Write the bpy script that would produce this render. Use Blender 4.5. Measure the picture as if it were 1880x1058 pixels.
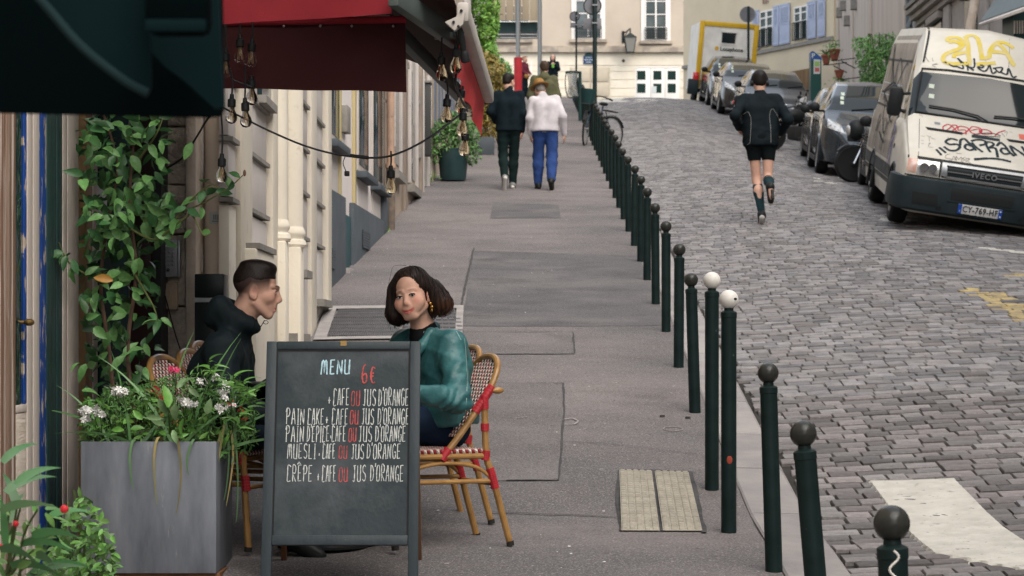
import bpy, bmesh, math, random
import numpy as np
from mathutils import Vector, Matrix, Euler
from mathutils.bvhtree import BVHTree
R = math.radians
random.seed(7); rng = np.random.default_rng(7)
SC = bpy.context.scene; COL = SC.collection
for _o in list(bpy.data.objects): bpy.data.objects.remove(_o)

# ---------------------------------------------------------------- camera, sky, sun, exposure
EYE = 1.6            # camera height in world z
F = 3800.0           # focal length in photo pixels (photo is 1880 wide)
HX, HY = 940.0, 640.0
cam_d = bpy.data.cameras.new('camera'); cam = bpy.data.objects.new('camera', cam_d); COL.objects.link(cam)
SC.camera = cam
cam.location = (0, 0, EYE); cam.rotation_euler = (R(90), 0, 0)
cam_d.sensor_width = 36; cam_d.lens = F / 1880 * 36
cam_d.shift_y = (HY - 529) / 1880
cam_d.clip_start = .05; cam_d.clip_end = 2000
cam_d.dof.use_dof = True; cam_d.dof.focus_distance = 9.4; cam_d.dof.aperture_fstop = 8.5
world = bpy.data.worlds.new('World'); SC.world = world; world.use_nodes = True
SUN_ELEV, SUN_AZ = R(50), R(150)      # azimuth clockwise from +Y (north) towards +X
_nt = world.node_tree; _sky = _nt.nodes.new('ShaderNodeTexSky'); _sky.sky_type = 'NISHITA'
_sky.sun_disc = False; _sky.sun_elevation = SUN_ELEV; _sky.sun_rotation = SUN_AZ
_sky.air_density = 1.0; _sky.dust_density = 4.0; _sky.ozone_density = 1.0
_bg = _nt.nodes['Background']; _bg.inputs['Strength'].default_value = .15
_mx = _nt.nodes.new('ShaderNodeMix'); _mx.data_type = 'RGBA'; _mx.inputs['Factor'].default_value = .5     # thin even cloud over the whole sky
_nt.links.new(_sky.outputs[0], _mx.inputs[6]); _mx.inputs[7].default_value = (6.2, 6.4, 6.6, 1); _nt.links.new(_mx.outputs[2], _bg.inputs['Color'])
sun_d = bpy.data.lights.new('sun', 'SUN'); sun_d.energy = 1.3; sun_d.angle = R(60); sun_d.color = (1, .95, .87)
sun = bpy.data.objects.new('sun', sun_d); COL.objects.link(sun)
_d = Vector((math.sin(SUN_AZ) * math.cos(SUN_ELEV), math.cos(SUN_AZ) * math.cos(SUN_ELEV), math.sin(SUN_ELEV)))
sun.rotation_euler = _d.to_track_quat('Z', 'Y').to_euler()
SC.view_settings.view_transform = 'Standard'; SC.view_settings.look = 'None'
SC.view_settings.exposure = 1.0; SC.view_settings.gamma = 1; SC.view_settings.use_curve_mapping = False
SC.render.engine = 'CYCLES'
SC.cycles.max_bounces = 6; SC.cycles.transparent_max_bounces = 6
SC.cycles.use_denoising = True; SC.cycles.denoising_prefilter = 'NONE'; SC.cycles.sample_clamp_indirect = 4; SC.cycles.use_adaptive_sampling = False     # the fine grain of the surfaces stays

# ---------------------------------------------------------------- helpers
def P(px, py, Y):            # real point at depth Y whose image is at photo pixel (px, py)
    return Vector(((px - HX) / F * Y, Y, EYE + (HY - py) / F * Y))
def XY(px, Y): return (px - HX) / F * Y
def ZY(py, Y): return EYE + (HY - py) / F * Y

def smooth_interp(x, xs, ys): return float(np.interp(x, xs, ys))
_GY = [-60, 0, 3.5, 5.2, 7.0, 8.6, 9.6, 10.4, 12.0, 68.5, 100, 400]
_GZ = [-4.5, -1.45, -1.36, -1.29, -1.14, -.99, -.905, -.868, -2.52 + .1584 * 12, -2.52 + .1584 * 68.5, 8.33 + 31.5 * .105, 8.33 + 31.5 * .105 + 9]
def gs(Y):                   # pavement height at depth Y
    t = 0
    for k, w in ((-.35, .25), (0, .5), (.35, .25)): t += w * np.interp(Y + k, _GY, _GZ)
    return EYE + t
def kerb_x(Y): return np.interp(Y, [-20, 5, 10.2, 60, 110], [1.02, 1.06, 1.2, 2.15, 3.0])   # inner face of the kerb stones
_DY, _DD = [0, 25, 30, 35, 40, 45, 52, 60, 70], [0, 0, .06, .15, .25, .32, .28, .17, .1]
def road_z(X, Y):
    k = kerb_x(Y) + .3
    d = X - k
    c = np.interp(d, [0, .4, 1.2, 2.2, 3.3, 4.2, 6.0, 9.0], [-.09, -.075, -.03, .01, .01, -.05, -.25, -.33])
    f = np.clip((d - 1.5) / 2.0, 0, 1)
    return gs(Y) + c - f * np.interp(Y, _DY, _DD)

def hit(px, py, zf=None):    # where the sight line through a photo pixel meets the ground
    zf = zf or (lambda X, Y: gs(Y))
    lo = 3.0; prev = None
    for Y in np.arange(3, 100, .05):
        p = P(px, py, Y); dz = p.z - zf(p.x, Y)
        if prev is not None and prev > 0 and dz <= 0: return p
        prev = dz
    return P(px, py, 90)

_mats = {}
def M(name, c, rough=.6, metal=0., c2=None, ns=6., nm=1., detail=5., bump=0., bs=80., spec=.3, coat=0., st=(1, 1, 1), rnd=0., lo=.35, hi=.65,
      c3=None, ns3=40., lo3=.55, hi3=.7, alpha=1., trans=0., tint=False, coord='Object', ior=1.45, sheen=0., emit=0, bdist=.01, rvar=0.):
    if name in _mats: return _mats[name]
    m = bpy.data.materials.new(name); m.use_nodes = True; nt = m.node_tree; N = nt.nodes; L = nt.links
    b = N['Principled BSDF']
    tc = N.new('ShaderNodeTexCoord'); mp = N.new('ShaderNodeMapping'); mp.inputs['Scale'].default_value = st
    L.new(tc.outputs[coord], mp.inputs['Vector'])
    def rgb(c): return (*c, 1) if len(c) == 3 else c
    def noise(s, d=detail):
        n = N.new('ShaderNodeTexNoise'); n.inputs['Scale'].default_value = s; n.inputs['Detail'].default_value = d
        n.inputs['Roughness'].default_value = .6
        L.new(mp.outputs[0], n.inputs['Vector']); return n
    def mix(fac, a, bb, mode='MIX'):
        x = N.new('ShaderNodeMix'); x.data_type = 'RGBA'; x.blend_type = mode
        for sock, v in ((x.inputs['Factor'], fac), (x.inputs[6], a), (x.inputs[7], bb)):
            if hasattr(v, 'links'): L.new(v, sock)
            else: sock.default_value = v
        return x.outputs[2]
    def ramp(v, a, bb):
        r = N.new('ShaderNodeMapRange'); r.inputs['From Min'].default_value = a; r.inputs['From Max'].default_value = bb
        L.new(v, r.inputs['Value']); return r.outputs[0]
    col = rgb(c); fac = None
    if c2 is not None:
        n = noise(ns); fac = ramp(n.outputs['Fac'], lo, hi)
        if nm != 1:
            mu = N.new('ShaderNodeMath'); mu.operation = 'MULTIPLY'; mu.inputs[1].default_value = nm; L.new(fac, mu.inputs[0]); fac = mu.outputs[0]
        col = mix(fac, rgb(c), rgb(c2))
    if c3 is not None:
        n = noise(ns3, 8); col = mix(ramp(n.outputs['Fac'], lo3, hi3), col, rgb(c3))
    if tint:
        a = N.new('ShaderNodeAttribute'); a.attribute_name = 'tint'; col = mix(1., col, a.outputs['Color'], 'MULTIPLY')
    if rnd:
        oi = N.new('ShaderNodeObjectInfo'); r = N.new('ShaderNodeMapRange')
        r.inputs['To Min'].default_value = 1 - rnd; r.inputs['To Max'].default_value = 1 + rnd; L.new(oi.outputs['Random'], r.inputs['Value'])
        cx = N.new('ShaderNodeCombineColor')
        for i in range(3): L.new(r.outputs[0], cx.inputs[i])
        col = mix(1., col, cx.outputs[0], 'MULTIPLY')
    if hasattr(col, 'links'): L.new(col, b.inputs['Base Color'])
    else: b.inputs['Base Color'].default_value = col
    b.inputs['Roughness'].default_value = rough
    if rvar:
        n = noise(ns * 1.7); r = N.new('ShaderNodeMapRange'); r.inputs['To Min'].default_value = max(0, rough - rvar); r.inputs['To Max'].default_value = min(1, rough + rvar)
        r.inputs['From Min'].default_value = .3; r.inputs['From Max'].default_value = .7
        L.new(n.outputs['Fac'], r.inputs['Value']); L.new(r.outputs[0], b.inputs['Roughness'])
    b.inputs['Metallic'].default_value = metal; b.inputs['Specular IOR Level'].default_value = spec; b.inputs['IOR'].default_value = ior
    b.inputs['Coat Weight'].default_value = coat; b.inputs['Coat Roughness'].default_value = .05
    b.inputs['Transmission Weight'].default_value = trans; b.inputs['Alpha'].default_value = alpha
    b.inputs['Sheen Weight'].default_value = sheen
    if emit: b.inputs['Emission Color'].default_value = rgb(c); b.inputs['Emission Strength'].default_value = emit
    if bump:
        n = noise(bs, 6); bp = N.new('ShaderNodeBump'); bp.inputs['Strength'].default_value = bump; bp.inputs['Distance'].default_value = bdist
        L.new(n.outputs['Fac'], bp.inputs['Height']); L.new(bp.outputs[0], b.inputs['Normal'])
    _mats[name] = m; return m

class MB:
    """collects geometry and links it as one mesh object"""
    def __init__(s): s.v = []; s.f = []; s.m = []; s.tint = None
    def add(s, verts, faces, mi=0, mat=None):
        o = len(s.v)
        if mat is not None: verts = [mat @ Vector(p) for p in verts]
        s.v.extend([tuple(p) for p in verts]); s.f.extend([tuple(i + o for i in f) for f in faces]); s.m.extend([mi] * len(faces)); return s
    def box(s, c, d, mat=None, mi=0, bev=0.):
        x, y, z = c; a, b, h = d[0] / 2, d[1] / 2, d[2] / 2
        if bev <= 0:
            v = [(x + i * a, y + j * b, z + k * h) for k in (-1, 1) for j in (-1, 1) for i in (-1, 1)]
            f = [(0, 2, 3, 1), (4, 5, 7, 6), (0, 1, 5, 4), (2, 6, 7, 3), (0, 4, 6, 2), (1, 3, 7, 5)]
            return s.add(v, f, mi, mat)
        bm = bmesh.new(); bmesh.ops.create_cube(bm, size=1, matrix=Matrix.Translation(c) @ Matrix.Diagonal((*d, 1)))
        bmesh.ops.bevel(bm, geom=bm.edges[:], offset=bev, segments=2, affect='EDGES', profile=.5)
        bm.verts.index_update()
        s.add([p.co[:] for p in bm.verts], [[q.index for q in f.verts] for f in bm.faces], mi, mat); bm.free(); return s
    def span(s, a, b, mi=0, mat=None, bev=0.):      # box between two corners
        return s.box([(a[i] + b[i]) / 2 for i in range(3)], [abs(b[i] - a[i]) for i in range(3)], mat, mi, bev)
    def tube(s, pts, r, n=8, mi=0, caps=True, closed=False, mat=None):
        pts = [Vector(p) for p in pts]; k = len(pts); rr = r if hasattr(r, '__len__') else [r] * k
        rings = []; up = None
        for i, p in enumerate(pts):
            if closed: t = pts[(i + 1) % k] - pts[i - 1]
            else: t = pts[min(i + 1, k - 1)] - pts[max(i - 1, 0)]
            t = t.normalized() if t.length > 1e-9 else Vector((0, 0, 1))
            if up is None: up = Vector((0, 0, 1)) if abs(t.z) < .9 else Vector((1, 0, 0))
            a = t.cross(up); a = a.normalized() if a.length > 1e-6 else t.orthogonal().normalized()
            b = a.cross(t).normalized(); up = b
            rings.append([p + (a * math.cos(q) + b * math.sin(q)) * rr[i] for q in [2 * math.pi * j / n for j in range(n)]])
        v = [q for g in rings for q in g]; f = []
        for i in range(k if closed else k - 1):
            i2 = (i + 1) % k
            for j in range(n): f.append((i * n + j, i * n + (j + 1) % n, i2 * n + (j + 1) % n, i2 * n + j))
        if caps and not closed: f.append(tuple(range(n))[::-1]); f.append(tuple((k - 1) * n + j for j in range(n)))
        return s.add(v, f, mi, mat)
    def cyl(s, a, b, r0, r1=None, n=16, mi=0, mat=None): return s.tube([a, b], [r0, r0 if r1 is None else r1], n, mi, True, False, mat)
    def lathe(s, prof, n=20, mi=0, mat=None):        # profile of (radius, z)
        v = []; f = []
        for r, z in prof: v += [(r * math.cos(2 * math.pi * j / n), r * math.sin(2 * math.pi * j / n), z) for j in range(n)]
        for i in range(len(prof) - 1):
            for j in range(n): f.append((i * n + j, i * n + (j + 1) % n, (i + 1) * n + (j + 1) % n, (i + 1) * n + j))
        if prof[0][0] > 1e-4: f.append(tuple(range(n))[::-1])
        if prof[-1][0] > 1e-4: f.append(tuple((len(prof) - 1) * n + j for j in range(n)))
        return s.add(v, f, mi, mat)
    def sphere(s, c, r, n=12, mi=0, mat=None, sc=(1, 1, 1)):
        m = max(4, n // 2 + 1); T = Matrix.Translation(c) @ Matrix.Diagonal((*sc, 1))
        T = mat @ T if mat is not None else T
        return s.lathe([(max(1e-5, r * math.sin(math.pi * i / m)), -r * math.cos(math.pi * i / m)) for i in range(m + 1)], n, mi, T)
    def prism(s, poly, a, b, axis=1, mi=0, mat=None):   # polygon in the two other axes, extruded along axis
        def pt(u, w, t): return {0: (t, u, w), 1: (u, t, w), 2: (u, w, t)}[axis]
        n = len(poly); v = [pt(u, w, a) for u, w in poly] + [pt(u, w, b) for u, w in poly]
        f = [tuple(range(n)), tuple(range(n, 2 * n))[::-1]] + [(i, i + n, (i + 1) % n + n, (i + 1) % n) for i in range(n)]
        return s.add(v, f, mi, mat)
    def grid(s, fn, nu, nv, mi=0, mat=None, wrap=False):
        v = [fn(i / (nu - 1), j / (nv - 1)) for j in range(nv) for i in range(nu)]
        f = [(j * nu + i, j * nu + i + 1, (j + 1) * nu + i + 1, (j + 1) * nu + i) for j in range(nv - 1) for i in range(nu - 1)]
        return s.add(v, f, mi, mat)
    def mesh(s, name, mats, smooth=False, sharp=35):
        me = bpy.data.meshes.new(name); me.from_pydata(s.v, [], s.f)
        for m in (mats if isinstance(mats, (list, tuple)) else [mats]): me.materials.append(m)
        if len(s.m): me.polygons.foreach_set('material_index', s.m)
        if smooth:
            me.polygons.foreach_set('use_smooth', [True] * len(me.polygons))
            if sharp < 180: me.set_sharp_from_angle(angle=R(sharp))
        if s.tint is not None:
            at = me.color_attributes.new('tint', 'FLOAT_COLOR', 'POINT'); at.data.foreach_set('color', np.asarray(s.tint, dtype=np.float32).ravel())
        me.update(); return me
    def build(s, name, mats, parent=None, smooth=False, sharp=35, fix=True, label=None):
        me = s.mesh(name, mats, smooth, sharp)
        if fix:
            bm = bmesh.new(); bm.from_mesh(me); bmesh.ops.recalc_face_normals(bm, faces=bm.faces); bm.to_mesh(me); bm.free()
            if smooth and sharp < 180: me.set_sharp_from_angle(angle=R(sharp))
        return put(name, me, parent, label=label)

def put(name, me, parent=None, loc=None, rot=None, scale=None, label=None):
    o = bpy.data.objects.new(name, me); COL.objects.link(o)
    if parent is not None:
        o.parent = parent
        if parent.get('_world'): o.location = -Vector(parent['_world'])
    if loc is not None: o.location = loc
    if rot is not None: o.rotation_euler = rot
    if scale is not None: o.scale = scale if hasattr(scale, '__len__') else (scale,) * 3
    if label: o['label'] = label
    return o
def tag(o, label=None, cat=None, group=None, kind=None):
    if label: o['label'] = label
    if cat: o['category'] = cat
    if group: o['group'] = group
    if kind: o['kind'] = kind
    return o
def thing(name, label, cat, loc=(0, 0, 0), rot=(0, 0, 0), group=None, world=False):
    o = bpy.data.objects.new(name, None); COL.objects.link(o); o.empty_display_size = .1
    o.location = loc; o.rotation_euler = rot
    if world: o['_world'] = tuple(loc)        # its parts are written in world coordinates
    return tag(o, label, cat, group)
def dup(root, loc=None, rot=None, label=None, group=None, scale=None):
    def cp(o, par):
        c = o.copy(); COL.objects.link(c)
        if par is not None: c.parent = par
        for ch in o.children: cp(ch, c)
        return c
    r = cp(root, None)
    if loc is not None: r.location = loc
    if rot is not None: r.rotation_euler = rot
    if scale is not None: r.scale = scale
    if label: r['label'] = label
    if group: r['group'] = group
    return r
def bez(pts, n=8):           # Catmull-Rom through points
    pts = [Vector(p) for p in pts]; out = []
    for i in range(len(pts) - 1):
        p0, p1, p2, p3 = pts[max(i - 1, 0)], pts[i], pts[i + 1], pts[min(i + 2, len(pts) - 1)]
        for k in range(n):
            t = k / n
            out.append(.5 * ((2 * p1) + (p2 - p0) * t + (2 * p0 - 5 * p1 + 4 * p2 - p3) * t * t + (3 * p1 - p0 - 3 * p2 + p3) * t ** 3))
    out.append(pts[-1]); return out
ORD = ['first', 'second', 'third', 'fourth', 'fifth', 'sixth', 'seventh', 'eighth', 'ninth', 'tenth', 'eleventh', 'twelfth', 'thirteenth', 'fourteenth', 'fifteenth', 'sixteenth', 'seventeenth', 'eighteenth', 'nineteenth', 'twentieth', 'twenty-first', 'twenty-second', 'twenty-third', 'twenty-fourth', 'twenty-fifth', 'twenty-sixth', 'twenty-seventh', 'twenty-eighth', 'twenty-ninth', 'thirtieth', 'thirty-first', 'thirty-second', 'thirty-third', 'thirty-fourth', 'thirty-fifth', 'thirty-sixth', 'thirty-seventh', 'thirty-eighth']
# ================================================================ ground, pavement, road
def asphalt(name, a, b, s=.55, lo=.40, hi=.60):
    m = M(name, a, .85, c2=b, ns=s, detail=7, lo=lo, hi=hi, c3=tuple(q * .62 for q in a), ns3=2.4, lo3=.50, hi3=.74, bump=.6, bs=210, bdist=.007, st=(.7, 1, 1), spec=.25)
    nt = m.node_tree; N = nt.nodes; L = nt.links; bs = N['Principled BSDF']; src = bs.inputs['Base Color'].links[0].from_socket; mp = N['Mapping']
    for sc_, lo_, hi_, cc in ((150, .54, .68, tuple(min(1, q * 1.75) for q in a)), (115, .56, .70, tuple(q * .35 for q in a)), (34, .735, .76, tuple(q * 2.3 for q in a)), (21, .73, .77, tuple(q * .3 for q in a))):
        n = N.new('ShaderNodeTexNoise'); n.inputs['Scale'].default_value = sc_; n.inputs['Detail'].default_value = 2; L.new(mp.outputs[0], n.inputs['Vector']); r = N.new('ShaderNodeMapRange'); r.inputs['From Min'].default_value = lo_; r.inputs['From Max'].default_value = hi_; L.new(n.outputs['Fac'], r.inputs['Value'])
        x = N.new('ShaderNodeMix'); x.data_type = 'RGBA'; L.new(r.outputs[0], x.inputs['Factor']); L.new(src, x.inputs[6]); x.inputs[7].default_value = (*cc, 1); src = x.outputs[2]
    L.new(src, bs.inputs['Base Color']); return m
m_asph = asphalt('asphalt', (.180, .161, .155), (.100, .096, .097))
m_ground = M('earth', (.16, .15, .14), .95, c2=(.1, .1, .095), ns=.3)
m_stone = M('cobble_granite', (.162, .152, .147), .7, c2=(.105, .100, .101), ns=9, c3=(.26, .245, .235), ns3=120, lo3=.55, hi3=.8, bump=.7, bs=70, bdist=.006, tint=True, rnd=.42, spec=.3)
m_joint = M('joint_sand', (.04, .036, .032), .95, c2=(.022, .021, .018), ns=5, bump=.5, bs=100)
m_kerb = M('kerb_granite', (.30, .275, .26), .8, c2=(.22, .205, .2), ns=3, c3=(.36, .34, .33), ns3=200, bump=.35, bs=160, bdist=.004, rnd=.12)
m_white_paint = M('road_paint', (.54, .52, .46), .75, c2=(.42, .40, .35), ns=7, c3=(.25, .23, .21), ns3=22, lo3=.6, hi3=.72, bump=.4, bs=90)
m_yellow_paint = M('yellow_road_paint', (.44, .34, .15), .75, c2=(.26, .21, .13), ns=9, lo=.4, hi=.6, bump=.3)
m_seam = M('tar_seam', (.035, .034, .033), .8, c2=(.07, .066, .064), ns=15)
m_damp = asphalt('dark_asphalt_patch', (.162, .147, .142), (.125, .116, .114), 1.6)

def sheet(name, mat, xs_fn, ys, zfn, nx):
    mb = MB(); v = []
    for Y in ys:
        x0, x1 = xs_fn(Y)
        for i in range(nx):
            X = x0 + (x1 - x0) * i / (nx - 1); v.append((X, Y, zfn(X, Y)))
    f = [(j * nx + i, j * nx + i + 1, (j + 1) * nx + i + 1, (j + 1) * nx + i) for j in range(len(ys) - 1) for i in range(nx - 1)]
    mb.add(v, f); return mb.build(name, mat, smooth=True, sharp=180, fix=False)
_ys = list(np.arange(-20, 16, .25)) + list(np.arange(16, 116, 1.0))
def pave_z(X, Y): return gs(Y) + .006 * math.sin(1.7 * X + .9 * Y) * math.sin(.8 * X - 1.3 * Y)
ground = tag(sheet('ground', m_ground, lambda Y: (-300, 300), list(np.arange(-300, -20, 20)) + list(np.arange(-20, 130, 2.)) + list(np.arange(130, 700, 30)), lambda X, Y: float(np.interp(Y, [-300, -60], [-6, 0])) + gs(min(Y, 400)) - .75, 9), 'bare sloping earth under the whole street', kind='structure')
pavement = tag(sheet('pavement', m_asph, lambda Y: (-4.5, kerb_x(Y)), _ys, pave_z, 15), 'mauve grey asphalt pavement climbing between facades and bollards', kind='structure')
road = tag(sheet('road', m_joint, lambda Y: (kerb_x(Y) + .26, 9.2), _ys, lambda X, Y: road_z(X, Y) - .022, 20), 'steep cobbled street climbing to the crest', kind='structure')
far_pave = tag(sheet('far_pavement', m_asph, lambda Y: (8.6, 14), _ys, lambda X, Y: road_z(8.6, Y) + .12, 4), 'narrow pavement along the right hand houses', kind='structure')

# kerb: granite blocks
kerb = bpy.data.objects.new('kerb', None); COL.objects.link(kerb); tag(kerb, 'pale granite kerb along the bollards', kind='structure')
Y = 3.2; _k = 0
while Y < 72:
    ln = random.uniform(.95, 1.25) * (1 if Y < 40 else 2)
    y0, y1 = Y + .006, Y + ln - .006; mb = MB(); v = []
    top = .012 if 8.6 < Y < 10.6 else .014
    for yy in (y0, y1):
        k = float(kerb_x(yy)); g = gs(yy)
        for dx, dz in ((.002, -.25), (.002, top - .008), (.012, top), (.275, top - .004), (.297, top - .028), (.30, -.25)): v.append((k + dx, yy, g + dz))
    mb.add(v, [(i, i + 1, i + 7, i + 6) for i in range(5)] + [(0, 6, 11, 5), (0, 1, 2, 3, 4, 5), (11, 10, 9, 8, 7, 6)])
    mb.build('kerb_stone', m_kerb, kerb); Y += ln; _k += 1

# cobbles: sixteen stone shapes; the 300 largest in the picture are objects, the rest one mass
def stone_shape(seed):
    r = random.Random(seed); c = []
    for (x, y) in ((-.5, -.5), (.5, -.5), (.5, .5), (-.5, .5)): c.append((x * (1 - r.uniform(.0, .05)), y * (1 - r.uniform(.0, .09))))
    c = [(a * .135, b * .16) for a, b in c]
    def ring(s, z, ds): return [(x * s + r.uniform(-ds, ds), y * s + r.uniform(-ds, ds), z + r.uniform(-.0025, .0025)) for x, y in c]
    v = ring(1, -.06, 0) + ring(1, -.007, .002) + ring(.95, -.0015, .0015) + ring(.62, .001, .004)
    f = []
    for k in range(3):
        for i in range(4): f.append((k * 4 + i, k * 4 + (i + 1) % 4, k * 4 + 4 + (i + 1) % 4, k * 4 + 4 + i))
    f.append((12, 13, 14, 15)); return np.array(v), f
SHAPES = [stone_shape(i) for i in range(16)]
STRIPE = [hit(1592, 884, road_z), hit(1752, 879, road_z), hit(2010, 1082, road_z), hit(1712, 1018, road_z)]
YELLOW = [[hit(*q, road_z) for q in poly] for poly in ([(1770, 530), (1803, 528), (1900, 588), (1880, 597)], [(1850, 505), (1900, 502), (1900, 510), (1862, 510)], [(1806, 538), (1838, 532), (1900, 566), (1868, 570)])]
WTICKS = [[hit(*q, road_z) for q in poly] for poly in ([(1605, 395), (1622, 392), (1655, 411), (1640, 414)], [(1490, 328), (1506, 326), (1530, 337), (1516, 340)], [(1800, 452), (1890, 462), (1895, 468), (1806, 457)], [(1090, 182), (1145, 181), (1150, 187), (1094, 188)], [(1165, 182), (1200, 182), (1204, 187), (1170, 187)])]
def inside(p, poly):
    c = False; n = len(poly)
    for i in range(n):
        a, b = poly[i], poly[(i + 1) % n]
        if (a.y > p[1]) != (b.y > p[1]) and p[0] < (b.x - a.x) * (p[1] - a.y) / (b.y - a.y) + a.x: c = not c
    return c
stones = []
r_ = random.Random(3); Y = 5.0; row = 0
while Y < 70:
    dy = r_.uniform(.118, .145) * (1 if Y < 45 else 1.5); k = float(kerb_x(Y)) + .33; X = k + r_.uniform(0, .1)
    xmax = min(9.0, 1.0 + Y * .27)
    while X < xmax:
        ln = r_.uniform(.115, .215) * (1 if Y < 45 else 1.5)
        yy = Y + .06 * math.sin((X - k) * .55) - .01 * (X - k) + r_.uniform(-.004, .004)
        stones.append((X + ln / 2, yy, ln - .006, dy - .013, r_.uniform(-.05, .05), r_.randrange(16), r_.uniform(-.005, .006), r_.random())); X += ln
    Y += dy; row += 1
def px_of(x, y, z): return HX + F * x / y, HY - F * (z - EYE) / y
cand = []
for i, s in enumerate(stones):
    if s[1] < 20:
        px, py = px_of(s[0], s[1], road_z(s[0], s[1]))
        if px < 1885 and py < 1062: cand.append((s[1], i))
cand.sort(); solo = set(i for _, i in cand[:300])
def stone_paint(s):
    p = (s[0], s[1])
    if any(inside(p, q) for q in YELLOW): return 2
    if any(inside(p, q) for q in WTICKS): return 3
    return 0
_me = {}
def stone_mesh(k, mat):
    if (k, mat.name) not in _me:
        mb = MB(); v, f = SHAPES[k]; mb.add([(a, b, c) for a, b, c in v], f); q = random.uniform(1.0, 1.3); mb.tint = [(q * random.uniform(1, 1.06), q, q * .98, 1)] * len(v)
        _me[(k, mat.name)] = mb.mesh('cobblestone', mat, True, 40)
    return _me[(k, mat.name)]
PM = {0: m_stone, 1: m_white_paint, 2: m_yellow_paint, 3: m_white_paint}
mass = {0: MB(), 1: MB(), 2: MB()}
for q in mass.values(): q.tint = []
for i, s in enumerate(stones):
    X, Y, lx, ly, rot, k, dz, tn = s; z = road_z(X, Y) + dz; slope = (road_z(X, Y + .1) - road_z(X, Y - .1)) / .2; sx = (road_z(X + .1, Y) - road_z(X - .1, Y)) / .2
    pt = stone_paint(s) if Y < 70 else 0
    if pt == 3 and tn < .35: pt = 0
    if pt == 2 and tn < .07: pt = 0
    if i in solo:
        o = put('cobblestone', stone_mesh(k, PM[pt]), road, (X, Y, z), (math.atan(slope), -math.atan(sx), rot), (lx / .135, ly / .16, 1))
    else:
        v, f = SHAPES[k]; cr, sr = math.cos(rot), math.sin(rot)
        xs = v[:, 0] * lx / .135; ys_ = v[:, 1] * ly / .16; a = X + xs * cr - ys_ * sr; b = Y + xs * sr + ys_ * cr
        zz = z + v[:, 2] + (b - Y) * slope + (a - X) * sx
        mb = mass[0 if pt == 0 else 2 if pt == 2 else 1]; mb.add(list(zip(a.tolist(), b.tolist(), zz.tolist())), f)
        t = .62 + .72 * tn; w = (random.random() - .5) * .06; mb.tint += [(t + w, t, t - w, 1)] * len(v)
for q, nm, mt in ((0, 'cobblestones', m_stone), (1, 'painted_cobblestones', m_white_paint), (2, 'yellow_cobblestones', m_yellow_paint)):
    if mass[q].v: tag(mass[q].build(nm, mt, road, smooth=True, sharp=40, fix=False), kind='stuff')
# thick crossing paint that fills the joints of the striped stones
mb = MB(); a, b, c, d = STRIPE
def _sp(u, v):
    p = (a * (1 - u) + b * u) * (1 - v) + (d * (1 - u) + c * u) * v; e = min(u, 1 - u, v, 1 - v); p.x += .012 * math.sin(p.y * 60) * (e < .01); return (p.x, p.y, road_z(p.x, p.y) + .0085 + .003 * math.sin(p.y * 66) - (.02 if e < 1e-6 else 0))
mb.grid(_sp, 40, 60); mb.build('crossing_stripe', m_white_paint, road, True)

# pavement details: repaired patches, seams, tactile strip, cellar grate
def on_pave(px, py, dz=.004):
    p = hit(px, py); return Vector((p.x, p.y, pave_z(p.x, p.y) + dz))
def seam(pts, w=.012, name='tar_seam'):
    P3 = [on_pave(*q) for q in pts]; out = []
    for a, b in zip(P3, P3[1:]):
        n = max(2, int((b - a).length / .15))
        for i in range(n): q = a.lerp(b, i / n); out.append(Vector((q.x + random.uniform(-.004, .004), q.y + random.uniform(-.01, .01), 0)))
    out.append(P3[-1]); v = []; f = []
    for i, q in enumerate(out):
        t = out[min(i + 1, len(out) - 1)] - out[max(i - 1, 0)]; t.z = 0; n = Vector((-t.y, t.x, 0)).normalized() * w * random.uniform(.35, .75)
        for s in (-1, 1): x, y = q.x + s * n.x, q.y + s * n.y; v.append((x, y, pave_z(x, y) + .008))
    f = [(2 * i, 2 * i + 1, 2 * i + 3, 2 * i + 2) for i in range(len(out) - 1)]
    return MB().add(v, f).build(name, m_seam, pavement)
seam([(850, 613), (1000, 611), (1052, 613), (1055, 650), (960, 651), (900, 650)], .012)
seam([(775, 707), (900, 707), (1034, 706), (1036, 760), (1026, 888), (930, 888)], .012)
seam([(870, 458), (858, 510), (846, 568)], .018)
seam([(900, 945), (1000, 949), (1138, 955)], .014)
seam([(1005, 812), (1120, 818), (1285, 838)], .006)
def patch(pts, mat, name='asphalt_patch', dz=.004, n=10):
    c = [hit(*q) for q in pts]; a, b, cc, d = c
    def fn(u, v): p = (a * (1 - u) + b * u) * (1 - v) + (d * (1 - u) + cc * u) * v; return (p.x, p.y, pave_z(p.x, p.y) + dz)
    return MB().grid(fn, n, n).build(name, mat, pavement, True)
patch([(775, 707), (1034, 706), (1026, 888), (770, 888)], m_damp)
patch([(850, 613), (1051, 613), (1054, 650), (850, 650)], m_damp)
m_damp2 = asphalt('worn_asphalt', (.102, .098, .100), (.140, .130, .127), 1.1, .45, .6)
patch([(868, 462), (1172, 470), (1228, 600), (848, 600)], m_damp2, 'asphalt_patch', .003, 16)
patch([(905, 372), (1025, 378), (1030, 402), (900, 402)], m_damp2, 'asphalt_patch', .005)
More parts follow.
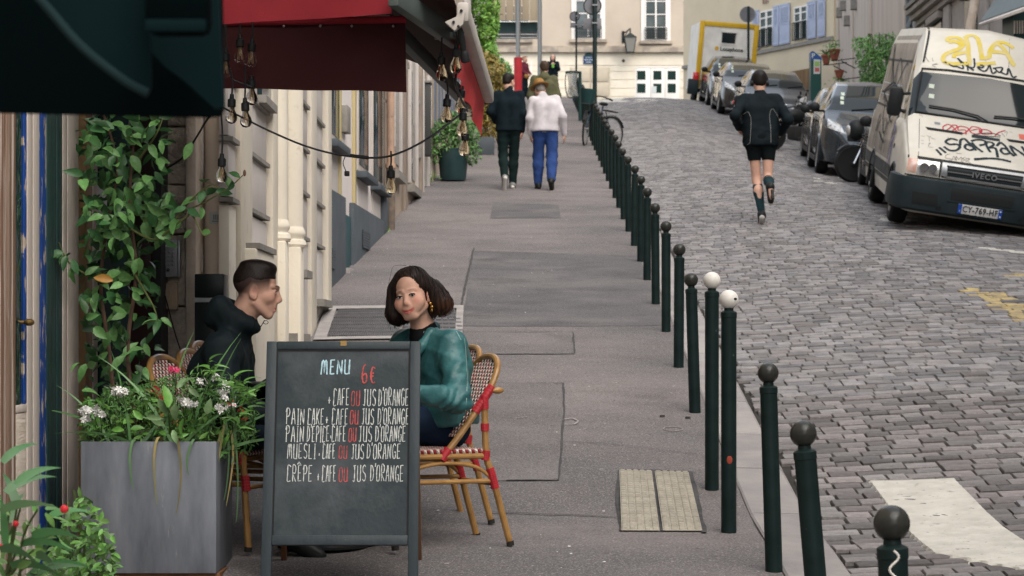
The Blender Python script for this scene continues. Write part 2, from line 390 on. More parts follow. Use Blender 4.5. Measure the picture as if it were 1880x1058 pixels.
# marks sprayed and cut into the asphalt
m_chalk = M('chalk_mark', (.36, .33, .31), .9, c2=(.2, .18, .17), ns=40)
for pts in ([(1033, 774), (1050, 771), (1063, 776), (1055, 782), (1035, 783)], [(945, 770), (968, 767)]):
    o = seam(pts, .012, 'chalk_mark'); o.data.materials.clear(); o.data.materials.append(m_chalk)
mb = MB()
for cx, cy, r in ((1236, 790, .03),):
    c = on_pave(cx, cy, .006); mb.tube([(c.x + r * 2 * math.cos(t) , c.y + r * 2.2 * math.sin(t), c.z + .158 * r * 2.2 * math.sin(t)) for t in np.linspace(0, 6.28, 18)[:-1]], .003, 4, closed=True)
mb.build('paint_ring', m_chalk, pavement)
for cx, cy in ((1216, 767), (1263, 770)):
    c = on_pave(cx, cy, .006); MB().box((c.x, c.y, c.z), (.03, .035, .012)).build('bolt_stub', m_seam, pavement)
m_tact = M('tactile_paving', (.36, .33, .265), .8, c2=(.26, .24, .195), ns=12, c3=(.2, .18, .14), ns3=60, lo3=.6, hi3=.75, bump=.4, bs=130)
A_, B_, C_, D_ = [on_pave(*q, .008) for q in ((1137, 868), (1266, 871), (1292, 979), (1141, 977))]
tact = bpy.data.objects.new('tactile_strip', None); COL.objects.link(tact)
tact.parent = pavement
def tq(u, v): return (A_.lerp(B_, u)).lerp(D_.lerp(C_, u), v)
mb = MB()
for s0, s1 in ((.0, .465), (.505, .985)):
    nv = 26; nu = 5
    mb = MB(); mb.grid(lambda u, v: tq(s0 + (s1 - s0) * u, v), 2, 14)
    for j in range(nv):
        for i in range(nu):
            u0 = s0 + (s1 - s0) * (i + .08) / nu; u1 = s0 + (s1 - s0) * (i + .92) / nu; v0 = (j + .15) / nv; v1 = (j + .85) / nv
            c4 = [tq(u0, v0), tq(u1, v0), tq(u1, v1), tq(u0, v1)]; ctr = sum(c4, Vector()) / 4; up = Vector((0, 0, .007))
            mb.add([p[:] for p in c4] + [(ctr.lerp(p, .7) + up)[:] for p in c4], [(4, 5, 6, 7)] + [(k, (k + 1) % 4, (k + 1) % 4 + 4, k + 4) for k in range(4)])
    mb.build('tactile_tile', m_tact, pavement)
bpy.data.objects.remove(tact)
for pts in ([(1137, 868), (1200, 867), (1267, 871), (1278, 915), (1293, 980)], [(1137, 868), (1136, 920), (1142, 978)], [(1202, 869), (1206, 920), (1217, 978)]): seam(pts, .022)
# cellar grate
m_conc = M('concrete_rim', (.34, .32, .30), .85, c2=(.26, .24, .23), ns=6, bump=.3, bs=120)
m_iron = M('cast_iron', (.09, .088, .088), .55, metal=.4, c2=(.15, .14, .14), ns=14, bump=.4, bs=90)
gq = [on_pave(*q, .006) for q in ((622, 572), (835, 571), (846, 622), (592, 621))]
def gp(u, v, dz=0): p = gq[0].lerp(gq[1], u).lerp(gq[3].lerp(gq[2], u), v); return Vector((p.x, p.y, pave_z(p.x, p.y) + .006 + dz))
go = [on_pave(*q, .006) for q in ((598, 566), (851, 565), (849, 624), (575, 628))]
def gpo(u, v, dz=0): p = go[0].lerp(go[1], u).lerp(go[3].lerp(go[2], u), v); return Vector((p.x, p.y, pave_z(p.x, p.y) + .012 + dz))
gr = thing('cellar_grate', 'wide cast iron cellar grate set in a concrete rim behind the seated pair', 'grate', gp(.5, .5)[:], world=True)
mb = MB()
for u0, u1, v0, v1 in ((0, 1, 0, .1), (0, 1, .93, 1), (0, .085, .1, .93), (.95, 1, .1, .93)):
    mb.grid(lambda u, v: gpo(u0 + (u1 - u0) * u, v0 + (v1 - v0) * v, .006), 6, 3)
mb.build('rim', m_conc, gr)
for q, (ua, ub, va, vb) in enumerate(((0, 1, 0, .34), (0, .55, .36, 1), (.57, 1, .36, 1))):
    mb = MB(); mb.grid(lambda u, v: gp(ua + (ub - ua) * u, va + (vb - va) * v), 4, 4)
    n = int(60 * (ub - ua)); rows = 3 if q == 0 else 5
    for i in range(n):
        for j in range(rows):
            u0 = ua + (ub - ua) * (i + .2) / n; u1 = ua + (ub - ua) * (i + .75) / n; v0 = va + (vb - va) * (j + .08) / rows; v1 = va + (vb - va) * (j + .92) / rows
            if q == 2:
                u0, u1 = (ua + (ub - ua) * (i - i % 3) / n + .004, ua + (ub - ua) * (i - i % 3 + 2.6) / n); v1 = v0 + (v1 - v0) * (.5)
                if i % 3: continue
            c4 = [gp(u0, v0), gp(u1, v0), gp(u1, v1), gp(u0, v1)]
            mb.add([p[:] for p in c4] + [(p + Vector((0, 0, .012)))[:] for p in c4], [(4, 5, 6, 7)] + [(k, (k + 1) % 4, (k + 1) % 4 + 4, k + 4) for k in range(4)])
    mb.build('grate_panel', m_iron, gr)
m_litter = M('litter_white', (.6, .59, .57), .8)
mb = MB()
r_ = random.Random(5)
for i in range(70):
    px, py = r_.uniform(640, 1180), r_.choice([r_.uniform(340, 560), r_.uniform(560, 1050)])
    c = on_pave(px, py, .006); s = r_.uniform(.004, .014); a = r_.uniform(0, 3)
    mb.add([(c.x + s * math.cos(a + k * 1.57) * r_.uniform(.5, 1.2), c.y + s * math.sin(a + k * 1.57), c.z + .158 * s * math.sin(a + k * 1.57) + .002) for k in range(4)], [(0, 1, 2, 3)])
tag(mb.build('litter', m_litter, pavement), kind='stuff')

# ---------------------------------------------------------------- bollards
m_bol = M('bollard_green_black', (.006, .014, .0135), .42, c2=(.010, .021, .020), ns=10, c3=(.11, .105, .095), ns3=30, lo3=.665, hi3=.72, bump=.12, bs=40, spec=.15)
m_ballw = M('bollard_white_ball', (.72, .70, .66), .5, c2=(.6, .58, .54), ns=14, c3=(.2, .19, .18), ns3=30, lo3=.68, hi3=.76)
m_ballk = M('bollard_black_ball', (.012, .018, .018), .22, c2=(.03, .03, .026), ns=18, bump=.1, bs=60)
def bollard_mesh(h, r, rb):
    zt = h - 2 * rb - .012
    a = MB().lathe([(r, -.3), (r, zt - .03), (r + .002, zt - .028), (r + .002, zt - .004), (r - .002, zt), (r * .62, zt + .006), (r * .58, zt + .02), (r * .72, zt + .024), (.001, zt + .03)], 20)
    b = MB().sphere((0, 0, h - rb), rb, 20)
    return a.mesh('post', m_bol, True, 40), b
post_s, ball_s = bollard_mesh(.90, .0375, .046)
post_t, ball_t = bollard_mesh(1.17, .0375, .047)
bs_d = ball_s.mesh('ball', m_ballk, True, 60); bt_w = ball_t.mesh('ball', m_ballw, True, 60)
def bollard(p, tall, lean, label):
    t = thing('bollard', label, 'bollard', p, (lean[0], lean[1], 0), 'bollards along the kerb')
    put('post', post_t if tall else post_s, t); put('ball', bt_w if tall else bs_d, t); return t
BL = []
def bx(px, Y): return XY(px, Y)
for (px, Y, tall, lx, lab) in (
    (1656, 5.15, 0, -.03, 'nearest dark ball topped bollard with a scrawl on its post'),
    (1514, 7.0, 0, -.085, 'leaning dark bollard second from the front, tilted towards the pavement'),
    (1421, 8.95, 0, -.03, 'dark bollard just downhill of the two white topped ones'),
    (1338, 10.0, 1, 0, 'front tall bollard with a chipped white ball and a red spot'),
    (1307, 11.1, 1, 0, 'rear tall bollard with a clean white ball, just above the other white topped one')):
    X = bx(px, Y); b = bollard((X, Y, gs(Y)), tall, (0, lx), lab); BL.append((X, Y))
    if px == 1338: MB().sphere((0, -.036, .35), .014, 8, sc=(1, .25, 1.5)).build('rust_spot', M('red_rust', (.28, .05, .03), .8), b); MB().sphere((.026, -.036, 1.125), .011, 8, sc=(1, .7, .6)).build('paint_chip', m_bol, b)
    if px == 1656: MB().tube([(.012 * math.sin(q * 9) - .004, -.0385, .79 - .09 * q) for q in np.linspace(0, 1, 16)], .003, 5).build('scrawl', m_ballw, b)
Yb = 13.3; n = 0; _pl = [(1276, 13.3), (1246, 15.05), (1223, 16.75), (1204, 18.4), (1188, 20.1)]
while Yb < 66:
    if n < len(_pl): X, Yb = XY(*_pl[n]), _pl[n][1]
    else: X = float(np.interp(Yb, [20.3, 38.8, 66], [1.325, 1.605, 1.95]))
    lab = ('leaning scuffed dark bollard right above the two white topped ones' if n == 0 else 'dark ball topped bollard, %s uphill from the white topped pair' % ORD[n])
    bollard((X, Yb, gs(Yb)), 0, (random.uniform(-.012, .012), -.03 if n == 0 else random.uniform(-.012, .012)), lab); n += 1; Yb += 1.55
# ================================================================ facades: a vertical plane with its own frame
class Facade:
    """vertical plane through plan points a, b; u runs from a to b, n points to the street side given"""
    def __init__(s, a, b, side):
        s.a = Vector((a[0], a[1], 0)); s.b = Vector((b[0], b[1], 0)); s.U = (s.b - s.a).normalized(); s.L = (s.b - s.a).length
        n = Vector((s.U.y, -s.U.x, 0)); s.N = n if n.dot(Vector((side[0], side[1], 0))) > 0 else -n
        s.T = Matrix(((s.U.x, s.N.x, 0, s.a.x), (s.U.y, s.N.y, 0, s.a.y), (0, 0, 1, 0), (0, 0, 0, 1)))
    def uz(s, px, py):
        d = Vector(((px - HX) / F, 1, (HY - py) / F)); o = Vector((0, 0, EYE))
        t = (s.a - o).dot(s.N) / d.dot(s.N); p = o + d * t; return (p - s.a).dot(s.U), p.z
    def u(s, px): return s.uz(px, HY)[0]
    def box(s, mb, u0, u1, z0, z1, d0, d1, mi=0, bev=0): return mb.span((min(u0, u1), d0, min(z0, z1)), (max(u0, u1), d1, max(z0, z1)), mi, s.T, bev)
    def pt(s, u, z, d=0): return s.T @ Vector((u, d, z))

m_cream = M('cream_render', (.70, .645, .54), .85, c2=(.62, .57, .475), ns=1.2, c3=(.48, .42, .33), ns3=9, lo3=.62, hi3=.8, bump=.25, bs=50)
m_creamlo = M('ground_floor_render', (.74, .68, .56), .85, c2=(.67, .61, .50), ns=2, c3=(.52, .48, .4), ns3=7, lo3=.65, hi3=.8, bump=.2, bs=60)
m_greypan = M('grey_render', (.53, .49, .46), .88, c2=(.47, .435, .41), ns=2, c3=(.34, .31, .29), ns3=14, lo3=.64, hi3=.8, bump=.25, bs=70)
m_white_wall = M('white_render', (.70, .65, .61), .85, c2=(.61, .56, .54), ns=1.6, st=(1, 1, .25), c3=(.46, .40, .34), ns3=8, lo3=.64, hi3=.8, bump=.2, bs=50)
m_slate = M('grey_blue_plinth', (.085, .10, .115), .7, c2=(.065, .078, .088), ns=3, c3=(.13, .14, .15), ns3=22, lo3=.64, hi3=.78, bump=.2, bs=60)
m_ledge = M('zinc_ledge', (.20, .19, .17), .65, c2=(.27, .255, .23), ns=12, bump=.2, bs=90)
m_teal = M('teal_paint', (.02, .085, .10), .45, c2=(.015, .06, .07), ns=4)
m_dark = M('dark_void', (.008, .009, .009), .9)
m_oldwall = M('stained_render', (.42, .345, .27), .9, c2=(.26, .215, .18), ns=1.8, st=(1, 1, .35), c3=(.13, .115, .10), ns3=5, lo3=.6, hi3=.75, bump=.5, bs=40)
m_pinkpipe = M('pinkish_pipe_paint', (.45, .30, .21), .55, c2=(.34, .23, .17), ns=6, c3=(.16, .13, .11), ns3=14, lo3=.62, hi3=.75)
m_stonew = M('old_limestone', (.52, .44, .355), .92, c2=(.28, .235, .19), ns=5, lo=.42, hi=.58, c3=(.45, .41, .36), ns3=16, lo3=.55, hi3=.7, bump=.9, bs=35, bdist=.02)
m_stonel = M('pale_limestone', (.62, .53, .44), .9, c2=(.46, .38, .30), ns=7, c3=(.22, .15, .10), ns3=20, lo3=.66, hi3=.76, bump=.6, bs=45)
m_granite = M('black_granite', (.007, .011, .012), .35, c2=(.010, .016, .016), ns=9, c3=(.16, .17, .165), ns3=120, lo3=.69, hi3=.75)
m_steel = M('brushed_steel', (.30, .31, .32), .4, metal=.8, c2=(.24, .25, .26), ns=20)
m_greyplas = M('grey_plastic', (.27, .27, .28), .5)
m_btn = M('dark_button', (.05, .055, .06), .4)
m_beigeplas = M('beige_plastic', (.36, .28, .19), .5, c2=(.29, .22, .15), ns=10)
m_conduit = M('grey_conduit', (.52, .49, .46), .6, c2=(.42, .39, .36), ns=14)
m_creampipe = M('cream_pipe', (.74, .64, .54), .55, c2=(.66, .57, .475), ns=2, c3=(.42, .34, .27), ns3=18, lo3=.68, hi3=.8, spec=.3)
m_black = M('black_plastic', (.008, .009, .010), .5)
m_doorred = M('dark_red_door', (.045, .012, .012), .45, c2=(.03, .009, .009), ns=5)
m_greenp = M('dark_green_paint', (.010, .035, .036), .4, c2=(.018, .055, .054), ns=5, c3=(.10, .13, .12), ns3=28, lo3=.69, hi3=.75, st=(1, 1, .4))
m_bluep = M('peeling_blue_paint', (.012, .075, .36), .5, c2=(.010, .05, .24), ns=8, c3=(.55, .46, .37), ns3=22, lo3=.555, hi3=.59, st=(1, 1, .35), bump=.5, bs=40)
m_whitewood = M('aged_white_wood', (.60, .54, .49), .6, c2=(.52, .46, .41), ns=6, st=(1, 1, .12), c3=(.12, .085, .06), ns3=34, lo3=.72, hi3=.745, bump=.3, bs=60)
m_whitepeel = M('peeling_white_wood', (.56, .48, .42), .7, c2=(.22, .13, .085), ns=7, lo=.47, hi=.53, st=(1, 2, .08), c3=(.12, .08, .06), ns3=40, lo3=.66, hi3=.7, bump=.6, bs=50)
m_brownwood = M('stripped_brown_wood', (.20, .115, .075), .7, c2=(.34, .25, .19), ns=16, st=(1, 1, .1), c3=(.5, .43, .37), ns3=30, lo3=.6, hi3=.65, bump=.5, bs=50)
m_crackwood = M('cracked_white_panel', (.58, .52, .45), .75, c2=(.48, .42, .35), ns=5, c3=(.12, .09, .07), ns3=12, st=(1, .25, 2.4), lo3=.655, hi3=.675, bump=.6, bs=30)
m_ochrewood = M('ochre_wood', (.22, .13, .05), .55, c2=(.12, .07, .03), ns=8, st=(1, 1, .1))
m_brass = M('aged_brass', (.20, .13, .05), .4, metal=.7)
m_shopglass = M('dark_shop_glass', (.006, .022, .026), .08, c2=(.010, .034, .04), ns=3, spec=.6)
m_print = M('white_print', (.5, .54, .53), .7)
m_paper = M('pale_paper', (.55, .55, .56), .8, c2=(.42, .43, .45), ns=30, st=(1, 1, 3))

# ---- cafe building: shopfront on the left edge
XS = -2.0
def yS(px): return -XS * F / (940 - px)
sf = thing('shopfront', 'old shopfront with peeling white, blue and dark green painted woodwork left of the vine', 'shopfront', (XS, 8.5, gs(8.5)), world=True)
ZB, ZT = gs(8) - .2, 4.2
def rail(name, px0, px1, proud, mat, z0=ZB, z1=ZT, back=.25, par=sf, bev=.004):
    y0, y1 = (px0 if px0 < 0 and False else yS(px0)), yS(px1)
    mb = MB(); mb.span((XS - back, y0, z0), (XS + proud * .35, y1, z1), 0, None, bev); return mb.build(name, mat, par, True)
mb = MB(); mb.span((XS - .25, 4.0, ZB), (XS - .03, yS(0), ZT)); mb.build('wall', m_whitewood, sf)
rail('door_stile', 0, 10, .004, m_whitepeel); rail('door_stile', 10, 20, .012, m_brownwood); rail('door_stile', 20, 28.5, .004, m_whitepeel)
zp = ZY(757, yS(38))
rail('glass_pane', 28.6, 45, -.012, m_shopglass, z0=zp); rail('door_panel', 28.6, 50, -.008, m_crackwood, z1=zp - .004)
rail('panel_moulding', 28.6, 50, .0, m_whitewood, zp - .002, zp + .03); rail('panel_moulding', 28.6, 50, -.002, m_whitewood, zp - .30, zp - .27)
rail('blue_bead', 45.2, 50, -.004, m_bluep, z0=zp + .032); rail('door_stile', 50.2, 60, .004, m_whitewood); rail('door_stile', 60, 71, .010, m_whitewood)
rail('door_edge', 71.2, 86, -.004, m_bluep); rail('frame_moulding', 86.2, 96, .006, m_greenp); rail('frame_moulding', 96, 104, .0, m_greenp); rail('frame_post', 104, 113.5, .008, m_greenp)
rail('white_post', 113.6, 122, .012, m_whitewood); rail('white_post', 122, 142, .018, m_whitewood, back=.12)
hb = P(40, 592, yS(40)); mb = MB(); mb.sphere((XS + .03, hb.y, hb.z), .022, 12, sc=(1, 1.3, .7)); mb.cyl((XS - .02, hb.y, hb.z), (XS + .03, hb.y, hb.z), .008); mb.build('door_handle', m_brass, sf, True)
mb = MB(); mb.span((-6, -15, 4.25), (XS - .02, 11.84, 14)); mb.span((-6, -15, -1), (XS - .05, 3.99, 4.24)); mb.build('upper_wall', m_stonel, sf)
# white lettering on the glass: a ring of glyphs over stacked bars, running up the pane
mb = MB(); yc = (yS(30) + yS(44)) / 2; xg = XS - .010
ys_ = yS(32); ye_ = yS(42)
zc = ZY(385, yc); mb.tube([(xg, yc + .055 * math.cos(t), zc + .075 * math.sin(t)) for t in np.linspace(0, 6.28, 25)[:-1]], .004, 4, closed=True)
mb.tube([(xg, yc + .03 * math.cos(t), zc - .02 + .04 * math.sin(t)) for t in np.linspace(.5, 5.2, 14)], .006, 4)
mb.tube([(xg, yc - .03, zc + .03), (xg, yc + .03, zc + .05)], .006, 4)
for k, (w, h) in enumerate(((.05, .010), (.05, .010), (.045, .008), (.05, .010), (.04, .008))): mb.box((xg, yc, zc - .12 - k * .032), (.004, w * 2, h * 1.2))
mb.build('window_lettering', m_print, sf)
# recessed bay behind the vine: ochre post, dark interior, dark red door, stone pier
bay = thing('cafe_entrance', 'dark recessed cafe entrance with dark red door behind the climbing vine', 'entrance', (-2.5, 11, gs(11)), world=True)
zb = gs(11) - .5
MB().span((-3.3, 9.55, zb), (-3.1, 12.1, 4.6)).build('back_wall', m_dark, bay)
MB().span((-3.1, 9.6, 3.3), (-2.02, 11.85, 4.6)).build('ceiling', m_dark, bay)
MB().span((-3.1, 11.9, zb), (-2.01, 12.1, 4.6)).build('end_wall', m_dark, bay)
def bpx(px, Y): return XY(px, Y)
MB().span((bpx(143, 9.9), 9.8, zb), (bpx(166, 9.9), 9.95, 4.2), bev=.006).build('ochre_post', m_ochrewood, bay, True)
MB().span((bpx(166, 10.6), 10.6, zb), (bpx(172, 10.6), 10.7, 4.2)).build('glass_frame', m_whitewood, bay)
MB().span((bpx(172, 10.7), 10.72, zb), (bpx(235, 10.7), 10.74, 4.2)).build('glass_pane', m_shopglass, bay)
MB().span((bpx(174, 10.69), 10.695, ZY(465, 10.7)), (bpx(196, 10.69), 10.70, ZY(338, 10.7))).build('notice_paper', m_paper, bay)
dm = MB(); dm.span((bpx(222, 11.7), 11.72, zb), (bpx(286, 11.7), 11.8, 3.7))
for z0, z1 in ((1.0, 1.6), (1.75, 2.6), (2.75, 3.6)):
    x0, x1 = bpx(240, 11.7), bpx(278, 11.7)
    dm.span((x0, 11.705, z0), (x1, 11.725, z1), 0, None, .008)
dm.build('door_leaf', m_doorred, bay, True)
MB().span((bpx(286, 11.7), 11.62, zb), (bpx(300, 11.7), 11.9, 3.7)).build('black_frame', m_black, bay)
pier = thing('stone_pier', 'weathered limestone pier carrying the door intercom', 'pier', (-1.93, 11.95, gs(12)), world=True)
z = zb; r_ = random.Random(2)
while z < 6:
    h = r_.uniform(.28, .42); MB().span((-2.004 + r_.uniform(0, .004), 11.85 + r_.uniform(-.012, .012), z + .004), (-1.865 + r_.uniform(-.006, .006), 12.3, z + h - .004), bev=.012).build('stone', m_stonew, pier, True); z += h
MB().span((-1.862, 11.80, zb), (-1.80, 12.3, 6), bev=.012).build('quoin_strip', m_stonel, pier, True)
ic = thing('intercom', 'grey metal intercom keypad with white arrow on the stone pier', 'intercom', P(314, 475, 11.8), world=True)
c = P(313, 475, 11.80)
MB().box((c.x, c.y, c.z), (.088, .05, .21), bev=.006).build('housing', m_greyplas, ic, True)
MB().box((c.x + .05, c.y, c.z), (.015, .05, .212), bev=.004).build('side_trim', m_steel, ic, True)
for j in range(4):
    for i in range(3): MB().sphere((c.x - .024 + i * .021, c.y - .026, c.z + .035 - j * .024), .0075, 8).build('button', m_steel, ic, True)
MB().sphere((c.x - .01, c.y - .026, c.z - .065), .011, 10).build('camera_lens', m_btn, ic, True)
MB().prism([(c.x - .035, c.z + .065), (c.x + .03, c.z + .065), (c.x - .0025, c.z + .09)], c.y - .029, c.y - .026).build('arrow_mark', m_print, ic)
sw = thing('switch_box', 'beige wall switch box with round knob below the intercom', 'switch box', P(314, 544, 11.8), world=True)
c = P(313, 544, 11.82); mb = MB(); mb.box((c.x, c.y, c.z), (.085, .05, .155), bev=.008); mb.build('housing', m_beigeplas, sw, True)
MB().box((c.x - .008, c.y - .026, c.z), (.05, .006, .12), bev=.002).build('face_plate', m_beigeplas, sw, True)
MB().cyl((c.x - .012, c.y - .02, c.z + .018), (c.x - .012, c.y - .045, c.z + .018), .021).build('knob', m_beigeplas, sw, True)
tag(MB().tube(bez([P(303, 543, 11.74), P(309, 565, 11.73), P(318, 600, 11.73), P(327, 630, 11.73), P(336, 655, 11.7)]), .004, 6).build('cable', m_black, None, True), 'thin black cable dangling from the beige switch box', 'cable')
tag(MB().tube(bez([P(368, 150, 12.0), P(370, 260, 12.0), P(369, 330, 12.0), P(361, 380, 12.0), P(362, 430, 12.0), P(369, 465, 12.0), P(369, 498, 12.0)], 6), .0125, 10).build('conduit', m_conduit, None, True), 'ribbed grey cable conduit beside the cream pipe', 'conduit')
tag(MB().tube([P(357, 130, 12.02), P(358, 500, 12.02), P(357, 690, 12.02)], .008, 8).build('thin_pipe', m_creampipe, None, True), 'thin pale pipe between stone pier and ribbed conduit', 'pipe')
dp = thing('cream_pipe', 'fat cream painted pipe with a small white notice', 'pipe', (XY(397, 12.1), 12.1, 1), world=True)
MB().cyl((XY(397, 12.1), 12.1, zb), (XY(397, 12.1), 12.1, 7), .071, n=28).build('pipe_shaft', m_creampipe, dp, True)
c = P(396, 400, 12.02); mb = MB(); mb.grid(lambda u, v: (c.x - .038 + .076 * u, 12.1 - math.sqrt(max(0, .0735 ** 2 - (c.x - .038 + .076 * u - XY(397, 12.1)) ** 2)), c.z - .036 + .072 * v), 8, 2); mb.build('notice', m_print, dp)
mb = MB()
for k in range(3): mb.box((c.x - .012 + k * .012, 12.0245, c.z + .004), (.008, .002, .03))
mb.box((c.x, 12.024, c.z - .02), (.045, .002, .006)); mb.build('notice_print', m_greyplas, dp)
gp_ = thing('granite_post', 'square black speckled granite post with a metal band behind the seated man', 'post', (XY(384, 11.4), 11.4, gs(11.4)), world=True)
x0, x1 = XY(357, 11.4), XY(411, 11.4); zt = ZY(503, 11.4); zm = ZY(551, 11.4)
MB().span((x0, 11.4, gs(11.4) - .1), (x1, 11.56, zm - .012), bev=.006).build('post_lower', m_granite, gp_, True)
MB().span((x0, 11.4, zm + .012), (x1, 11.56, zt), bev=.006).build('post_upper', m_granite, gp_, True)
MB().span((x0 - .002, 11.397, zm - .012), (x1 + .002, 11.563, zm + .012)).build('metal_band', m_steel, gp_)

# ---- cream facade with engaged columns and ledges
FA = Facade((-1.62, 12.18), (-1.62, 18.25), (1, 0)); zb = gs(12) - .6
ch = thing('cream_house', 'cream rendered house with engaged columns and rows of dark ledges', 'house', (-1.62, 15, gs(15)), world=True)
MB().span((-6, 12.2, zb), (-1.67, 18.24, 9)).build('wall', m_greypan, ch)
def ya(px): return 1.62 * F / (940 - px)
def pil(px0, px1, proud=.0, name='pilaster', mat=m_cream, z0=zb, z1=9, bev=.008):
    return MB().span((-1.70, ya(px0), z0), (-1.60 + proud, ya(px1) - .004, z1), bev=bev).build(name, mat, ch, True)
pil(437, 458); pil(493.5, 503, .01); pil(520, 543, -.01); pil(567.5, 577.5); pil(595.5, 602, .015)
for px0, px1 in ((417, 437), (459, 493), (543, 567), (578, 595)):
    y0, y1 = ya(px0) + (.02 if px0 > 420 else .15), ya(px1) - .02
    for k in range(0, 12):
        zz = 2.45 + .35 * k
        # grey block course above each ledge, bevelled
        MB().span((-1.69, y0, zz + .03), (-1.632, y1, zz + .345), bev=.006).build('render_block', m_greypan, ch, True)
        MB().span((-1.69, y0 - .01, zz - .004), (-1.606, y1, zz + .022)).build('ledge', m_ledge, ch)
    MB().span((-1.69, y0, zb), (-1.628, y1, 2.43), bev=.006).build('render_block', m_greypan if px0 > 420 else m_cream, ch, True)
for px, r in ((505, .085), (530, .105)):       # engaged columns on moulded bases
    yc = ya(px); xc = -1.60; zc = 2.45
    prof = [(r + .05, zb), (r + .05, zc - .22), (r + .04, zc - .2), (r + .03, zc - .19)]
    MB().span((-1.7, yc - r - .02, zb), (xc + r * .75, yc + r + .02, zc - .12), bev=.01).build('pedestal', m_cream, ch, True)
    MB().lathe([(r + .016, zc - .12), (r + .026, zc - .1), (r + .018, zc - .07), (r + .006, zc - .06), (r + .006, zc - .045), (r + .016, zc - .03), (r + .018, zc - .01), (r + .008, zc + .015), (r, zc + .03)], 28, 0, Matrix.Translation((xc - .02, yc, 0))).build('column_base', m_cream, ch, True)
    MB().lathe([(r, zc + .03), (r * .97, 9)], 28, 0, Matrix.Translation((xc - .02, yc, 0))).build('column_shaft', m_cream, ch, True)
MB().span((-1.66, ya(443), zb), (-1.53, ya(478), 2.2), bev=.012).build('base_block', m_cream, ch, True)
MB().span((-1.66, ya(443) + .05, 2.2), (-1.515, ya(478), 2.235)).build('ledge', m_ledge, ch)
for px0, px1, py, pj in ((525, 551, 612, .06), (580, 596, 549, .05), (549, 560, 495, .04)):
    y0, y1 = ya(px0), ya(px1); zz = ZY(py, y0); MB().span((-1.64, y0, zz - .06), (-1.60 + pj, y1, zz)).build('sill', m_ledge, ch)
wv = MB(); y0 = ya(484) - .35; z0 = ZY(192, ya(490)); MB().span((-1.66, y0, z0 - .05), (-1.56, ya(493), z0)).build('sill', m_ledge, ch)
MB().span((-1.68, y0 + .1, z0 + .01), (-1.60, ya(492), z0 + 1.6)).build('window', m_shopglass, ch)

# ---- white house with grey blue plinth
FB = Facade((-1.80, 18.27), (-1.545, 24.75), (1, 0)); ub = FB.u
wh = thing('white_house', 'white rendered house with slate blue plinth beyond the cream house', 'house', (-1.7, 21, gs(21)), world=True)
mb = MB(); FB.box(mb, 0, FB.L, gs(18) - .5, 9.5, -4, 0); mb.build('wall', m_white_wall, wh)
zpl = ZY(344, 19.3)
def fb(name, mat, u0, u1, z0, z1, d0, d1, bev=.004):
    mb = MB(); FB.box(mb, u0, u1, z0, z1, d0, d1, 0, bev); return mb.build(name, mat, wh, True)
u1_, u2_ = ub(626), ub(641)
fb('plinth', m_slate, 0, u1_, gs(18) - .5, zpl, .001, .05); fb('plinth', m_slate, u2_, FB.L, gs(18) - .5, zpl, .001, .05)
fb('cellar_door', m_teal, u1_ + .01, u2_ - .01, gs(20.5) - .05, zpl - .15, .001, .02)
fb('door_step', m_kerb, u1_, u2_, gs(20.5) - .3, gs(20.8) + .03, .001, .09)
for pxa, pxb, pya, pyb in ((598, 604, 455, 495), (656, 669, 421, 460)):
    u0, z1 = FB.uz(pxa, pya); u1, z0 = FB.uz(pxb, pyb)
    if u1 < .3: u1 = .6; u0 = .15
    fb('vent_grille', m_black, u0, u1, z0, z1, .052, .056)
    for k in range(7):
        zz = z0 + (z1 - z0) * (k + .5) / 7; fb('vent_slat', m_slate, u0, u1, zz - .012, zz + .012, .057, .066, 0)
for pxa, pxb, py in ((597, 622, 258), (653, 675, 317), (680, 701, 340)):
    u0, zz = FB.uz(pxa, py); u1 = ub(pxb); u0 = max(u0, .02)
    fb('sill', m_slate, u0, u1, zz - .05, zz + .02, 0, .12); fb('reveal_and_sill_shade', m_greypan, u0 + .08, u1 - .08, zz - .95, zz - .06, .001, .012)  # grey panel below each sill paints the shade under it
    fb('reveal_and_sill_shade', m_whitewood, u0 + .05, u1 - .05, zz + .03, zz + 1.7, .001, .02); fb('window_pane', m_shopglass, u0 + .15, u1 - .15, zz + .1, zz + 1.6, .021, .024)
m_yel = M('yellow_cable_duct', (.55, .46, .24), .6)
for px in (619, 646): fb('wall_duct', m_yel, ub(px), ub(px) + .09, zpl + .01, 9.4, 0, .035)
u0, z1 = FB.uz(627, 193); u1, z0 = FB.uz(633, 247); fb('meter_box', m_ledge, u0, u1, z0, z1, 0, .06)
u0 = ub(697); fb('grey_pilaster', m_slate, u0, u0 + .5, gs(24), ZY(358, 24.2), .0, .055)
pp = thing('downpipe', 'pinkish painted downpipe with iron shoe between the white and the stained houses', 'downpipe', (XY(718, 25), 25.0, gs(25)), world=True)
x = XY(717, 25.0); zg = gs(25)
MB().cyl((x, 25, zg + .75), (x, 25, 9), .048, n=18).build('pipe_shaft', m_pinkpipe, pp, True); MB().cyl((x, 25, zg - .05), (x, 25, zg + .75), .055, n=18).build('pipe_shoe', M('rusty_shoe', (.20, .15, .11), .7, c2=(.11, .09, .075), ns=14), pp, True)
for k in range(4): MB().lathe([(.062, 0), (.062, .05)], 18, 0, Matrix.Translation((x, 25, zg + .74 + k * 1.15))).build('pipe_collar', m_pinkpipe, pp, True)
mb = MB()
for k in range(2): mb.box((x - .12, 25.02, zg + 1.55 + k * .9), (.28, .02, .03))
mb.build('pipe_bracket', m_ledge, pp)
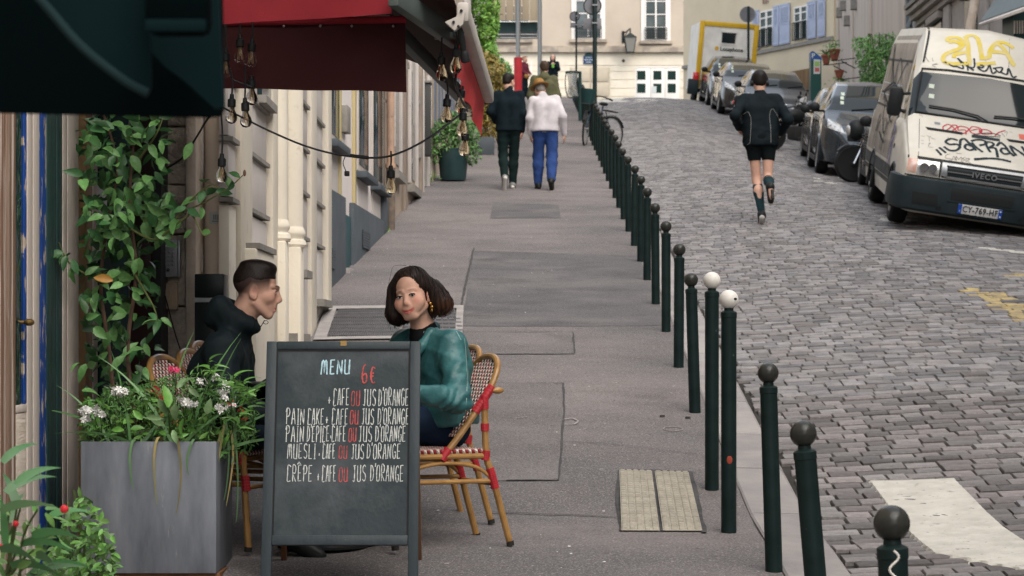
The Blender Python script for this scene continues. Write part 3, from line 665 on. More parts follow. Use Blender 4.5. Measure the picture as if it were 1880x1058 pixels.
# ---- stained houses beyond
FC = Facade((-1.54, 25.15), (-1.27, 32.3), (1, 0)); st_ = thing('stained_house', 'old house with stained flaking ochre render behind the downpipe', 'house', (-1.4, 28, gs(28)), world=True)
mb = MB(); FC.box(mb, 0, FC.L, gs(25) - .5, 10, -4, 0); mb.build('wall', m_oldwall, st_)
for k, (a, b) in enumerate(((.9, 1.7), (3.2, 4.2), (5.4, 6.3))):
    mb = MB(); FC.box(mb, a, b, gs(27) + .6, gs(27) + 2.3, -.01, .01); mb.build('window_pane', m_shopglass, st_)
    for q in (a - .14, b + .02): mb = MB(); FC.box(mb, q, q + .12, gs(27) + .5, gs(27) + 2.4, 0, .05, 0, .01); mb.build('shutter', m_greypan, st_, True)
    mb = MB(); FC.box(mb, a - .15, b + .15, gs(27) + .38, gs(27) + .48, 0, .10); mb.build('sill', m_ledge, st_)
for u in (2.2, 4.8): mb = MB(); FC.box(mb, u, u + .3, gs(26) - .4, 10, .0, .05, 0, .01); mb.build('pilaster', m_oldwall, st_, True)
for k in range(14):
    u = random.uniform(.4, 6.6); z = gs(25 + u) + random.uniform(.4, 2.6); mb = MB(); FC.box(mb, u, u + .08, z, z + random.uniform(.05, .3), 0, .06); mb.build('wall_fitting', m_ledge, st_)
# tall dark cabinet, grey blue shuttered house
cb = thing('wall_cabinet', 'tall narrow dark grey cabinet on the stained wall', 'cabinet', P(779, 285, 31.0), world=True)
z0, z1 = ZY(285, 31), ZY(152, 31); MB().span((XY(769, 31), 31, z0), (XY(790, 31), 31.3, z1), bev=.01).build('cabinet_body', M('dark_grey_metal', (.045, .047, .045), .5), cb, True)
MB().span((XY(767, 31), 30.97, z1), (XY(792, 31), 31.33, z1 + .03)).build('cabinet_lid', m_ledge, cb)
FD = Facade((-1.26, 32.4), (-.78, 62), (1, 0)); sh = thing('shuttered_house', 'grey house with faded blue shutters half hidden by the climbing greenery', 'house', (-1, 45, gs(45)), world=True)
mb = MB(); FD.box(mb, 0, FD.L, gs(32) - .5, 16, -5, 0); mb.build('wall', m_white_wall, sh)
m_shut = M('faded_blue_shutter', (.14, .17, .22), .7, c2=(.10, .125, .16), ns=5)
for i in range(7):
    for lv in range(3):
        u = .6 + i * 2.2; z0 = gs(32 + u) + .8 + lv * 2.8
        mb = MB(); FD.box(mb, u, u + .8, z0, z0 + 1.7, -.01, .012); mb.build('window_pane', m_shopglass, sh)
        for q in (u - .42, u + .82): mb = MB(); FD.box(mb, q, q + .4, z0 - .05, z0 + 1.75, 0, .05); mb.build('shutter', m_shut, sh)
mb = MB(); FD.box(mb, 0, FD.L, gs(32) - .5, gs(62) + .2, 0.0, .03); mb.build('plinth', m_oldwall, sh)
# ================================================================ end of the street
m_wsash = M('white_sash_paint', (.72, .70, .66), .5)
m_glass = M('window_glass', (.05, .065, .07), .06, c2=(.10, .12, .125), ns=1.5, spec=.7)
m_glassd = M('dark_window_glass', (.008, .028, .026), .08, spec=.6)
m_railing = M('wrought_iron', (.012, .018, .018), .5)
m_upper = M('beige_upper_render', (.50, .43, .35), .88, c2=(.43, .37, .30), ns=.5, c3=(.36, .30, .24), ns3=3, lo3=.62, hi3=.8, bump=.2, bs=30)
m_cornice = M('weathered_cornice', (.40, .345, .275), .85, c2=(.26, .225, .19), ns=2.5, lo=.45, hi=.6, c3=(.16, .14, .12), ns3=9, lo3=.6, hi3=.75)
m_garage = M('cream_garage_door', (.50, .44, .34), .6, c2=(.45, .395, .31), ns=3)
YE = 98.0
FE_ = Facade((-14, YE), (8.62, YE), (0, -1))
eb = thing('end_house', 'wide cream and beige house closing the top of the street', 'house', (2, YE, 10.5), world=True)
def eu(px): return FE_.u(px)
def ez(py): return ZY(py, YE)
def fe(name, mat, px0, px1, py0, py1, d0, d1, bev=0, par=eb, fac=FE_):
    u0, za = fac.uz(px0, py0); u1, zb_ = fac.uz(px1, py1); mb = MB(); fac.box(mb, u0, u1, za, zb_, d0, d1, 0, bev); return mb.build(name, mat, par, bev > 0)
zg = 9.0
mb = MB(); FE_.box(mb, 0, FE_.L, ez(92), 26, -6, 0); mb.build('upper_wall', m_upper, eb)
mb = MB(); FE_.box(mb, 0, FE_.L, zg, ez(95), -6, .0); mb.build('lower_wall', m_creamlo, eb)
mb = MB(); FE_.box(mb, 0, FE_.L, ez(97), ez(88), -.1, .22); FE_.box(mb, 0, FE_.L, ez(88), ez(85), -.1, .12); mb.build('cornice', m_cornice, eb)
mb = MB()
for py in (106, 132, 147, 163, 176):      # courses of the rendered ground floor stand proud between joints
    pass
for (a, b) in ((904, 1044), (1121, 1166), (1247, 1272)):
    for y0, y1 in ((121, 131), (132.2, 146), (147.2, 162), (163.2, 177), (178.2, 192)):
        fe('render_course', m_creamlo, a, b, y0, y1, .0, .035)
fe('lintel_band', m_creamlo, 904, 1272, 98, 120, .0, .03)
def window(par, fac, px0, px1, py0, py1, cols, rows, sash=m_wsash, pane=m_glass, surround=None, sill=True, reveal=.03, name='window'):
    u0, z1 = fac.uz(px0, py0); u1, z0 = fac.uz(px1, py1); s = abs(u1 - u0); t = .055
    if u1 < u0: u0, u1 = u1, u0
    mb = MB()
    for a in ((u0, u0 + t, z0, z1), (u1 - t, u1, z0, z1), (u0 + t, u1 - t, z1 - t, z1), (u0 + t, u1 - t, z0, z0 + t)): fac.box(mb, *a, reveal, reveal + .05)
    for i in range(1, cols): q = u0 + (u1 - u0) * i / cols; fac.box(mb, q - t * .7, q + t * .7, z0 + t, z1 - t, reveal, reveal + .045)
    for j in range(1, rows): q = z0 + (z1 - z0) * j / rows; fac.box(mb, u0 + t, u1 - t, q - t * .4, q + t * .4, reveal, reveal + .04)
    fr = mb.build(name, sash, par)
    for i in range(cols):
        for j in range(rows):
            mb = MB(); fac.box(mb, u0 + (u1 - u0) * i / cols + t * .5, u0 + (u1 - u0) * (i + 1) / cols - t * .5, z0 + (z1 - z0) * j / rows + t * .3, z0 + (z1 - z0) * (j + 1) / rows - t * .3, reveal - .01, reveal + .012)
            mb.build('pane', pane, fr)
    return fr
def railing(par, fac, px0, px1, py0, py1, d=.14, n=12):
    u0, z1 = fac.uz(px0, py0); u1, z0 = fac.uz(px1, py1)
    if u1 < u0: u0, u1 = u1, u0
    mb = MB()
    for z in (z0 + .04, z1, z0 + (z1 - z0) * .8): fac.box(mb, u0, u1, z - .015, z + .015, d, d + .03)
    for k in range(n + 1): q = u0 + (u1 - u0) * k / n; fac.box(mb, q - .011, q + .011, z0, z1, d + .005, d + .025)
    for k in range(n):
        q = u0 + (u1 - u0) * (k + .5) / n; mb.tube([fac.pt(q + .04 * math.cos(t), z0 + (z1 - z0) * .4 + .08 * math.sin(t), d + .015) for t in np.linspace(0, 6.28, 9)[:-1]], .008, 4, closed=True)
    return mb.build('railing', m_railing, par)
for px0, px1, py1 in ((1180, 1228, 76), (1052, 1108, 73)):
    fe('window_surround', m_wsash, px0 - 3, px0 + 4, -45, py1, 0, .045); fe('window_surround', m_wsash, px1 - 4, px1 + 3, -45, py1, 0, .045)
    window(eb, FE_, px0 + 4, px1 - 4, -45, py1 - 1, 2, 5); railing(eb, FE_, px0 + 4, px1 - 4, py1 - 24, py1 - 2)
    fe('sill', m_cornice, px0 - 6, px1 + 6, py1, py1 + 5.5, 0, .2)
fe('window_surround', m_wsash, 915, 976, 48, 73, 0, .04); window(eb, FE_, 918, 972, 10, 72, 3, 4, reveal=.045); fe('sill', m_cornice, 905, 978, 73, 79, 0, .2)
fe('red_curtain', M('dull_red_cloth', (.22, .04, .06), .9), 916, 934, 58, 66, .09, .12)
fe('garage_door', m_garage, 1046, 1119, 124, 215, .0, .01)
for y0, y1 in ((126, 150), (152, 177), (179, 205)):
    for a, b in ((1049, 1082), (1085, 1117)): fe('door_panel', m_garage, a, b, y0, y1, .012, .05, .01)
fe('door_frame', m_wsash, 1165, 1168, 123, 215, 0, .03); fe('door_frame', m_wsash, 1246, 1249, 123, 215, 0, .03); fe('door_frame', m_wsash, 1168, 1246, 122, 125, 0, .035)
for k in range(3):
    a = 1168 + 26.3 * k
    fe('garage_leaf', m_wsash, a + .3, a + 25.8, 126, 215, .0, .05, .006)
    for y0, y1 in ((130.5, 147), (154, 171)): fe('garage_pane', m_glassd, a + 5 if k else a + 1.5, a + 20 if k else a + 17, y0, y1, .045, .058)
fe('door_notice', m_print, 1196.5, 1205, 159, 171, .06, .063)
fe('door_frame', m_wsash, 925, 927, 112, 215, 0, .04); fe('door_frame', m_wsash, 974, 977, 112, 215, 0, .04); fe('grey_door', m_garage, 927, 974, 113, 215, 0, .02)
# round vent
mb = MB(); u, z = FE_.uz(1144.5, 112); mb.tube([FE_.pt(u, z, .02), FE_.pt(u, z, .06)], .075, n=14); mb.build('vent', M('rusty_vent', (.10, .06, .045), .8), eb)
tag(MB().tube([P(1273, -60, YE - .15), P(1273, 90, YE - .15), P(1272, 210, YE - .15)], .09, 10).build('downpipe', M('grey_zinc', (.18, .20, .21), .5), None, True), 'grey zinc downpipe on the right corner of the end house', 'downpipe')
# street name plate: blue enamel with an arched top; its wording is too small to read in the photo
npl = thing('street_nameplate', 'blue enamel street name plate on the end house beside the tall sign pole', 'nameplate', P(1081, 108, YE - .05), world=True)
u0, z1 = FE_.uz(1071, 103); u1, z0 = FE_.uz(1091, 118); um = (u0 + u1) / 2; m_enam = M('blue_enamel', (.015, .045, .12), .35); m_enamg = M('green_enamel', (.015, .07, .06), .35)
mb = MB(); FE_.box(mb, u0, u1, z0, z1, .04, .07); mb.build('plate', m_enam, npl)
mb = MB(); mb.prism([(um + .2 * math.cos(t), z1 + .01 + .15 * math.sin(t)) for t in np.linspace(0, math.pi, 12)], .04, .068, 1, 0, FE_.T); mb.build('arched_top', m_enamg, npl)
mb = MB()
for a, b, zz, h in ((um - .16, um + .16, .78, .05), (um - .2, um - .03, .5, .05), (um + .0, um + .2, .5, .05), (um - .13, um + .13, .22, .05)):
    n = max(2, int((b - a) / .055))
    for k in range(n):
        q = a + (b - a) * k / n; FE_.box(mb, q, q + .035, z0 + (z1 - z0) * zz - h / 2, z0 + (z1 - z0) * zz + h / 2, .071, .074)
mb.build('lettering', m_print, npl)
# wall lantern on a bracket
ln = thing('wall_lantern', 'black four sided lantern hanging from a scrolled bracket on the end house', 'lantern', P(1155, 78, YE - .7), world=True)
c = P(1157, 78, YE - .7)
def lq(r, z): return [(c.x + i * r, c.y + j * r, z) for i, j in ((-1, -1), (1, -1), (1, 1), (-1, 1))]
zt, zb_ = ZY(70, YE - .7), ZY(96, YE - .7)
mb = MB(); top, bot = lq(.27, zt), lq(.16, zb_); mb.add(top + bot, [(0, 1, 5, 4), (1, 2, 6, 5), (2, 3, 7, 6), (3, 0, 4, 7)]); mb.build('glass', M('lantern_glass', (.22, .22, .2), .15, spec=.7), ln)
mb = MB()
for a, b in zip(lq(.275, zt), lq(.165, zb_)): mb.tube([a, b], .018, 6)
q = lq(.3, zt); mb.add(q + [(c.x, c.y, zt + .28)], [(0, 1, 4), (1, 2, 4), (2, 3, 4), (3, 0, 4), (3, 2, 1, 0)]); mb.sphere((c.x, c.y, zt + .32), .05, 8); mb.box((c.x, c.y, zb_ - .02), (.36, .36, .05)); mb.build('lantern_frame', m_railing, ln)
wx = P(1144, 70, YE); mb = MB(); mb.box((wx.x, YE - .03, ZY(68, YE)), (.12, .06, .55)); mb.tube(bez([(wx.x, YE - .05, ZY(62, YE)), (wx.x + .15, YE - .35, ZY(60, YE)), (c.x, c.y, ZY(57, YE)), (c.x, c.y, zt + .3)]), .03, 6)
mb.tube(bez([(wx.x, YE - .05, ZY(74, YE)), (wx.x + .1, YE - .25, ZY(66, YE)), (wx.x + .2, YE - .5, ZY(60, YE))]), .02, 6); mb.build('bracket', m_railing, ln)
# house right of the end house (mauve grey, flower box)
FG = Facade((8.75, 99), (15, 97), (0, -1)); mv = thing('mauve_house', 'mauve grey house with flower box window behind the yellow edged trailer', 'house', (10, 98, 11), world=True)
mb = MB(); FG.box(mb, 0, FG.L, zg, 26, -5, 0); mb.build('wall', M('mauve_render', (.30, .265, .26), .88, c2=(.25, .22, .22), ns=.8), mv)
fe('window_surround', m_creamlo, 1304, 1312, -40, 38, 0, .05, par=mv, fac=FG); fe('window_surround', m_creamlo, 1344, 1358, -40, 38, 0, .05, par=mv, fac=FG)
window(mv, FG, 1313, 1343, -30, 22, 2, 3, pane=m_glassd); railing(mv, FG, 1306, 1344, 30, 40, .3, 10)
# scaffold hoarding on the left of the street end
YH = 70.0
m_hoard = M('beige_corrugated_sheet', (.42, .345, .24), .55, c2=(.35, .285, .2), ns=2, st=(1, 1, .2)); m_galv = M('galvanised_tube', (.24, .25, .25), .5, metal=.5)
sc = thing('scaffold', 'scaffold tower clad with beige sheets standing on grey and red posts', 'scaffold', (XY(955, YH), YH, gs(YH)), world=True)
for k in range(6):
    a, b = XY(900 + 14.6 * k, YH), XY(900 + 14.6 * (k + 1), YH) - .02
    MB().span((a, YH - .02 - .02 * (k % 2), ZY(38, YH)), (b, YH + .02, ZY(-60, YH)), bev=.01).build('cladding_sheet', m_hoard, sc, True)
MB().span((XY(900, YH), YH + .3, ZY(56, YH)), (XY(987, YH), YH + 1.5, ZY(38, YH))).build('deck', m_greenp, sc)
for px in (951, 991): MB().cyl((XY(px, YH), YH - .06, gs(YH) - .1), (XY(px, YH), YH - .06, ZY(-60, YH)), .075).build('scaffold_post', m_galv, sc, True)
mb = MB()
for py in (64, 70): mb.cyl((XY(905, YH), YH, ZY(py, YH)), (XY(991, YH), YH, ZY(py, YH)), .03)
mb.build('guard_tube', m_galv, sc, True)
MB().lathe([(.13, ZY(185, YH - 4)), (.13, ZY(106, YH - 4))], 18, 0, Matrix.Translation((XY(951, YH - 4), YH - 4, 0))).build('red_post_sleeve', M('red_foam', (.46, .03, .04), .6, c2=(.36, .025, .03), ns=4), sc, True)

# sign poles seen from behind
m_signback = M('sign_back_grey', (.17, .17, .185), .5, c2=(.14, .14, .15), ns=6); m_signrim = M('sign_rim', (.03, .035, .036), .5); m_signdark = M('dark_green_pole', (.010, .022, .022), .4)
def sign_pole(px, Y, py_disc, rd, py_rect, w, h, label, base=None, rp=.045):
    x = XY(px, Y); t = thing('sign_pole', label, 'sign pole', (x, Y, gs(Y)), world=True); g = gs(Y)
    zt = ZY(py_disc, Y) + rd
    MB().cyl((x, Y, g - .1), (x, Y, zt), rp, n=14).build('pole', m_signdark, t, True)
    o = x - .05
    mb = MB(); mb.cyl((o, Y + rp + .03, ZY(py_disc, Y)), (o, Y + rp + .01, ZY(py_disc, Y)), rd, n=28); mb.build('sign_disc', m_signback, t, True)
    mb = MB(); mb.tube([(o + rd * math.cos(a), Y + rp + .02, ZY(py_disc, Y) + rd * math.sin(a)) for a in np.linspace(0, 6.283, 29)[:-1]], .018, 6, closed=True); mb.build('sign_rim', m_signrim, t, True)
    MB().span((o - w / 2, Y + rp + .008, ZY(py_rect, Y) - h / 2), (o + w / 2, Y + rp + .03, ZY(py_rect, Y) + h / 2), bev=.006).build('sign_plate', m_signback, t, True)
    mb = MB()
    for py in (py_disc, py_rect): mb.box((x, Y, ZY(py, Y)), (rp * 2.5, rp * 2.5, .03))
    mb.build('clamp', m_galv, t); return t
sign_pole(1092, 46.0, 10, .19, 43, .40, .24, 'tall dark sign pole by the parked bicycle, round sign seen from behind', rp=.05)
sign_pole(1058, 66.0, 30, .15, 46, .27, .17, 'thin distant sign pole with two grey sign backs beside the litter bag', rp=.03)

# ================================================================ right hand houses
m_pale = M('pale_yellow_render', (.62, .53, .38), .88, c2=(.55, .47, .34), ns=.8, c3=(.46, .40, .3), ns3=4, lo3=.65, hi3=.8)
m_blush = M('pale_blue_shutter', (.42, .47, .60), .6, c2=(.36, .41, .54), ns=5, c3=(.5, .5, .52), ns3=20, lo3=.66, hi3=.75)
FR = Facade((7.6, 77.6), (11.15, 71.7), (-1, -1)); bl = thing('shuttered_yellow_house', 'pale yellow house with pale blue shutters behind the parked cars', 'house', (9, 75, gs(72)), world=True)
def fr_(name, mat, px0, px1, py0, py1, d0, d1, bev=0): return fe(name, mat, px0, px1, py0, py1, d0, d1, bev, bl, FR)
mb = MB(); FR.box(mb, -2, FR.L, gs(70) - 2, 26, -5, 0); mb.build('wall', m_pale, bl)
u0, z0 = FR.uz(1380, 97); u1, z1 = FR.uz(1518, 71); mb = MB(); FR.box(mb, -2, FR.L, (z0 + z1) / 2 - .1, (z0 + z1) / 2 + .02, 0, .08); mb.build('string_course', m_ledge, bl)
zs = (z0 + z1) / 2 + .12
def shut_window(pxa, pxb, pyt, sh_):
    u0 = FR.u(pxa); u1 = FR.u(pxb); zt_ = FR.uz(pxa, pyt)[1]
    pa = [pxa, pxb]; s = abs(u1 - u0)
    mb = MB(); t = .06
    for a in ((u0, u0 + t, zs, zt_), (u1 - t, u1, zs, zt_), (u0 + t, u1 - t, zt_ - t, zt_), ((u0 + u1) / 2 - .05, (u0 + u1) / 2 + .05, zs, zt_ - t)): FR.box(mb, *a, .0, .05)
    for j in (1, 2): q = zs + (zt_ - zs) * (.3 + j * .25); FR.box(mb, u0 + t, u1 - t, q - .025, q + .025, 0, .04)
    w_ = mb.build('window', m_wsash, bl)
    for i in range(2):
        for j in range(3):
            a = u0 + (u1 - u0) * i / 2; q = [zs, zs + (zt_ - zs) * .55, zs + (zt_ - zs) * .8, zt_]; mb = MB(); FR.box(mb, a + .05, a + (u1 - u0) / 2 - .05, q[j] + .02, q[j + 1] - .03, -.01, .015); mb.build('pane', m_glassd, w_)
    mb = MB()
    for k in range(9): q = u0 + s * k / 8; FR.box(mb, q - .012, q + .012, zs, zs + .62, .10, .12)
    for z in (zs + .02, zs + .62): FR.box(mb, u0, u1, z - .018, z + .018, .095, .125)
    mb.build('railing', m_railing, bl)
    for a, b in sh_:
        ua, ub_ = FR.u(a), FR.u(b)
        mb = MB(); FR.box(mb, ua, ub_, zs - .05, zt_ + .08, .03, .075, 0, .005); o = mb.build('shutter', m_blush, bl, True)
        mb = MB()
        for k in range(16): zz = zs + (zt_ - zs) * (.55 + .43 * k / 16); FR.box(mb, ua + .07, ub_ - .07, zz, zz + .02, .076, .092)
        for z in (zs, zs + (zt_ - zs) * .5, zt_ + .02): FR.box(mb, ua + .01, ub_ - .01, z, z + .06, .076, .085)
        tag(mb.build('louvre', m_blush, o), kind='stuff')
shut_window(1396, 1421, 22, ((1384, 1395), (1421.5, 1432), (1433.5, 1452)))
shut_window(1459, 1484, 14, ((1484.5, 1500), (1503, 1517)))
fr_('brown_door', m_ochrewood, 1452, 1500, 132, 190, 0, .03)
fr_('attic_vent', m_brownwood, 1401, 1411, -2, 5, 0, .03)
# white house
FW = Facade((11.05, 70.5), (8.95, 47.2), (-1, 0)); ww = thing('tall_white_house', 'tall streaked off white house wall with hanging flower pots', 'house', (10, 58, gs(58)), world=True)
m_offw = M('streaked_off_white', (.56, .49, .42), .88, c2=(.46, .40, .345), ns=1.6, st=(1, 1, .12), c3=(.36, .31, .27), ns3=5, lo3=.62, hi3=.8)
mb = MB(); FW.box(mb, 0, FW.L, gs(45) - 3, 26, -5, 0); mb.build('wall', m_offw, ww)
for px, w in ((1540, .16), (1566, .2), (1600, .14), (1520, .2)):
    u = FW.u(px); mb = MB(); FW.box(mb, u, u + w * 2, gs(45) - 3, 25, 0, .07, 0, .02); mb.build('pilaster', m_offw, ww, True)
for px, py in ((1552, 12), (1545, 25), (1572, 10), (1559, 40)):
    u, z = FW.uz(px, py); mb = MB(); FW.box(mb, u, u + .3, z - .15, z + .15, 0, .18); mb.build('bracket', m_ledge, ww)
# wall pots on brackets
m_terra = M('terracotta', (.30, .10, .06), .8, c2=(.22, .075, .05), ns=10)
def wall_pot(px, py, Y, label, sc_=1.):
    p = P(px, py, Y); t = thing('wall_pot', label, 'flower pot', p)
    MB().lathe([(.09 * sc_, 0), (.15 * sc_, .24 * sc_), (.17 * sc_, .24 * sc_), (.17 * sc_, .29 * sc_), (.001, .29 * sc_)], 16).build('pot', m_terra, t, True)
    mb = MB(); mb.tube([(.6, 0, .05), (.1, 0, -.02), (-.1, 0, -.02)], .015, 6); mb.tube([(.6, 0, -.25), (.2, 0, -.04)], .015, 6); mb.build('bracket', m_railing, t)
    return t, p
POTS = [wall_pot(1532, 110, 58.5, 'terracotta pot on a wall bracket, upper one on the white house'), wall_pot(1541, 145, 56.5, 'lower wall pot with drooping plant on the white house', .8), wall_pot(1517, 118, 60, 'small wall pot with spiky plant right behind the parking meter', .9)]
# blue grey timber house and the stone house behind the van
m_bgrey = M('blue_grey_timber', (.15, .18, .20), .7, c2=(.12, .145, .16), ns=4)
FT = Facade((9.0, 47.0), (8.55, 43.2), (-1, 0)); th = thing('timbered_house', 'house with blue grey timber framing and cream infill above the van', 'house', (8.8, 45, gs(45)), world=True)
mb = MB(); FT.box(mb, 0, FT.L, gs(43) - 2, 26, -5, 0); mb.build('wall', M('cream_infill', (.56, .47, .34), .88), th)
for u, w in ((0, .25), (1.1, .2), (2.0, .2), (FT.L - .5, .5)): mb = MB(); FT.box(mb, u, u + w, gs(43) - 2, 26, 0, .06, 0, .008); mb.build('timber_post', m_bgrey, th, True)
for z in (ZY(38, 45), ZY(-30, 45), ZY(110, 45)): mb = MB(); FT.box(mb, 0, FT.L, z, z + .2, 0.003, .063, 0, .008); mb.build('timber_rail', m_bgrey, th, True)
mb = MB(); FT.box(mb, 1.35, 1.95, ZY(80, 45), ZY(50, 45), .0, .05); mb.build('window_pane', m_glassd, th)
mb = MB(); FT.box(mb, FT.L - 1.3, FT.L - .55, gs(43) - 2, ZY(-60, 45), .0, .09); mb.build('grey_panel', M('grey_panel_paint', (.30, .30, .31), .8), th)
FH = Facade((8.5, 43.1), (8.5, 30.0), (-1, 0)); hs = thing('stone_house', 'grey stone house with curved cornice above the graffiti van', 'house', (8.6, 37, gs(37)), world=True)
m_gstone = M('grey_dressed_stone', (.40, .36, .32), .85, c2=(.31, .28, .25), ns=1.8, c3=(.22, .2, .18), ns3=6, lo3=.63, hi3=.78)
mb = MB(); FH.box(mb, 0, 58, -2, 12, -5, 0); mb.build('wall', m_gstone, hs)
def fh(name, mat, px0, px1, py0, py1, d0, d1, bev=0): return fe(name, mat, px0, px1, py0, py1, d0, d1, bev, hs, FH)
zc_ = FH.uz(1700, 12)[1]
for dz, d, h in ((0, .30, .10), (-.12, .22, .10), (-.24, .12, .10)): mb = MB(); FH.box(mb, 0, 7.5, zc_ + dz - h, zc_ + dz, 0, d, 0, .01); mb.build('cornice', m_gstone, hs, True)
mb = MB(); FH.box(mb, 0, 7.5, zc_ + .02, zc_ + .10, 0, .34); mb.build('cornice_lead', m_ledge, hs)
for u0 in (1.2, 4.3): mb = MB(); FH.box(mb, u0, u0 + 1.0, zc_ - 2.6, zc_ - .5, -.02, .02); mb.build('window_pane', m_glassd, hs); mb = MB(); FH.box(mb, u0 - .1, u0 + 1.1, zc_ - .5, zc_ - .35, 0, .12, 0, .02); mb.build('lintel', m_gstone, hs, True)
for u0 in (.2, 2.6, 5.8):
    mb = MB(); FH.box(mb, u0, u0 + .5, gs(30) - 3, zc_ - .36, 0, .07, 0, .015); mb.build('pilaster', m_gstone, hs, True)
tag(MB().tube([P(1797, -40, 33.2), P(1788, 15, 33.2), P(1781, 50, 33.2), P(1779, 130, 33.2)], .075, 12).build('drainpipe', m_stonel, None, True), 'thick pale bent drainpipe on the house above the van', 'drainpipe')
# dark awning at the top right corner
da = thing('dark_shop_awning', 'dark green shop awning with pale edge above the graffiti van roof', 'awning', P(1850, 40, 29), world=True)
a, b, c2_, d2_ = P(1800, 45, 31.5), P(1900, 10, 27), P(1930, -60, 27.5), P(1850, -30, 32.5)
mb = MB(); mb.add([a, b, c2_, d2_] + [p + Vector((0, 0, .05)) for p in (a, b, c2_, d2_)], [(0, 1, 2, 3), (4, 5, 6, 7), (0, 1, 5, 4), (1, 2, 6, 5), (2, 3, 7, 6), (3, 0, 4, 7)]); mb.build('canopy', m_greenp, da)
mb = MB(); mb.tube([a, b], .03, 6); mb.build('front_bar', m_white_wall, da, True)
mb = MB(); e = P(1858, 62, 30); mb.span((XY(1858, 30), 29.9, e.z - 1.2), (XY(1935, 30), 30.6, ZY(18, 30))); mb.build('shop_wall', m_greenp, da)
mb = MB()
for k in range(9): mb.span((XY(1862 + 4.6 * k, 29.85), 29.84, ZY(62, 29.85)), (XY(1864 + 4.6 * k, 29.85), 29.88, ZY(38, 29.85)))
mb.build('grille', m_whitewood, da)
# traffic mirror, parking meter
tm = thing('road_sign', 'round traffic sign back on a grey pole beside the yellow edged trailer', 'road sign', (XY(1373, 66), 66, gs(66)), world=True)
x = XY(1374, 66); MB().cyl((x, 66, gs(66) - .5), (x, 66, ZY(12, 66)), .04).build('pole', m_signdark, tm, True)
mb = MB(); mb.cyl((x - .02, 66.06, ZY(26, 66)), (x - .02, 66.09, ZY(26, 66)), .24, n=24); mb.build('sign_disc', m_signback, tm, True)
mb = MB(); mb.tube([(x - .02 + .24 * math.cos(q), 66.07, ZY(26, 66) + .24 * math.sin(q)) for q in np.linspace(0, 6.28, 25)[:-1]], .02, 6, closed=True); mb.build('sign_rim', m_galv, tm, True)
pm = thing('parking_meter', 'green and blue parking meter with a white P behind the motorcycles', 'parking meter', (XY(1497, 50), 50, gs(50) - .2), world=True)
YM = 50.; m_pmg = M('meter_green', (.010, .06, .05), .4); m_pmb = M('meter_blue', (.02, .08, .25), .4)
def mp_(px, py): return (XY(px, YM), ZY(py, YM))
MB().prism([mp_(*q) for q in ((1488, 230), (1489, 111), (1508, 111), (1508, 230))], YM, YM + .3).build('meter_body', m_pmg, pm)
MB().prism([mp_(*q) for q in ((1488.5, 111), (1488.5, 95), (1493, 94), (1508.5, 106), (1508.5, 111))], YM - .01, YM + .31).build('meter_cap', m_pmb, pm)
MB().prism([mp_(*q) for q in ((1493.5, 136), (1494, 109), (1506, 110), (1505.5, 136))], YM - .012, YM - .002).build('tariff_card', m_print, pm)
MB().prism([mp_(*q) for q in ((1495.5, 122), (1495.5, 113), (1504.5, 113), (1504.5, 122))], YM - .018, YM - .013).build('card_mark', M('card_green', (.25, .42, .12), .7), pm)
MB().prism([mp_(*q) for q in ((1496, 132), (1496, 124), (1504, 125), (1504, 132))], YM - .018, YM - .013).build('card_mark', M('card_red', (.42, .10, .08), .7), pm)
def flat_text(s, size, mat, par, T, name='lettering', ext=.002, bold=.0, align='CENTER', sp=1.):
    c = bpy.data.curves.new(name, 'FONT'); c.body = s; c.size = size; c.align_x = align; c.align_y = 'CENTER'; c.extrude = ext; c.offset = bold; c.resolution_u = 3
    c.space_character = sp; o = bpy.data.objects.new(name, c); COL.objects.link(o); bpy.context.view_layer.update()
    me = bpy.data.meshes.new_from_object(o); bpy.data.objects.remove(o); me.materials.clear(); me.materials.append(mat)
    me.transform(T); return put(name, me, par)
VERT = Matrix.Rotation(R(90), 4, 'X')      # text standing up, facing -Y
flat_text('P', .16, m_print, pm, Matrix.Translation((XY(1493, YM), YM - .016, ZY(103, YM))) @ VERT, 'letter', bold=.004)
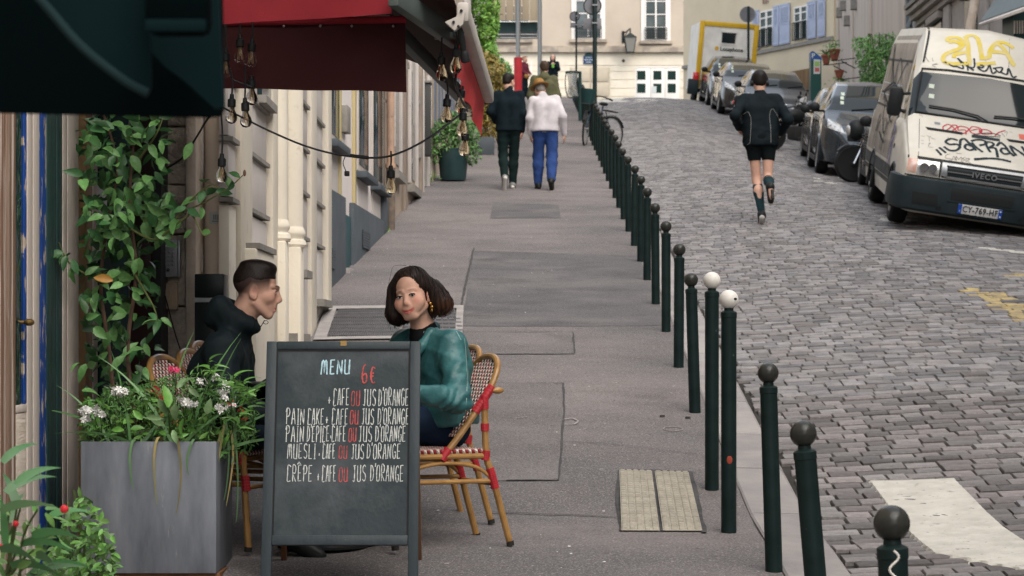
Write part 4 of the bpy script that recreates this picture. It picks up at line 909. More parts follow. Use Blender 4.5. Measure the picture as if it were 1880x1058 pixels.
# ================================================================ stroke lettering
GL = {
 'A': [[(0, 0), (.42, 1), (.58, 1), (1, 0)], [(.18, .38), (.84, .36)]], 'B': [[(0, 0), (0, 1), (.7, .95), (.8, .75), (.1, .52), (.9, .3), (.8, .05), (0, 0)]],
 'C': [[(.95, .9), (.55, 1), (.08, .98), (.05, .5), (.0, .02), (.9, .04)]], 'D': [[(.05, 0), (.08, 1)], [(0, .98), (.6, .9), (.95, .5), (.7, .1), (0, .0)]],
 'E': [[(.9, 1), (.05, .98), (.05, 0), (.92, .03)], [(.05, .52), (.75, .52)]], 'F': [[(.9, 1), (.05, .98), (.05, 0)], [(.05, .5), (.75, .52)]],
 'G': [[(.95, .85), (.6, 1), (.15, .85), (.02, .4), (.3, .02), (.85, .05), (.95, .42), (.55, .42)]], 'I': [[(.5, 1), (.5, 0)], [(.1, 1), (.9, 1)], [(.1, 0), (.9, .0)]], 'i': [[(.5, 1), (.5, 0)]],
 'J': [[(.2, .95), (1, 1)], [(.62, 1), (.62, .2), (.45, .0), (.1, .08)]], 'K': [[(.05, 0), (.05, 1)], [(.9, 1), (.1, .48), (.95, 0)]], 'L': [[(.05, 1), (.05, .02), (.9, .03)]],
 'M': [[(0, 0), (.12, .9), (.28, 1), (.42, .9), (.5, .1), (.58, .9), (.74, 1), (.88, .9), (1, 0)]], 'N': [[(.02, 0), (.05, 1), (.9, .02), (.95, 1)]],
 'O': [[(.5, 1), (.15, .9), (.02, .5), (.12, .08), (.5, 0), (.88, .1), (.98, .5), (.85, .92), (.5, 1)]], 'P': [[(.12, 0), (.15, 1)], [(-.1, .75), (.2, 1), (.75, .97), (.95, .75), (.7, .52), (.15, .48)]],
 'R': [[(.08, 0), (.08, 1), (.75, .98), (.92, .76), (.7, .53), (.1, .5), (.95, 0)]], 'S': [[(.92, .88), (.55, 1), (.1, .85), (.15, .6), (.8, .42), (.9, .15), (.5, 0), (.02, .12)]],
 'U': [[(.02, 1), (.05, .15), (.3, 0), (.75, .02), (.92, .2), (.95, 1)], [(.95, 1), (.97, 0)]], 'u': [[(.02, 1), (.05, .12), (.4, 0), (.75, .05), (.9, .2), (.93, 1)], [(.93, .9), (.97, 0)]],
 "'": [[(.6, 1.12), (.35, .9)]], '+': [[(.1, .3), (.9, .3)], [(.5, .1), (.5, .5)]], '.': [[(.3, .28), (.7, .3)], [(.5, .2), (.5, .38)]], '6': [[(.8, 1), (.3, .85), (.03, .4), (.2, .03), (.75, .03), (.95, .3), (.7, .5), (.1, .38)]],
 '€': [[(.95, .92), (.5, 1), (.2, .7), (.15, .3), (.45, .0), (.9, .08)], [(-.05, .62), (.7, .62)], [(-.05, .42), (.65, .42)]], '^': [[(.1, 1.06), (.5, 1.22), (.9, 1.06)]], '`': [[(.3, 1.06), (.8, 1.2)]],
}
def ribbon(mb, pts, w, lift, mi=0, jit=0.):
    """flat stroke along (point, normal) pairs"""
    n = len(pts)
    if n < 2: return
    v = []
    for i in range(n):
        p, nn = pts[i]; t = pts[min(i + 1, n - 1)][0] - pts[max(i - 1, 0)][0]
        s = nn.cross(t); s = s.normalized() if s.length > 1e-9 else Vector((1, 0, 0)); ww = w * (1 + random.uniform(-jit, jit))
        v += [p + nn * lift - s * ww / 2, p + nn * lift + s * ww / 2]
    mb.add(v, [(2 * i, 2 * i + 1, 2 * i + 3, 2 * i + 2) for i in range(n - 1)], mi)
def densify(pts, step):
    out = []
    for a, b in zip(pts, pts[1:]):
        a = Vector((*a, 0)); b = Vector((*b, 0)); n = max(1, int((b - a).length / step))
        out += [a.lerp(b, i / n) for i in range(n)]
    out.append(Vector((*pts[-1], 0))); return out

# ================================================================ cars
m_tyre = M('tyre_rubber', (.012, .012, .012), .8); m_rim = M('alloy_rim', (.30, .30, .30), .4, metal=.8); m_rimd = M('dark_rim', (.03, .03, .03), .5)
m_carglass = M('car_glass', (.012, .018, .02), .03, spec=.45, ior=1.45); m_trim = M('black_trim', (.012, .014, .015), .55)
m_lens = M('headlamp_glass', (.55, .55, .53), .12, metal=.3, c2=(.18, .18, .18), ns=16, coat=1, lo=.48, hi=.62); m_chrome = M('chrome', (.6, .6, .6), .15, metal=1)
m_white_plate = M('plate_white', (.62, .62, .60), .5); m_plate_blue = M('plate_blue', (.015, .07, .38), .4); m_ink = M('black_ink', (.006, .006, .007), .6)
m_orange = M('orange_lens', (.55, .20, .12), .2, coat=.6, c2=(.6, .45, .38), ns=12); m_sticker = M('sticker', (.50, .56, .46), .7); m_redlens = M('red_lens', (.5, .015, .02), .2, coat=1)
def wheel(par, x, y, r, w, spokes=5, rim=m_rim, out=-1, cz=None):
    T = Matrix.Translation((x, y, cz or r)) @ Matrix.Rotation(R(90 * (-1 if out < 0 else 1)), 4, 'Y')
    o = MB().lathe([(r * .62, -w / 2), (r * .9, -w / 2), (r * .985, -w * .38), (r, -w * .2), (r, w * .2), (r * .985, w * .38), (r * .9, w / 2), (r * .66, w / 2), (r * .64, w * .42)], 28, 0, T).build('wheel', m_tyre, par, True)
    mb = MB(); mb.lathe([(r * .66, w * .46), (r * .62, w * .5), (r * .58, w * .42)], 28, 0, T); mb.lathe([(.0005, w * .40), (r * .16, w * .40), (r * .17, w * .3)], 14, 0, T)
    for k in range(spokes):
        a = 2 * math.pi * k / spokes; S = T @ Matrix.Rotation(a, 4, 'Z'); mb.box((r * .36, 0, w * .36), (r * .5, r * .17, w * .08), S)
    mb.build('rim', rim, o, True)
    MB().lathe([(.0005, w * .2), (r * .62, w * .2)], 20, 0, T).build('brake_disc', m_rimd, o)
    return o
def shell(par, L, tab, wheels, paint, glass_side, wind, rear, name='body', ny=.045, Ra=.37, hard=None):
    """lofted car shell; tab maps a name to (y, value) control points"""
    ys = np.arange(0, L + 1e-6, ny)
    ci = lambda k, y: float(np.interp(y, [p[0] for p in tab[k]], [p[1] for p in tab[k]]))
    def sm(k, y): return .25 * ci(k, max(0, y - .06)) + .5 * ci(k, y) + .25 * ci(k, min(L, y + .06))
    rings = []; SEG = 3
    for y in ys:
        z0, zb, zt, wb, wr = sm('z0', y), sm('zb', y), sm('zt', y), sm('wb', y), sm('wr', y)
        zb = min(zb, zt - .015); dz = zb - z0
        pts = [(0, z0), (wb * .8, z0), (wb * .95, z0 + .05 * dz), (wb * 1.0, z0 + dz * .30), (wb * 1.005, z0 + dz * .62), (wb * .985, zb - .05 * dz), (wb * .955, zb)]
        h = zt - zb; k = min(1, h / .3)
        e = (wb * .955) * (1 - k) + wr * k if h < .3 else wr
        pts += [(e + (wb * .955 - e) * .12, zb + h * (.78 if h > .3 else .6)), (e * .93, zb + h * .94), (0, zt)]
        ring = []
        for i in range(len(pts) - 1):
            for s in range(SEG): t = s / SEG; ring.append((pts[i][0] * (1 - t) + pts[i + 1][0] * t, pts[i][1] * (1 - t) + pts[i + 1][1] * t))
        ring.append(pts[-1]); rings.append(ring)
    nr = len(rings[0]); full = 2 * nr - 1
    V = []
    wheels = [q if len(q) > 2 else (*q, q[1]) for q in wheels]
    for y, rg in zip(ys, rings): V += [(x, y, z) for x, z in rg] + [(-x, y, z) for x, z in rg[-2::-1]]
    body, side, wnd, rr = MB(), MB(), MB(), MB(); cls = {}
    def seg(j): j = j if j < nr - 1 else full - 2 - j; return j
    for i in range(len(ys) - 1):
        for j in range(full - 1):
            f = (i * full + j, i * full + j + 1, (i + 1) * full + j + 1, (i + 1) * full + j)
            c = sum((Vector(V[q]) for q in f), Vector()) / 4; sj = seg(j); yc = c.y
            skip = False
            for wy, wr_, wc in wheels:
                if SEG * 1 <= sj < SEG * 6 and (yc - wy) ** 2 + (c.z - wc) ** 2 < (wr_ * 1.17) ** 2: skip = True
                if sj < SEG and abs(yc - wy) < wr_ * 1.1 and abs(c.x) > .5: skip = True
            if skip: continue
            tgt = body
            if SEG * 6 <= sj < SEG * 7:
                lowz = (c.z - ci('zb', yc)); hz = ci('zt', yc) - ci('zb', yc)
                for a, b, sl in glass_side:
                    if a + sl * lowz < yc < b - (0 if sl == 0 else 0) and hz > .28 and sj > SEG * 6 - 1: tgt = side
            if sj >= SEG * 7 and wind[0] < yc < wind[1]: tgt = wnd
            if rear and sj >= SEG * 7 and rear[0] < yc < rear[1]: tgt = rr
            tgt.f.append(f); tgt.m.append(0)
    for k in (0, len(ys) - 1): body.f.append(tuple(k * full + j for j in range(full))[::1 if k else -1]); body.m.append(0)
    out = {}
    sides = {}
    for f in side.f: c = sum(V[q][1] for q in f) / 4; sides.setdefault((V[f[0]][0] > 0, sum(c > b for a, b, s in glass_side)), MB()).f.append(f)
    for q in sides.values(): q.m = [0] * len(q.f)
    for key, m_, nm, mt in (('body', body, name, paint), *(('side%s' % (k,), q, 'side_window', m_carglass) for k, q in sides.items()), ('wnd', wnd, 'windscreen', m_carglass), ('rear', rr, 'rear_window', m_carglass)):
        if not m_.f: continue
        m_.v = V; me = m_.mesh(nm, mt, True, 180)
        bm = bmesh.new(); bm.from_mesh(me); bmesh.ops.delete(bm, geom=[v for v in bm.verts if not v.link_faces], context='VERTS'); bmesh.ops.recalc_face_normals(bm, faces=bm.faces)
        bm.to_mesh(me); bm.free(); me.set_sharp_from_angle(angle=R(50)); out[key] = put(nm, me, par)
    for wy, wr_, wc in wheels:       # dark arch liners and lips
        for s in (-1, 1):
            wx = ci('wb', wy) * 1.0
            mb = MB(); mb.tube([(s * (wx - .0), wy + wr_ * 1.17 * math.cos(a), max(.14, wc + wr_ * 1.17 * math.sin(a))) for a in np.linspace(-.3, math.pi + .3, 22)], .022, 6); mb.build('arch_lip', m_trim if hard else paint, par, True)
            mb = MB(); ar = [(wy + wr_ * 1.16 * math.cos(a), wc + wr_ * 1.16 * math.sin(a)) for a in np.linspace(-.2, math.pi + .2, 16)]
            v = [(s * (wx - .02), a, b) for a, b in ar] + [(s * (wx - .35), a, b) for a, b in ar]; n = len(ar)
            mb.add(v, [(i, i + 1, i + 1 + n, i + n) for i in range(n - 1)] + [tuple(range(n, 2 * n))]); mb.build('arch_liner', m_trim, par)
    out['ci'] = ci; return out
def bvh_of(*objs):
    V = []; Fc = []
    for o in objs:
        n = len(V); V += [v.co.copy() for v in o.data.vertices]; Fc += [tuple(i + n for i in p.vertices) for p in o.data.polygons]
    return BVHTree.FromPolygons(V, Fc)
def front_hit(bv, x, z):
    h = bv.ray_cast(Vector((x, -3, z)), Vector((0, 1, 0)))
    if h[0] is None: return None
    n = h[1] if h[1].y < 0 else -h[1]; return h[0], n
def front_patch(bv, poly, lift, name, mat, par, n=8, thick=.012):
    """panel laid over the nose: four corners in front view (x, z)"""
    a, b, c, d = [Vector((*q, 0)) for q in poly]; V = []
    for j in range(n):
        for i in range(n):
            p = (a.lerp(b, i / (n - 1))).lerp(d.lerp(c, i / (n - 1)), j / (n - 1)); h = front_hit(bv, p.x, p.y)
            V.append((h[0] + h[1] * lift) if h else None)
    mb = MB(); ok = [q for q in V if q is not None]
    if not ok: return None
    V = [q if q is not None else ok[0] for q in V]; back = [q + Vector((0, thick + lift, 0)) for q in V]
    F_ = [(j * n + i, j * n + i + 1, (j + 1) * n + i + 1, (j + 1) * n + i) for j in range(n - 1) for i in range(n - 1)]
    rim_ = [i for i in range(n)] + [j * n + n - 1 for j in range(1, n)] + [(n - 1) * n + i for i in range(n - 2, -1, -1)] + [j * n for j in range(n - 2, 0, -1)]
    N = n * n; F_ += [(rim_[k], rim_[(k + 1) % len(rim_)], rim_[(k + 1) % len(rim_)] + N, rim_[k] + N) for k in range(len(rim_))]
    mb.add(V + back, F_); return mb.build(name, mat, par, True, 40)
def seat_on_road(x, y, L, wb_f, wb_r, yaw=0, extra_roll=0.):
    """pose of a vehicle whose nose is at (x, y): sits on the road surface"""
    d = Vector((math.sin(yaw), math.cos(yaw)))
    zf = road_z(x + d.x * wb_f, y + d.y * wb_f); zr = road_z(x + d.x * wb_r, y + d.y * wb_r); pitch = math.atan2(zr - zf, wb_r - wb_f)
    return (x, y, zf - math.tan(pitch) * wb_f), (pitch, extra_roll, -yaw)

def car(name, label, x, y, yaw, roll, paint, H=1.5, L=4.1, W=.86, hood=.95, nose=.62, mpv=False, seed=0, lamps=True, group='cars parked nose down the hill', rimk=5):
    hl = .72 if mpv else .98                         # cowl distance
    loc, rot = seat_on_road(x, y, L, .8, .8 + L * .63, yaw, roll)
    t = thing(name, label, 'car', loc, rot, group)
    cz = hood + .05; rf = hl + (.95 if mpv else .80)
    tab = {'z0': [(0, .30), (.12, .22), (.6, .2), (L - .5, .22), (L, .36)],
           'zt': [(0, nose), (.04, nose + .06), (.16, nose + .16), (.45, hood - .07), (hl, cz), (hl + .35, cz + (H - cz) * .5), (rf, H - .06), (rf + .4, H), (L * .7, H - .02), (L - .55, H - .10), (L - .12, hood + .1), (L, hood - .1)],
           'zb': [(0, nose - .02), (.16, nose + .12), (.45, hood - .10), (hl, hood - .02), (L - .3, hood + .04), (L, hood - .15)],
           'wb': [(0, W * .62), (.06, W * .76), (.2, W * .89), (.5, W * .975), (1.1, W), (L - .9, W), (L - .2, W * .92), (L, W * .84)],
           'wr': [(0, W * .6), (hl, W * .86), (rf, W * .70), (L - .9, W * .68), (L, W * .66)]}
    wy1, wy2 = .80, .80 + L * .63; r = .315
    o = shell(t, L, tab, [(wy1, r), (wy2, r)], paint, [(hl + .28, hl + 1.22, .55), (hl + 1.32, hl + 2.2, 0)], (hl + .03, rf - .03), (L - .6, L - .15), ny=.045)
    for wy in (wy1, wy2):
        for s in (-1, 1): wheel(t, s * (W - .10), wy, r, .2, rimk, m_rim, s)
    bv = bvh_of(o['body'])
    if lamps:
        for s in (-1, 1):
            front_patch(bv, [(s * W * .55, nose + .02), (s * W * .88, nose + .10), (s * W * .87, nose + .25), (s * W * .62, nose + .15)], .008, 'headlight', m_lens, t)
            front_patch(bv, [(s * W * .5, .34), (s * W * .66, .34), (s * W * .66, .42), (s * W * .5, .42)], .004, 'fog_light', m_lens, t, 5)
        front_patch(bv, [(-W * .48, nose - .10), (W * .48, nose - .10), (W * .5, nose - .01), (-W * .5, nose - .01)], .004, 'grille', m_trim, t)
        front_patch(bv, [(-W * .55, .26), (W * .55, .26), (W * .6, .38), (-W * .6, .38)], .004, 'lower_intake', m_trim, t)
        front_patch(bv, [(-.26, .44), (.26, .44), (.26, .55), (-.26, .55)], .012, 'number_plate', m_white_plate, t, 4)
        front_patch(bv, [(-W * .5, nose + .0), (W * .5, nose + .0), (W * .5, nose + .02), (-W * .5, nose + .02)], .01, 'chrome_bar', m_chrome, t)
    for s in (-1, 1):
        mb = MB(); mb.sphere((s * (W + .10), hl + .32, cz + .06), .1, 12, sc=(1.0, .6, .85)); mb.box((s * (W - .0), hl + .36, cz + .0), (.18, .05, .04)); mb.build('mirror', m_trim, t, True)
        mb = MB()
        for q in (hl + .25, hl + 1.27, hl + 2.1): mb.span((s * (W * 1.003 - .004), q - .006, .34), (s * (W * 1.003 + .004), q + .006, hood - .06))
        mb.build('door_seam', m_trim, t)
        for q in (hl + 1.12, hl + 1.98): MB().box((s * (W + .008), q, hood - .14), (.03, .16, .035), bev=.008).build('door_handle', m_trim, t, True)
        MB().span((s * W * .99, wy1 + r * 1.25, .21), (s * W * 1.012, wy2 - r * 1.25, .29)).build('sill_strip', m_trim, t)
    if 'wnd' in o:
        bw = bvh_of(o['wnd'])
        for k, (a, b) in enumerate(((-W * .62, cz + .14), (-W * .62, cz + .22), (-W * .60, cz + .29))[: 2 + seed % 2]): front_patch(bw, [(a, b), (a + .06, b), (a + .06, b + .055), (a, b + .055)], .004, 'windscreen_sticker', m_sticker, t, 3)
        for s in (-.35, .3):
            pts = []
            for q in np.linspace(0, 1, 8):
                h = front_hit(bw, s + q * .38, cz + .05 + .05 * q)
                if h: pts.append(h[0] + h[1] * .012)
            if len(pts) > 2: MB().tube(pts, .010, 5).build('wiper', m_trim, t)
    return t, o
pt = lambda n, c, **k: M(n, c, .28, coat=1., spec=.5, c2=tuple(q * .85 for q in c), ns=2, rvar=.06, **k)
m_cit = pt('dark_blue_grey_paint', (.035, .048, .06), metal=.5); m_silv = pt('silver_paint', (.33, .32, .31), metal=.6); m_greyp = pt('bronze_grey_paint', (.19, .18, .165), metal=.6)
m_f1 = pt('graphite_paint', (.06, .06, .063), metal=.3); m_f2 = pt('dark_taupe_paint', (.045, .043, .041), metal=.3); m_f3 = pt('black_grey_paint', (.035, .04, .045), metal=.5)
LANE = lambda Yn: float(np.interp(Yn, [25, 30.3, 35.5, 40.5, 48, 56, 62, 68], [4.87, 5.28, 5.42, 5.82, 6.05, 5.75, 5.95, 6.05]))
silver, _ = car('parked_car', 'silver hatchback tucked close behind the graffiti van', LANE(30.3) + .82, 30.3, R(5.0), R(5), m_silv, 1.45, 3.8, .82, seed=0)
mpv, mo = car('parked_car', 'dark blue grey people carrier with big windscreen behind the silver hatchback', LANE(35.5) + .70, 35.5, R(4.6), R(5), m_cit, 1.66, 4.2, .88, 1.04, .72, True, seed=1)
MB().tube([(-.11, -.012, .56), (0, -.022, .60), (.11, -.012, .56)], .012, 6).build('chevron_badge', m_chrome, mpv); MB().tube([(-.11, -.012, .51), (0, -.022, .55), (.11, -.012, .51)], .012, 6).build('chevron_badge', m_chrome, mpv)
greyc, _ = car('parked_car', 'bronze grey hatchback beside the motorcycles, half behind the people carrier', LANE(40.3) + .85, 40.3, R(4.0), R(4), m_greyp, 1.52, 4.0, .84, seed=1)
car('parked_car', 'black grey car right behind the runner, nearest of the far three', 6.80, 53.5, R(2), R(4), m_f3, 1.5, 4.3, .88, 1.0, .68, True, seed=0)
car('parked_car', 'dark taupe car with large headlamps, middle one of the far three', 6.80, 59.2, R(1), R(4), m_f2, 1.5, 4.3, .88, 1.02, .7, True, seed=1)
car('parked_car', 'graphite car with roof aerial in front of the yellow edged trailer, farthest of three', 6.95, 64.5, R(0), R(4), m_f1, 1.56, 4.3, .86, 1.0, .7, True, seed=0)

# ================================================================ graffiti van
VX, VY, VYAW, VROLL = 5.50, 24.75, R(4.4), R(8.9)
loc, rot = seat_on_road(VX - .95, VY, 5.9, .95, 4.25, VYAW, VROLL)
loc = (VX, VY, loc[2] - .20)
van = thing('graffiti_van', 'tall dirty cream delivery van covered in graffiti, front number plate showing', 'van', loc, rot)
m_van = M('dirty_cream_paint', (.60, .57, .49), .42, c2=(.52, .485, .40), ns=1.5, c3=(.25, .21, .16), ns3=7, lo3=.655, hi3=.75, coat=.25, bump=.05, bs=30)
m_vanside = M('grime_and_reflection_side', (.30, .255, .20), .5, c2=(.20, .17, .14), ns=3, st=(1, 1.3, .5), c3=(.05, .045, .045), ns3=6, lo3=.62, hi3=.68, coat=.2)  # brown tone holds grime and painted reflections of the houses
m_bump = M('grey_black_bumper', (.010, .020, .023), .55, c2=(.018, .029, .033), ns=3, rvar=.1)
VW = .985; VL = 5.9
tab = {'z0': [(0, .36), (.1, .30), (.6, .27), (VL, .32)],
       'zt': [(0, .82), (.02, .86), (.05, .98), (.10, 1.03), (.40, 1.22), (.74, 1.43), (.80, 1.47), (1.18, 1.98), (1.24, 2.05), (1.62, 2.46), (1.78, 2.56), (2.1, 2.60), (VL - .1, 2.60), (VL, 2.5)],
       'zb': [(0, .80), (.05, .94), (.10, 1.0), (.40, 1.16), (.74, 1.32), (1.2, 1.36), (VL, 1.36)],
       'wb': [(0, VW * .93), (.06, VW * .965), (.2, VW * .985), (.6, VW), (VL - .1, VW), (VL, VW * .97)],
       'wr': [(0, VW * .92), (.75, VW * .95), (1.2, VW * .92), (1.8, VW * .87), (2.2, VW * .85), (VL, VW * .85)]}
vo = shell(van, VL, tab, [(.95, .335, .425), (4.25, .335, .425)], m_van, [(1.02, 1.62, .42)], (.79, 1.21), None, ny=.03, hard=True)
for wy in (.95, 4.25):
    for s in (-1, 1): wheel(van, s * (VW - .13), wy, .335, .21, 6, M('steel_rim', (.20, .19, .17), .55, metal=.4, c2=(.1, .09, .08), ns=9), s, .425)
bv = bvh_of(vo['body'], vo['wnd']); bb = bvh_of(vo['body'])
def fp(poly, lift, name, mat, n=8, th=.012, b=bb): return front_patch(b, poly, lift, name, mat, van, n, th)
# bumper: rounded bar wrapping the nose
mb = MB(); prof = [(.0, .33), (-.10, .36), (-.13, .46), (-.13, .62), (-.10, .72), (-.02, .735)]
path = [(-VW * 1.01, .62), (-VW * 1.0, .30), (-VW * .93, .06), (-VW * .8, -.02), (-.5, -.05), (0, -.06), (.5, -.05), (VW * .8, -.02), (VW * .93, .06), (VW * 1.0, .30), (VW * 1.01, .62)]
pp3 = bez([(a, b, 0) for a, b in path], 5); V = []
for i, p in enumerate(pp3):
    t_ = (pp3[min(i + 1, len(pp3) - 1)] - pp3[max(i - 1, 0)]).normalized(); nn = Vector((t_.y, -t_.x, 0))
    for d, z in prof: V.append((p.x + nn.x * -d * .55, p.y + nn.y * -d * .55 , z))
k = len(prof); mb.add(V, [(i * k + j, i * k + j + 1, (i + 1) * k + j + 1, (i + 1) * k + j) for i in range(len(pp3) - 1) for j in range(k - 1)])
bmp = mb.build('bumper', m_bump, van, True, 50)
bb2 = bvh_of(bmp)
front_patch(bb2, [(-.36, .53), (.36, .53), (.38, .67), (-.38, .67)], .006, 'air_intake', m_trim, van, 6)
front_patch(bb2, [(-.40, .505), (.40, .505), (.40, .52), (-.40, .52)], .012, 'intake_lip', m_bump, van, 5)
for s in (-1, 1):
    front_patch(bb2, [(s * .5, .42), (s * .80, .42), (s * .82, .56), (s * .52, .56)], .004, 'fog_recess', m_trim, van, 6)
    front_patch(bb2, [(s * .45, .39), (s * .52, .39), (s * .52, .43), (s * .45, .43)], .006, 'tow_eye_cover', m_trim, van, 4)
# plate
pl = front_patch(bb2, [(-.26, .385), (.26, .385), (.26, .495), (-.26, .495)], .016, 'number_plate', m_white_plate, van, 4)
front_patch(bb2, [(-.26, .386), (-.215, .386), (-.215, .494), (-.26, .494)], .020, 'plate_band', m_plate_blue, van, 3); front_patch(bb2, [(.215, .386), (.26, .386), (.26, .494), (.215, .494)], .020, 'plate_band', m_plate_blue, van, 3)
h = front_hit(bb2, 0, .44); py_ = h[0].y
flat_text('CY-769-HF', .105, m_ink, van, Matrix.Translation((0, py_ - .024, .440)) @ VERT @ Matrix.Diagonal((.80, 1, 1, 1)), 'plate_lettering', bold=.001, sp=1.08)
flat_text('F', .035, m_print, van, Matrix.Translation((-.237, py_ - .026, .41)) @ VERT, 'plate_lettering')
for a, z in ((.2375, .47), (.2375, .41)): MB().box((a, py_ - .024, z), (.02, .004, .018)).build('plate_mark', m_print, van)
# grille, lamps, indicators
fp([(-.50, .765), (.50, .765), (.50, .93), (-.50, .93)], .004, 'grille_backing', m_trim, 8)
for a in ([(-.50, .905), (.50, .905), (.51, .935), (-.51, .935)], [(-.44, .765), (.44, .765), (.46, .79), (-.46, .79)], [(-.51, .79), (-.43, .765), (-.46, .93), (-.51, .93)], [(.43, .765), (.51, .79), (.51, .93), (.46, .93)]): fp(a, .022, 'grille_surround', m_steel, 6)
for z in (.845, ): 
    for a, b in ((-.44, -.14), (.15, .44)): fp([(a, z - .006), (b, z - .006), (b, z + .006), (a, z + .006)], .016, 'grille_bar', m_steel, 5)
for z in (.81, .88): fp([(-.45, z - .008), (.45, z - .008), (.45, z + .008), (-.45, z + .008)], .010, 'grille_slat', m_bump, 6)
h = front_hit(bb, 0, .845); flat_text('IVECO', .088, m_steel, van, Matrix.Translation((0, h[0].y - .022, .845)) @ VERT @ Matrix.Diagonal((1.05, 1, 1, 1)), 'grille_lettering', bold=.002, ext=.004, sp=1.18)
for s in (-1, 1):
    fp([(s * .54, .765), (s * .80, .765), (s * .80, .935), (s * .54, .935)], .006, 'headlight', m_lens, 8)
    for q in (.62, .72):
        hh = front_hit(bb, s * q, .855); MB().lathe([(.0005, 0), (.05, .01), (.055, .02)], 14, 0, Matrix.Translation(hh[0] + Vector((0, -.016, 0))) @ Matrix.Rotation(R(90), 4, 'X')).build('reflector', m_chrome, van, True)
    fp([(s * .81, .775), (s * .915, .785), (s * .91, .935), (s * .81, .935)], .006, 'indicator', m_orange, 6)
    fp([(s * .515, .76), (s * .535, .76), (s * .535, .94), (s * .515, .94)], .008, 'lamp_trim', m_trim, 5)
fp([(-.92, .94), (.92, .94), (.92, .972), (-.92, .972)], .006, 'hood_gap', m_trim, 14); fp([(-.92, .738), (.92, .738), (.92, .752), (-.92, .752)], .012, 'lower_gap', m_trim, 14)
for a, b in ((-.70, -.28), (.28, .70)): fp([(a, 1.285), (b, 1.285), (b + .0, 1.312), (a - .03, 1.312)], .005, 'hood_vent', m_ink, 6)
fp([(-.17, 1.27), (.17, 1.27), (.17, 1.30), (-.17, 1.30)], .005, 'hood_vent', m_bump, 6)
fp([(-.62, 1.36), (-.55, 1.36), (-.55, 1.385), (-.62, 1.385)], .004, 'washer_nozzle', m_steel, 3)
for s in (-1, 1):
    for xx, z0, z1 in ((.80, .95, 1.40),): fp([(s * xx, z0), (s * (xx + .006), z0), (s * (xx + .006), z1), (s * xx, z1)], .003, 'panel_seam', m_trim, 8)
    fp([(s * .80, 2.08), (s * .825, 2.08), (s * .77, 2.52), (s * .745, 2.52)], .01, 'drip_rail', m_trim, 10)
fp([(.235, 2.08), (.239, 2.08), (.239, 2.52), (.235, 2.52)], .003, 'panel_seam', m_trim, 8)
# windscreen frame, wipers, stickers, mirrors
bw = bvh_of(vo['wnd'])
pts = [front_hit(bv, a, b) for a, b in [(-.86, 1.47), (-.855, 1.6), (-.84, 1.8), (-.82, 2.0), (-.5, 2.025), (0, 2.03), (.5, 2.025), (.82, 2.0), (.84, 1.8), (.86, 1.47), (.5, 1.47), (0, 1.47), (-.5, 1.47)]]
MB().tube([p[0] + p[1] * .004 for p in pts if p], .016, 6, closed=True).build('windscreen_seal', m_trim, van, True)
for pts2 in ([(-.70, 1.56), (-.4, 1.555), (-.1, 1.52), (.02, 1.47)], [(.1, 1.545), (.35, 1.56), (.6, 1.55), (.8, 1.50)]):
    q = [front_hit(bv, *a) for a in densify([p for p in pts2], .06) and [(v.x, v.y) for v in densify(pts2, .06)]]
    MB().tube([p[0] + p[1] * .02 for p in q if p], .011, 5).build('wiper', m_trim, van, True)
for a, b in ((-.72, 1.78), (-.71, 1.66)): front_patch(bw, [(a, b), (a + .065, b), (a + .065, b + .05), (a, b + .05)], .004, 'windscreen_sticker', m_sticker, van, 3)
MB().tube([(.42 + .19 * math.cos(a), 1.20 + .1 * math.sin(a), 1.52 + .17 * math.sin(a)) for a in np.linspace(0, 6.28, 21)[:-1]], .014, 6, closed=True).build('steering_wheel', m_trim, van, True)
for s in (-1, 1):
    mb = MB(); mb.box((s * 1.10, 1.02, 1.56), (.17, .12, .36), bev=.05); mb.build('mirror', m_trim, van, True)
    mb = MB(); mb.tube([(s * .95, 1.05, 1.45), (s * 1.06, 1.03, 1.47)], .025, 6); mb.tube([(s * .93, 1.1, 1.68), (s * 1.06, 1.03, 1.66)], .02, 6); mb.build('mirror_arm', m_trim, van)
    mb = MB()
    def sx(y, z):                                     # x of the flank at height z
        zb_ = 1.36; wb = VW
        return s * (wb * .985 if z < 1.3 else wb * .955 + (wb * .80 - wb * .955) * (z - 1.36) / 1.1)
    # flank panels tinted with grime and house reflections, seams, strip, graffiti
    bs_ = bb
    def flank(y0, y1, z0, z1, lift, name, mat, n=6):
        V = []
        for j in range(n):
            for i in range(n):
                y = y0 + (y1 - y0) * i / (n - 1); z = z0 + (z1 - z0) * j / (n - 1); hh = bs_.ray_cast(Vector((s * 3, y, z)), Vector((-s, 0, 0)))
                V.append(hh[0] + Vector((s * lift, 0, 0)) if hh[0] is not None else Vector((s * VW, y, z)))
        return MB().add(V, [(j * n + i, j * n + i + 1, (j + 1) * n + i + 1, (j + 1) * n + i) for j in range(n - 1) for i in range(n - 1)]).build(name, mat, van, True)
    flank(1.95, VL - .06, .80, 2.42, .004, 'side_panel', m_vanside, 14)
    flank(1.38, VL - .06, .60, .76, .014, 'side_strip', m_bump); flank(.5, VL, .52, .58, .006, 'side_strip', m_bump)
    for y in (1.92, 2.02, 3.1, 4.0): flank(y, y + .014, .62, 2.44, .007, 'panel_seam', m_trim, 8)
    for z in (1.42, 2.06): flank(1.96, VL - .06, z, z + .03, .012, 'side_rail', m_trim, 8)
    for z in (1.58, 1.74): flank(2.4, VL - .3, z, z + .014, .010, 'white_line', m_print, 8)
    flank(1.70, 1.82, 1.13, 1.20, .02, 'door_handle', m_trim, 4); flank(1.30, 1.42, .98, 1.04, .006, 'fuel_flap_dent', m_ink, 3)
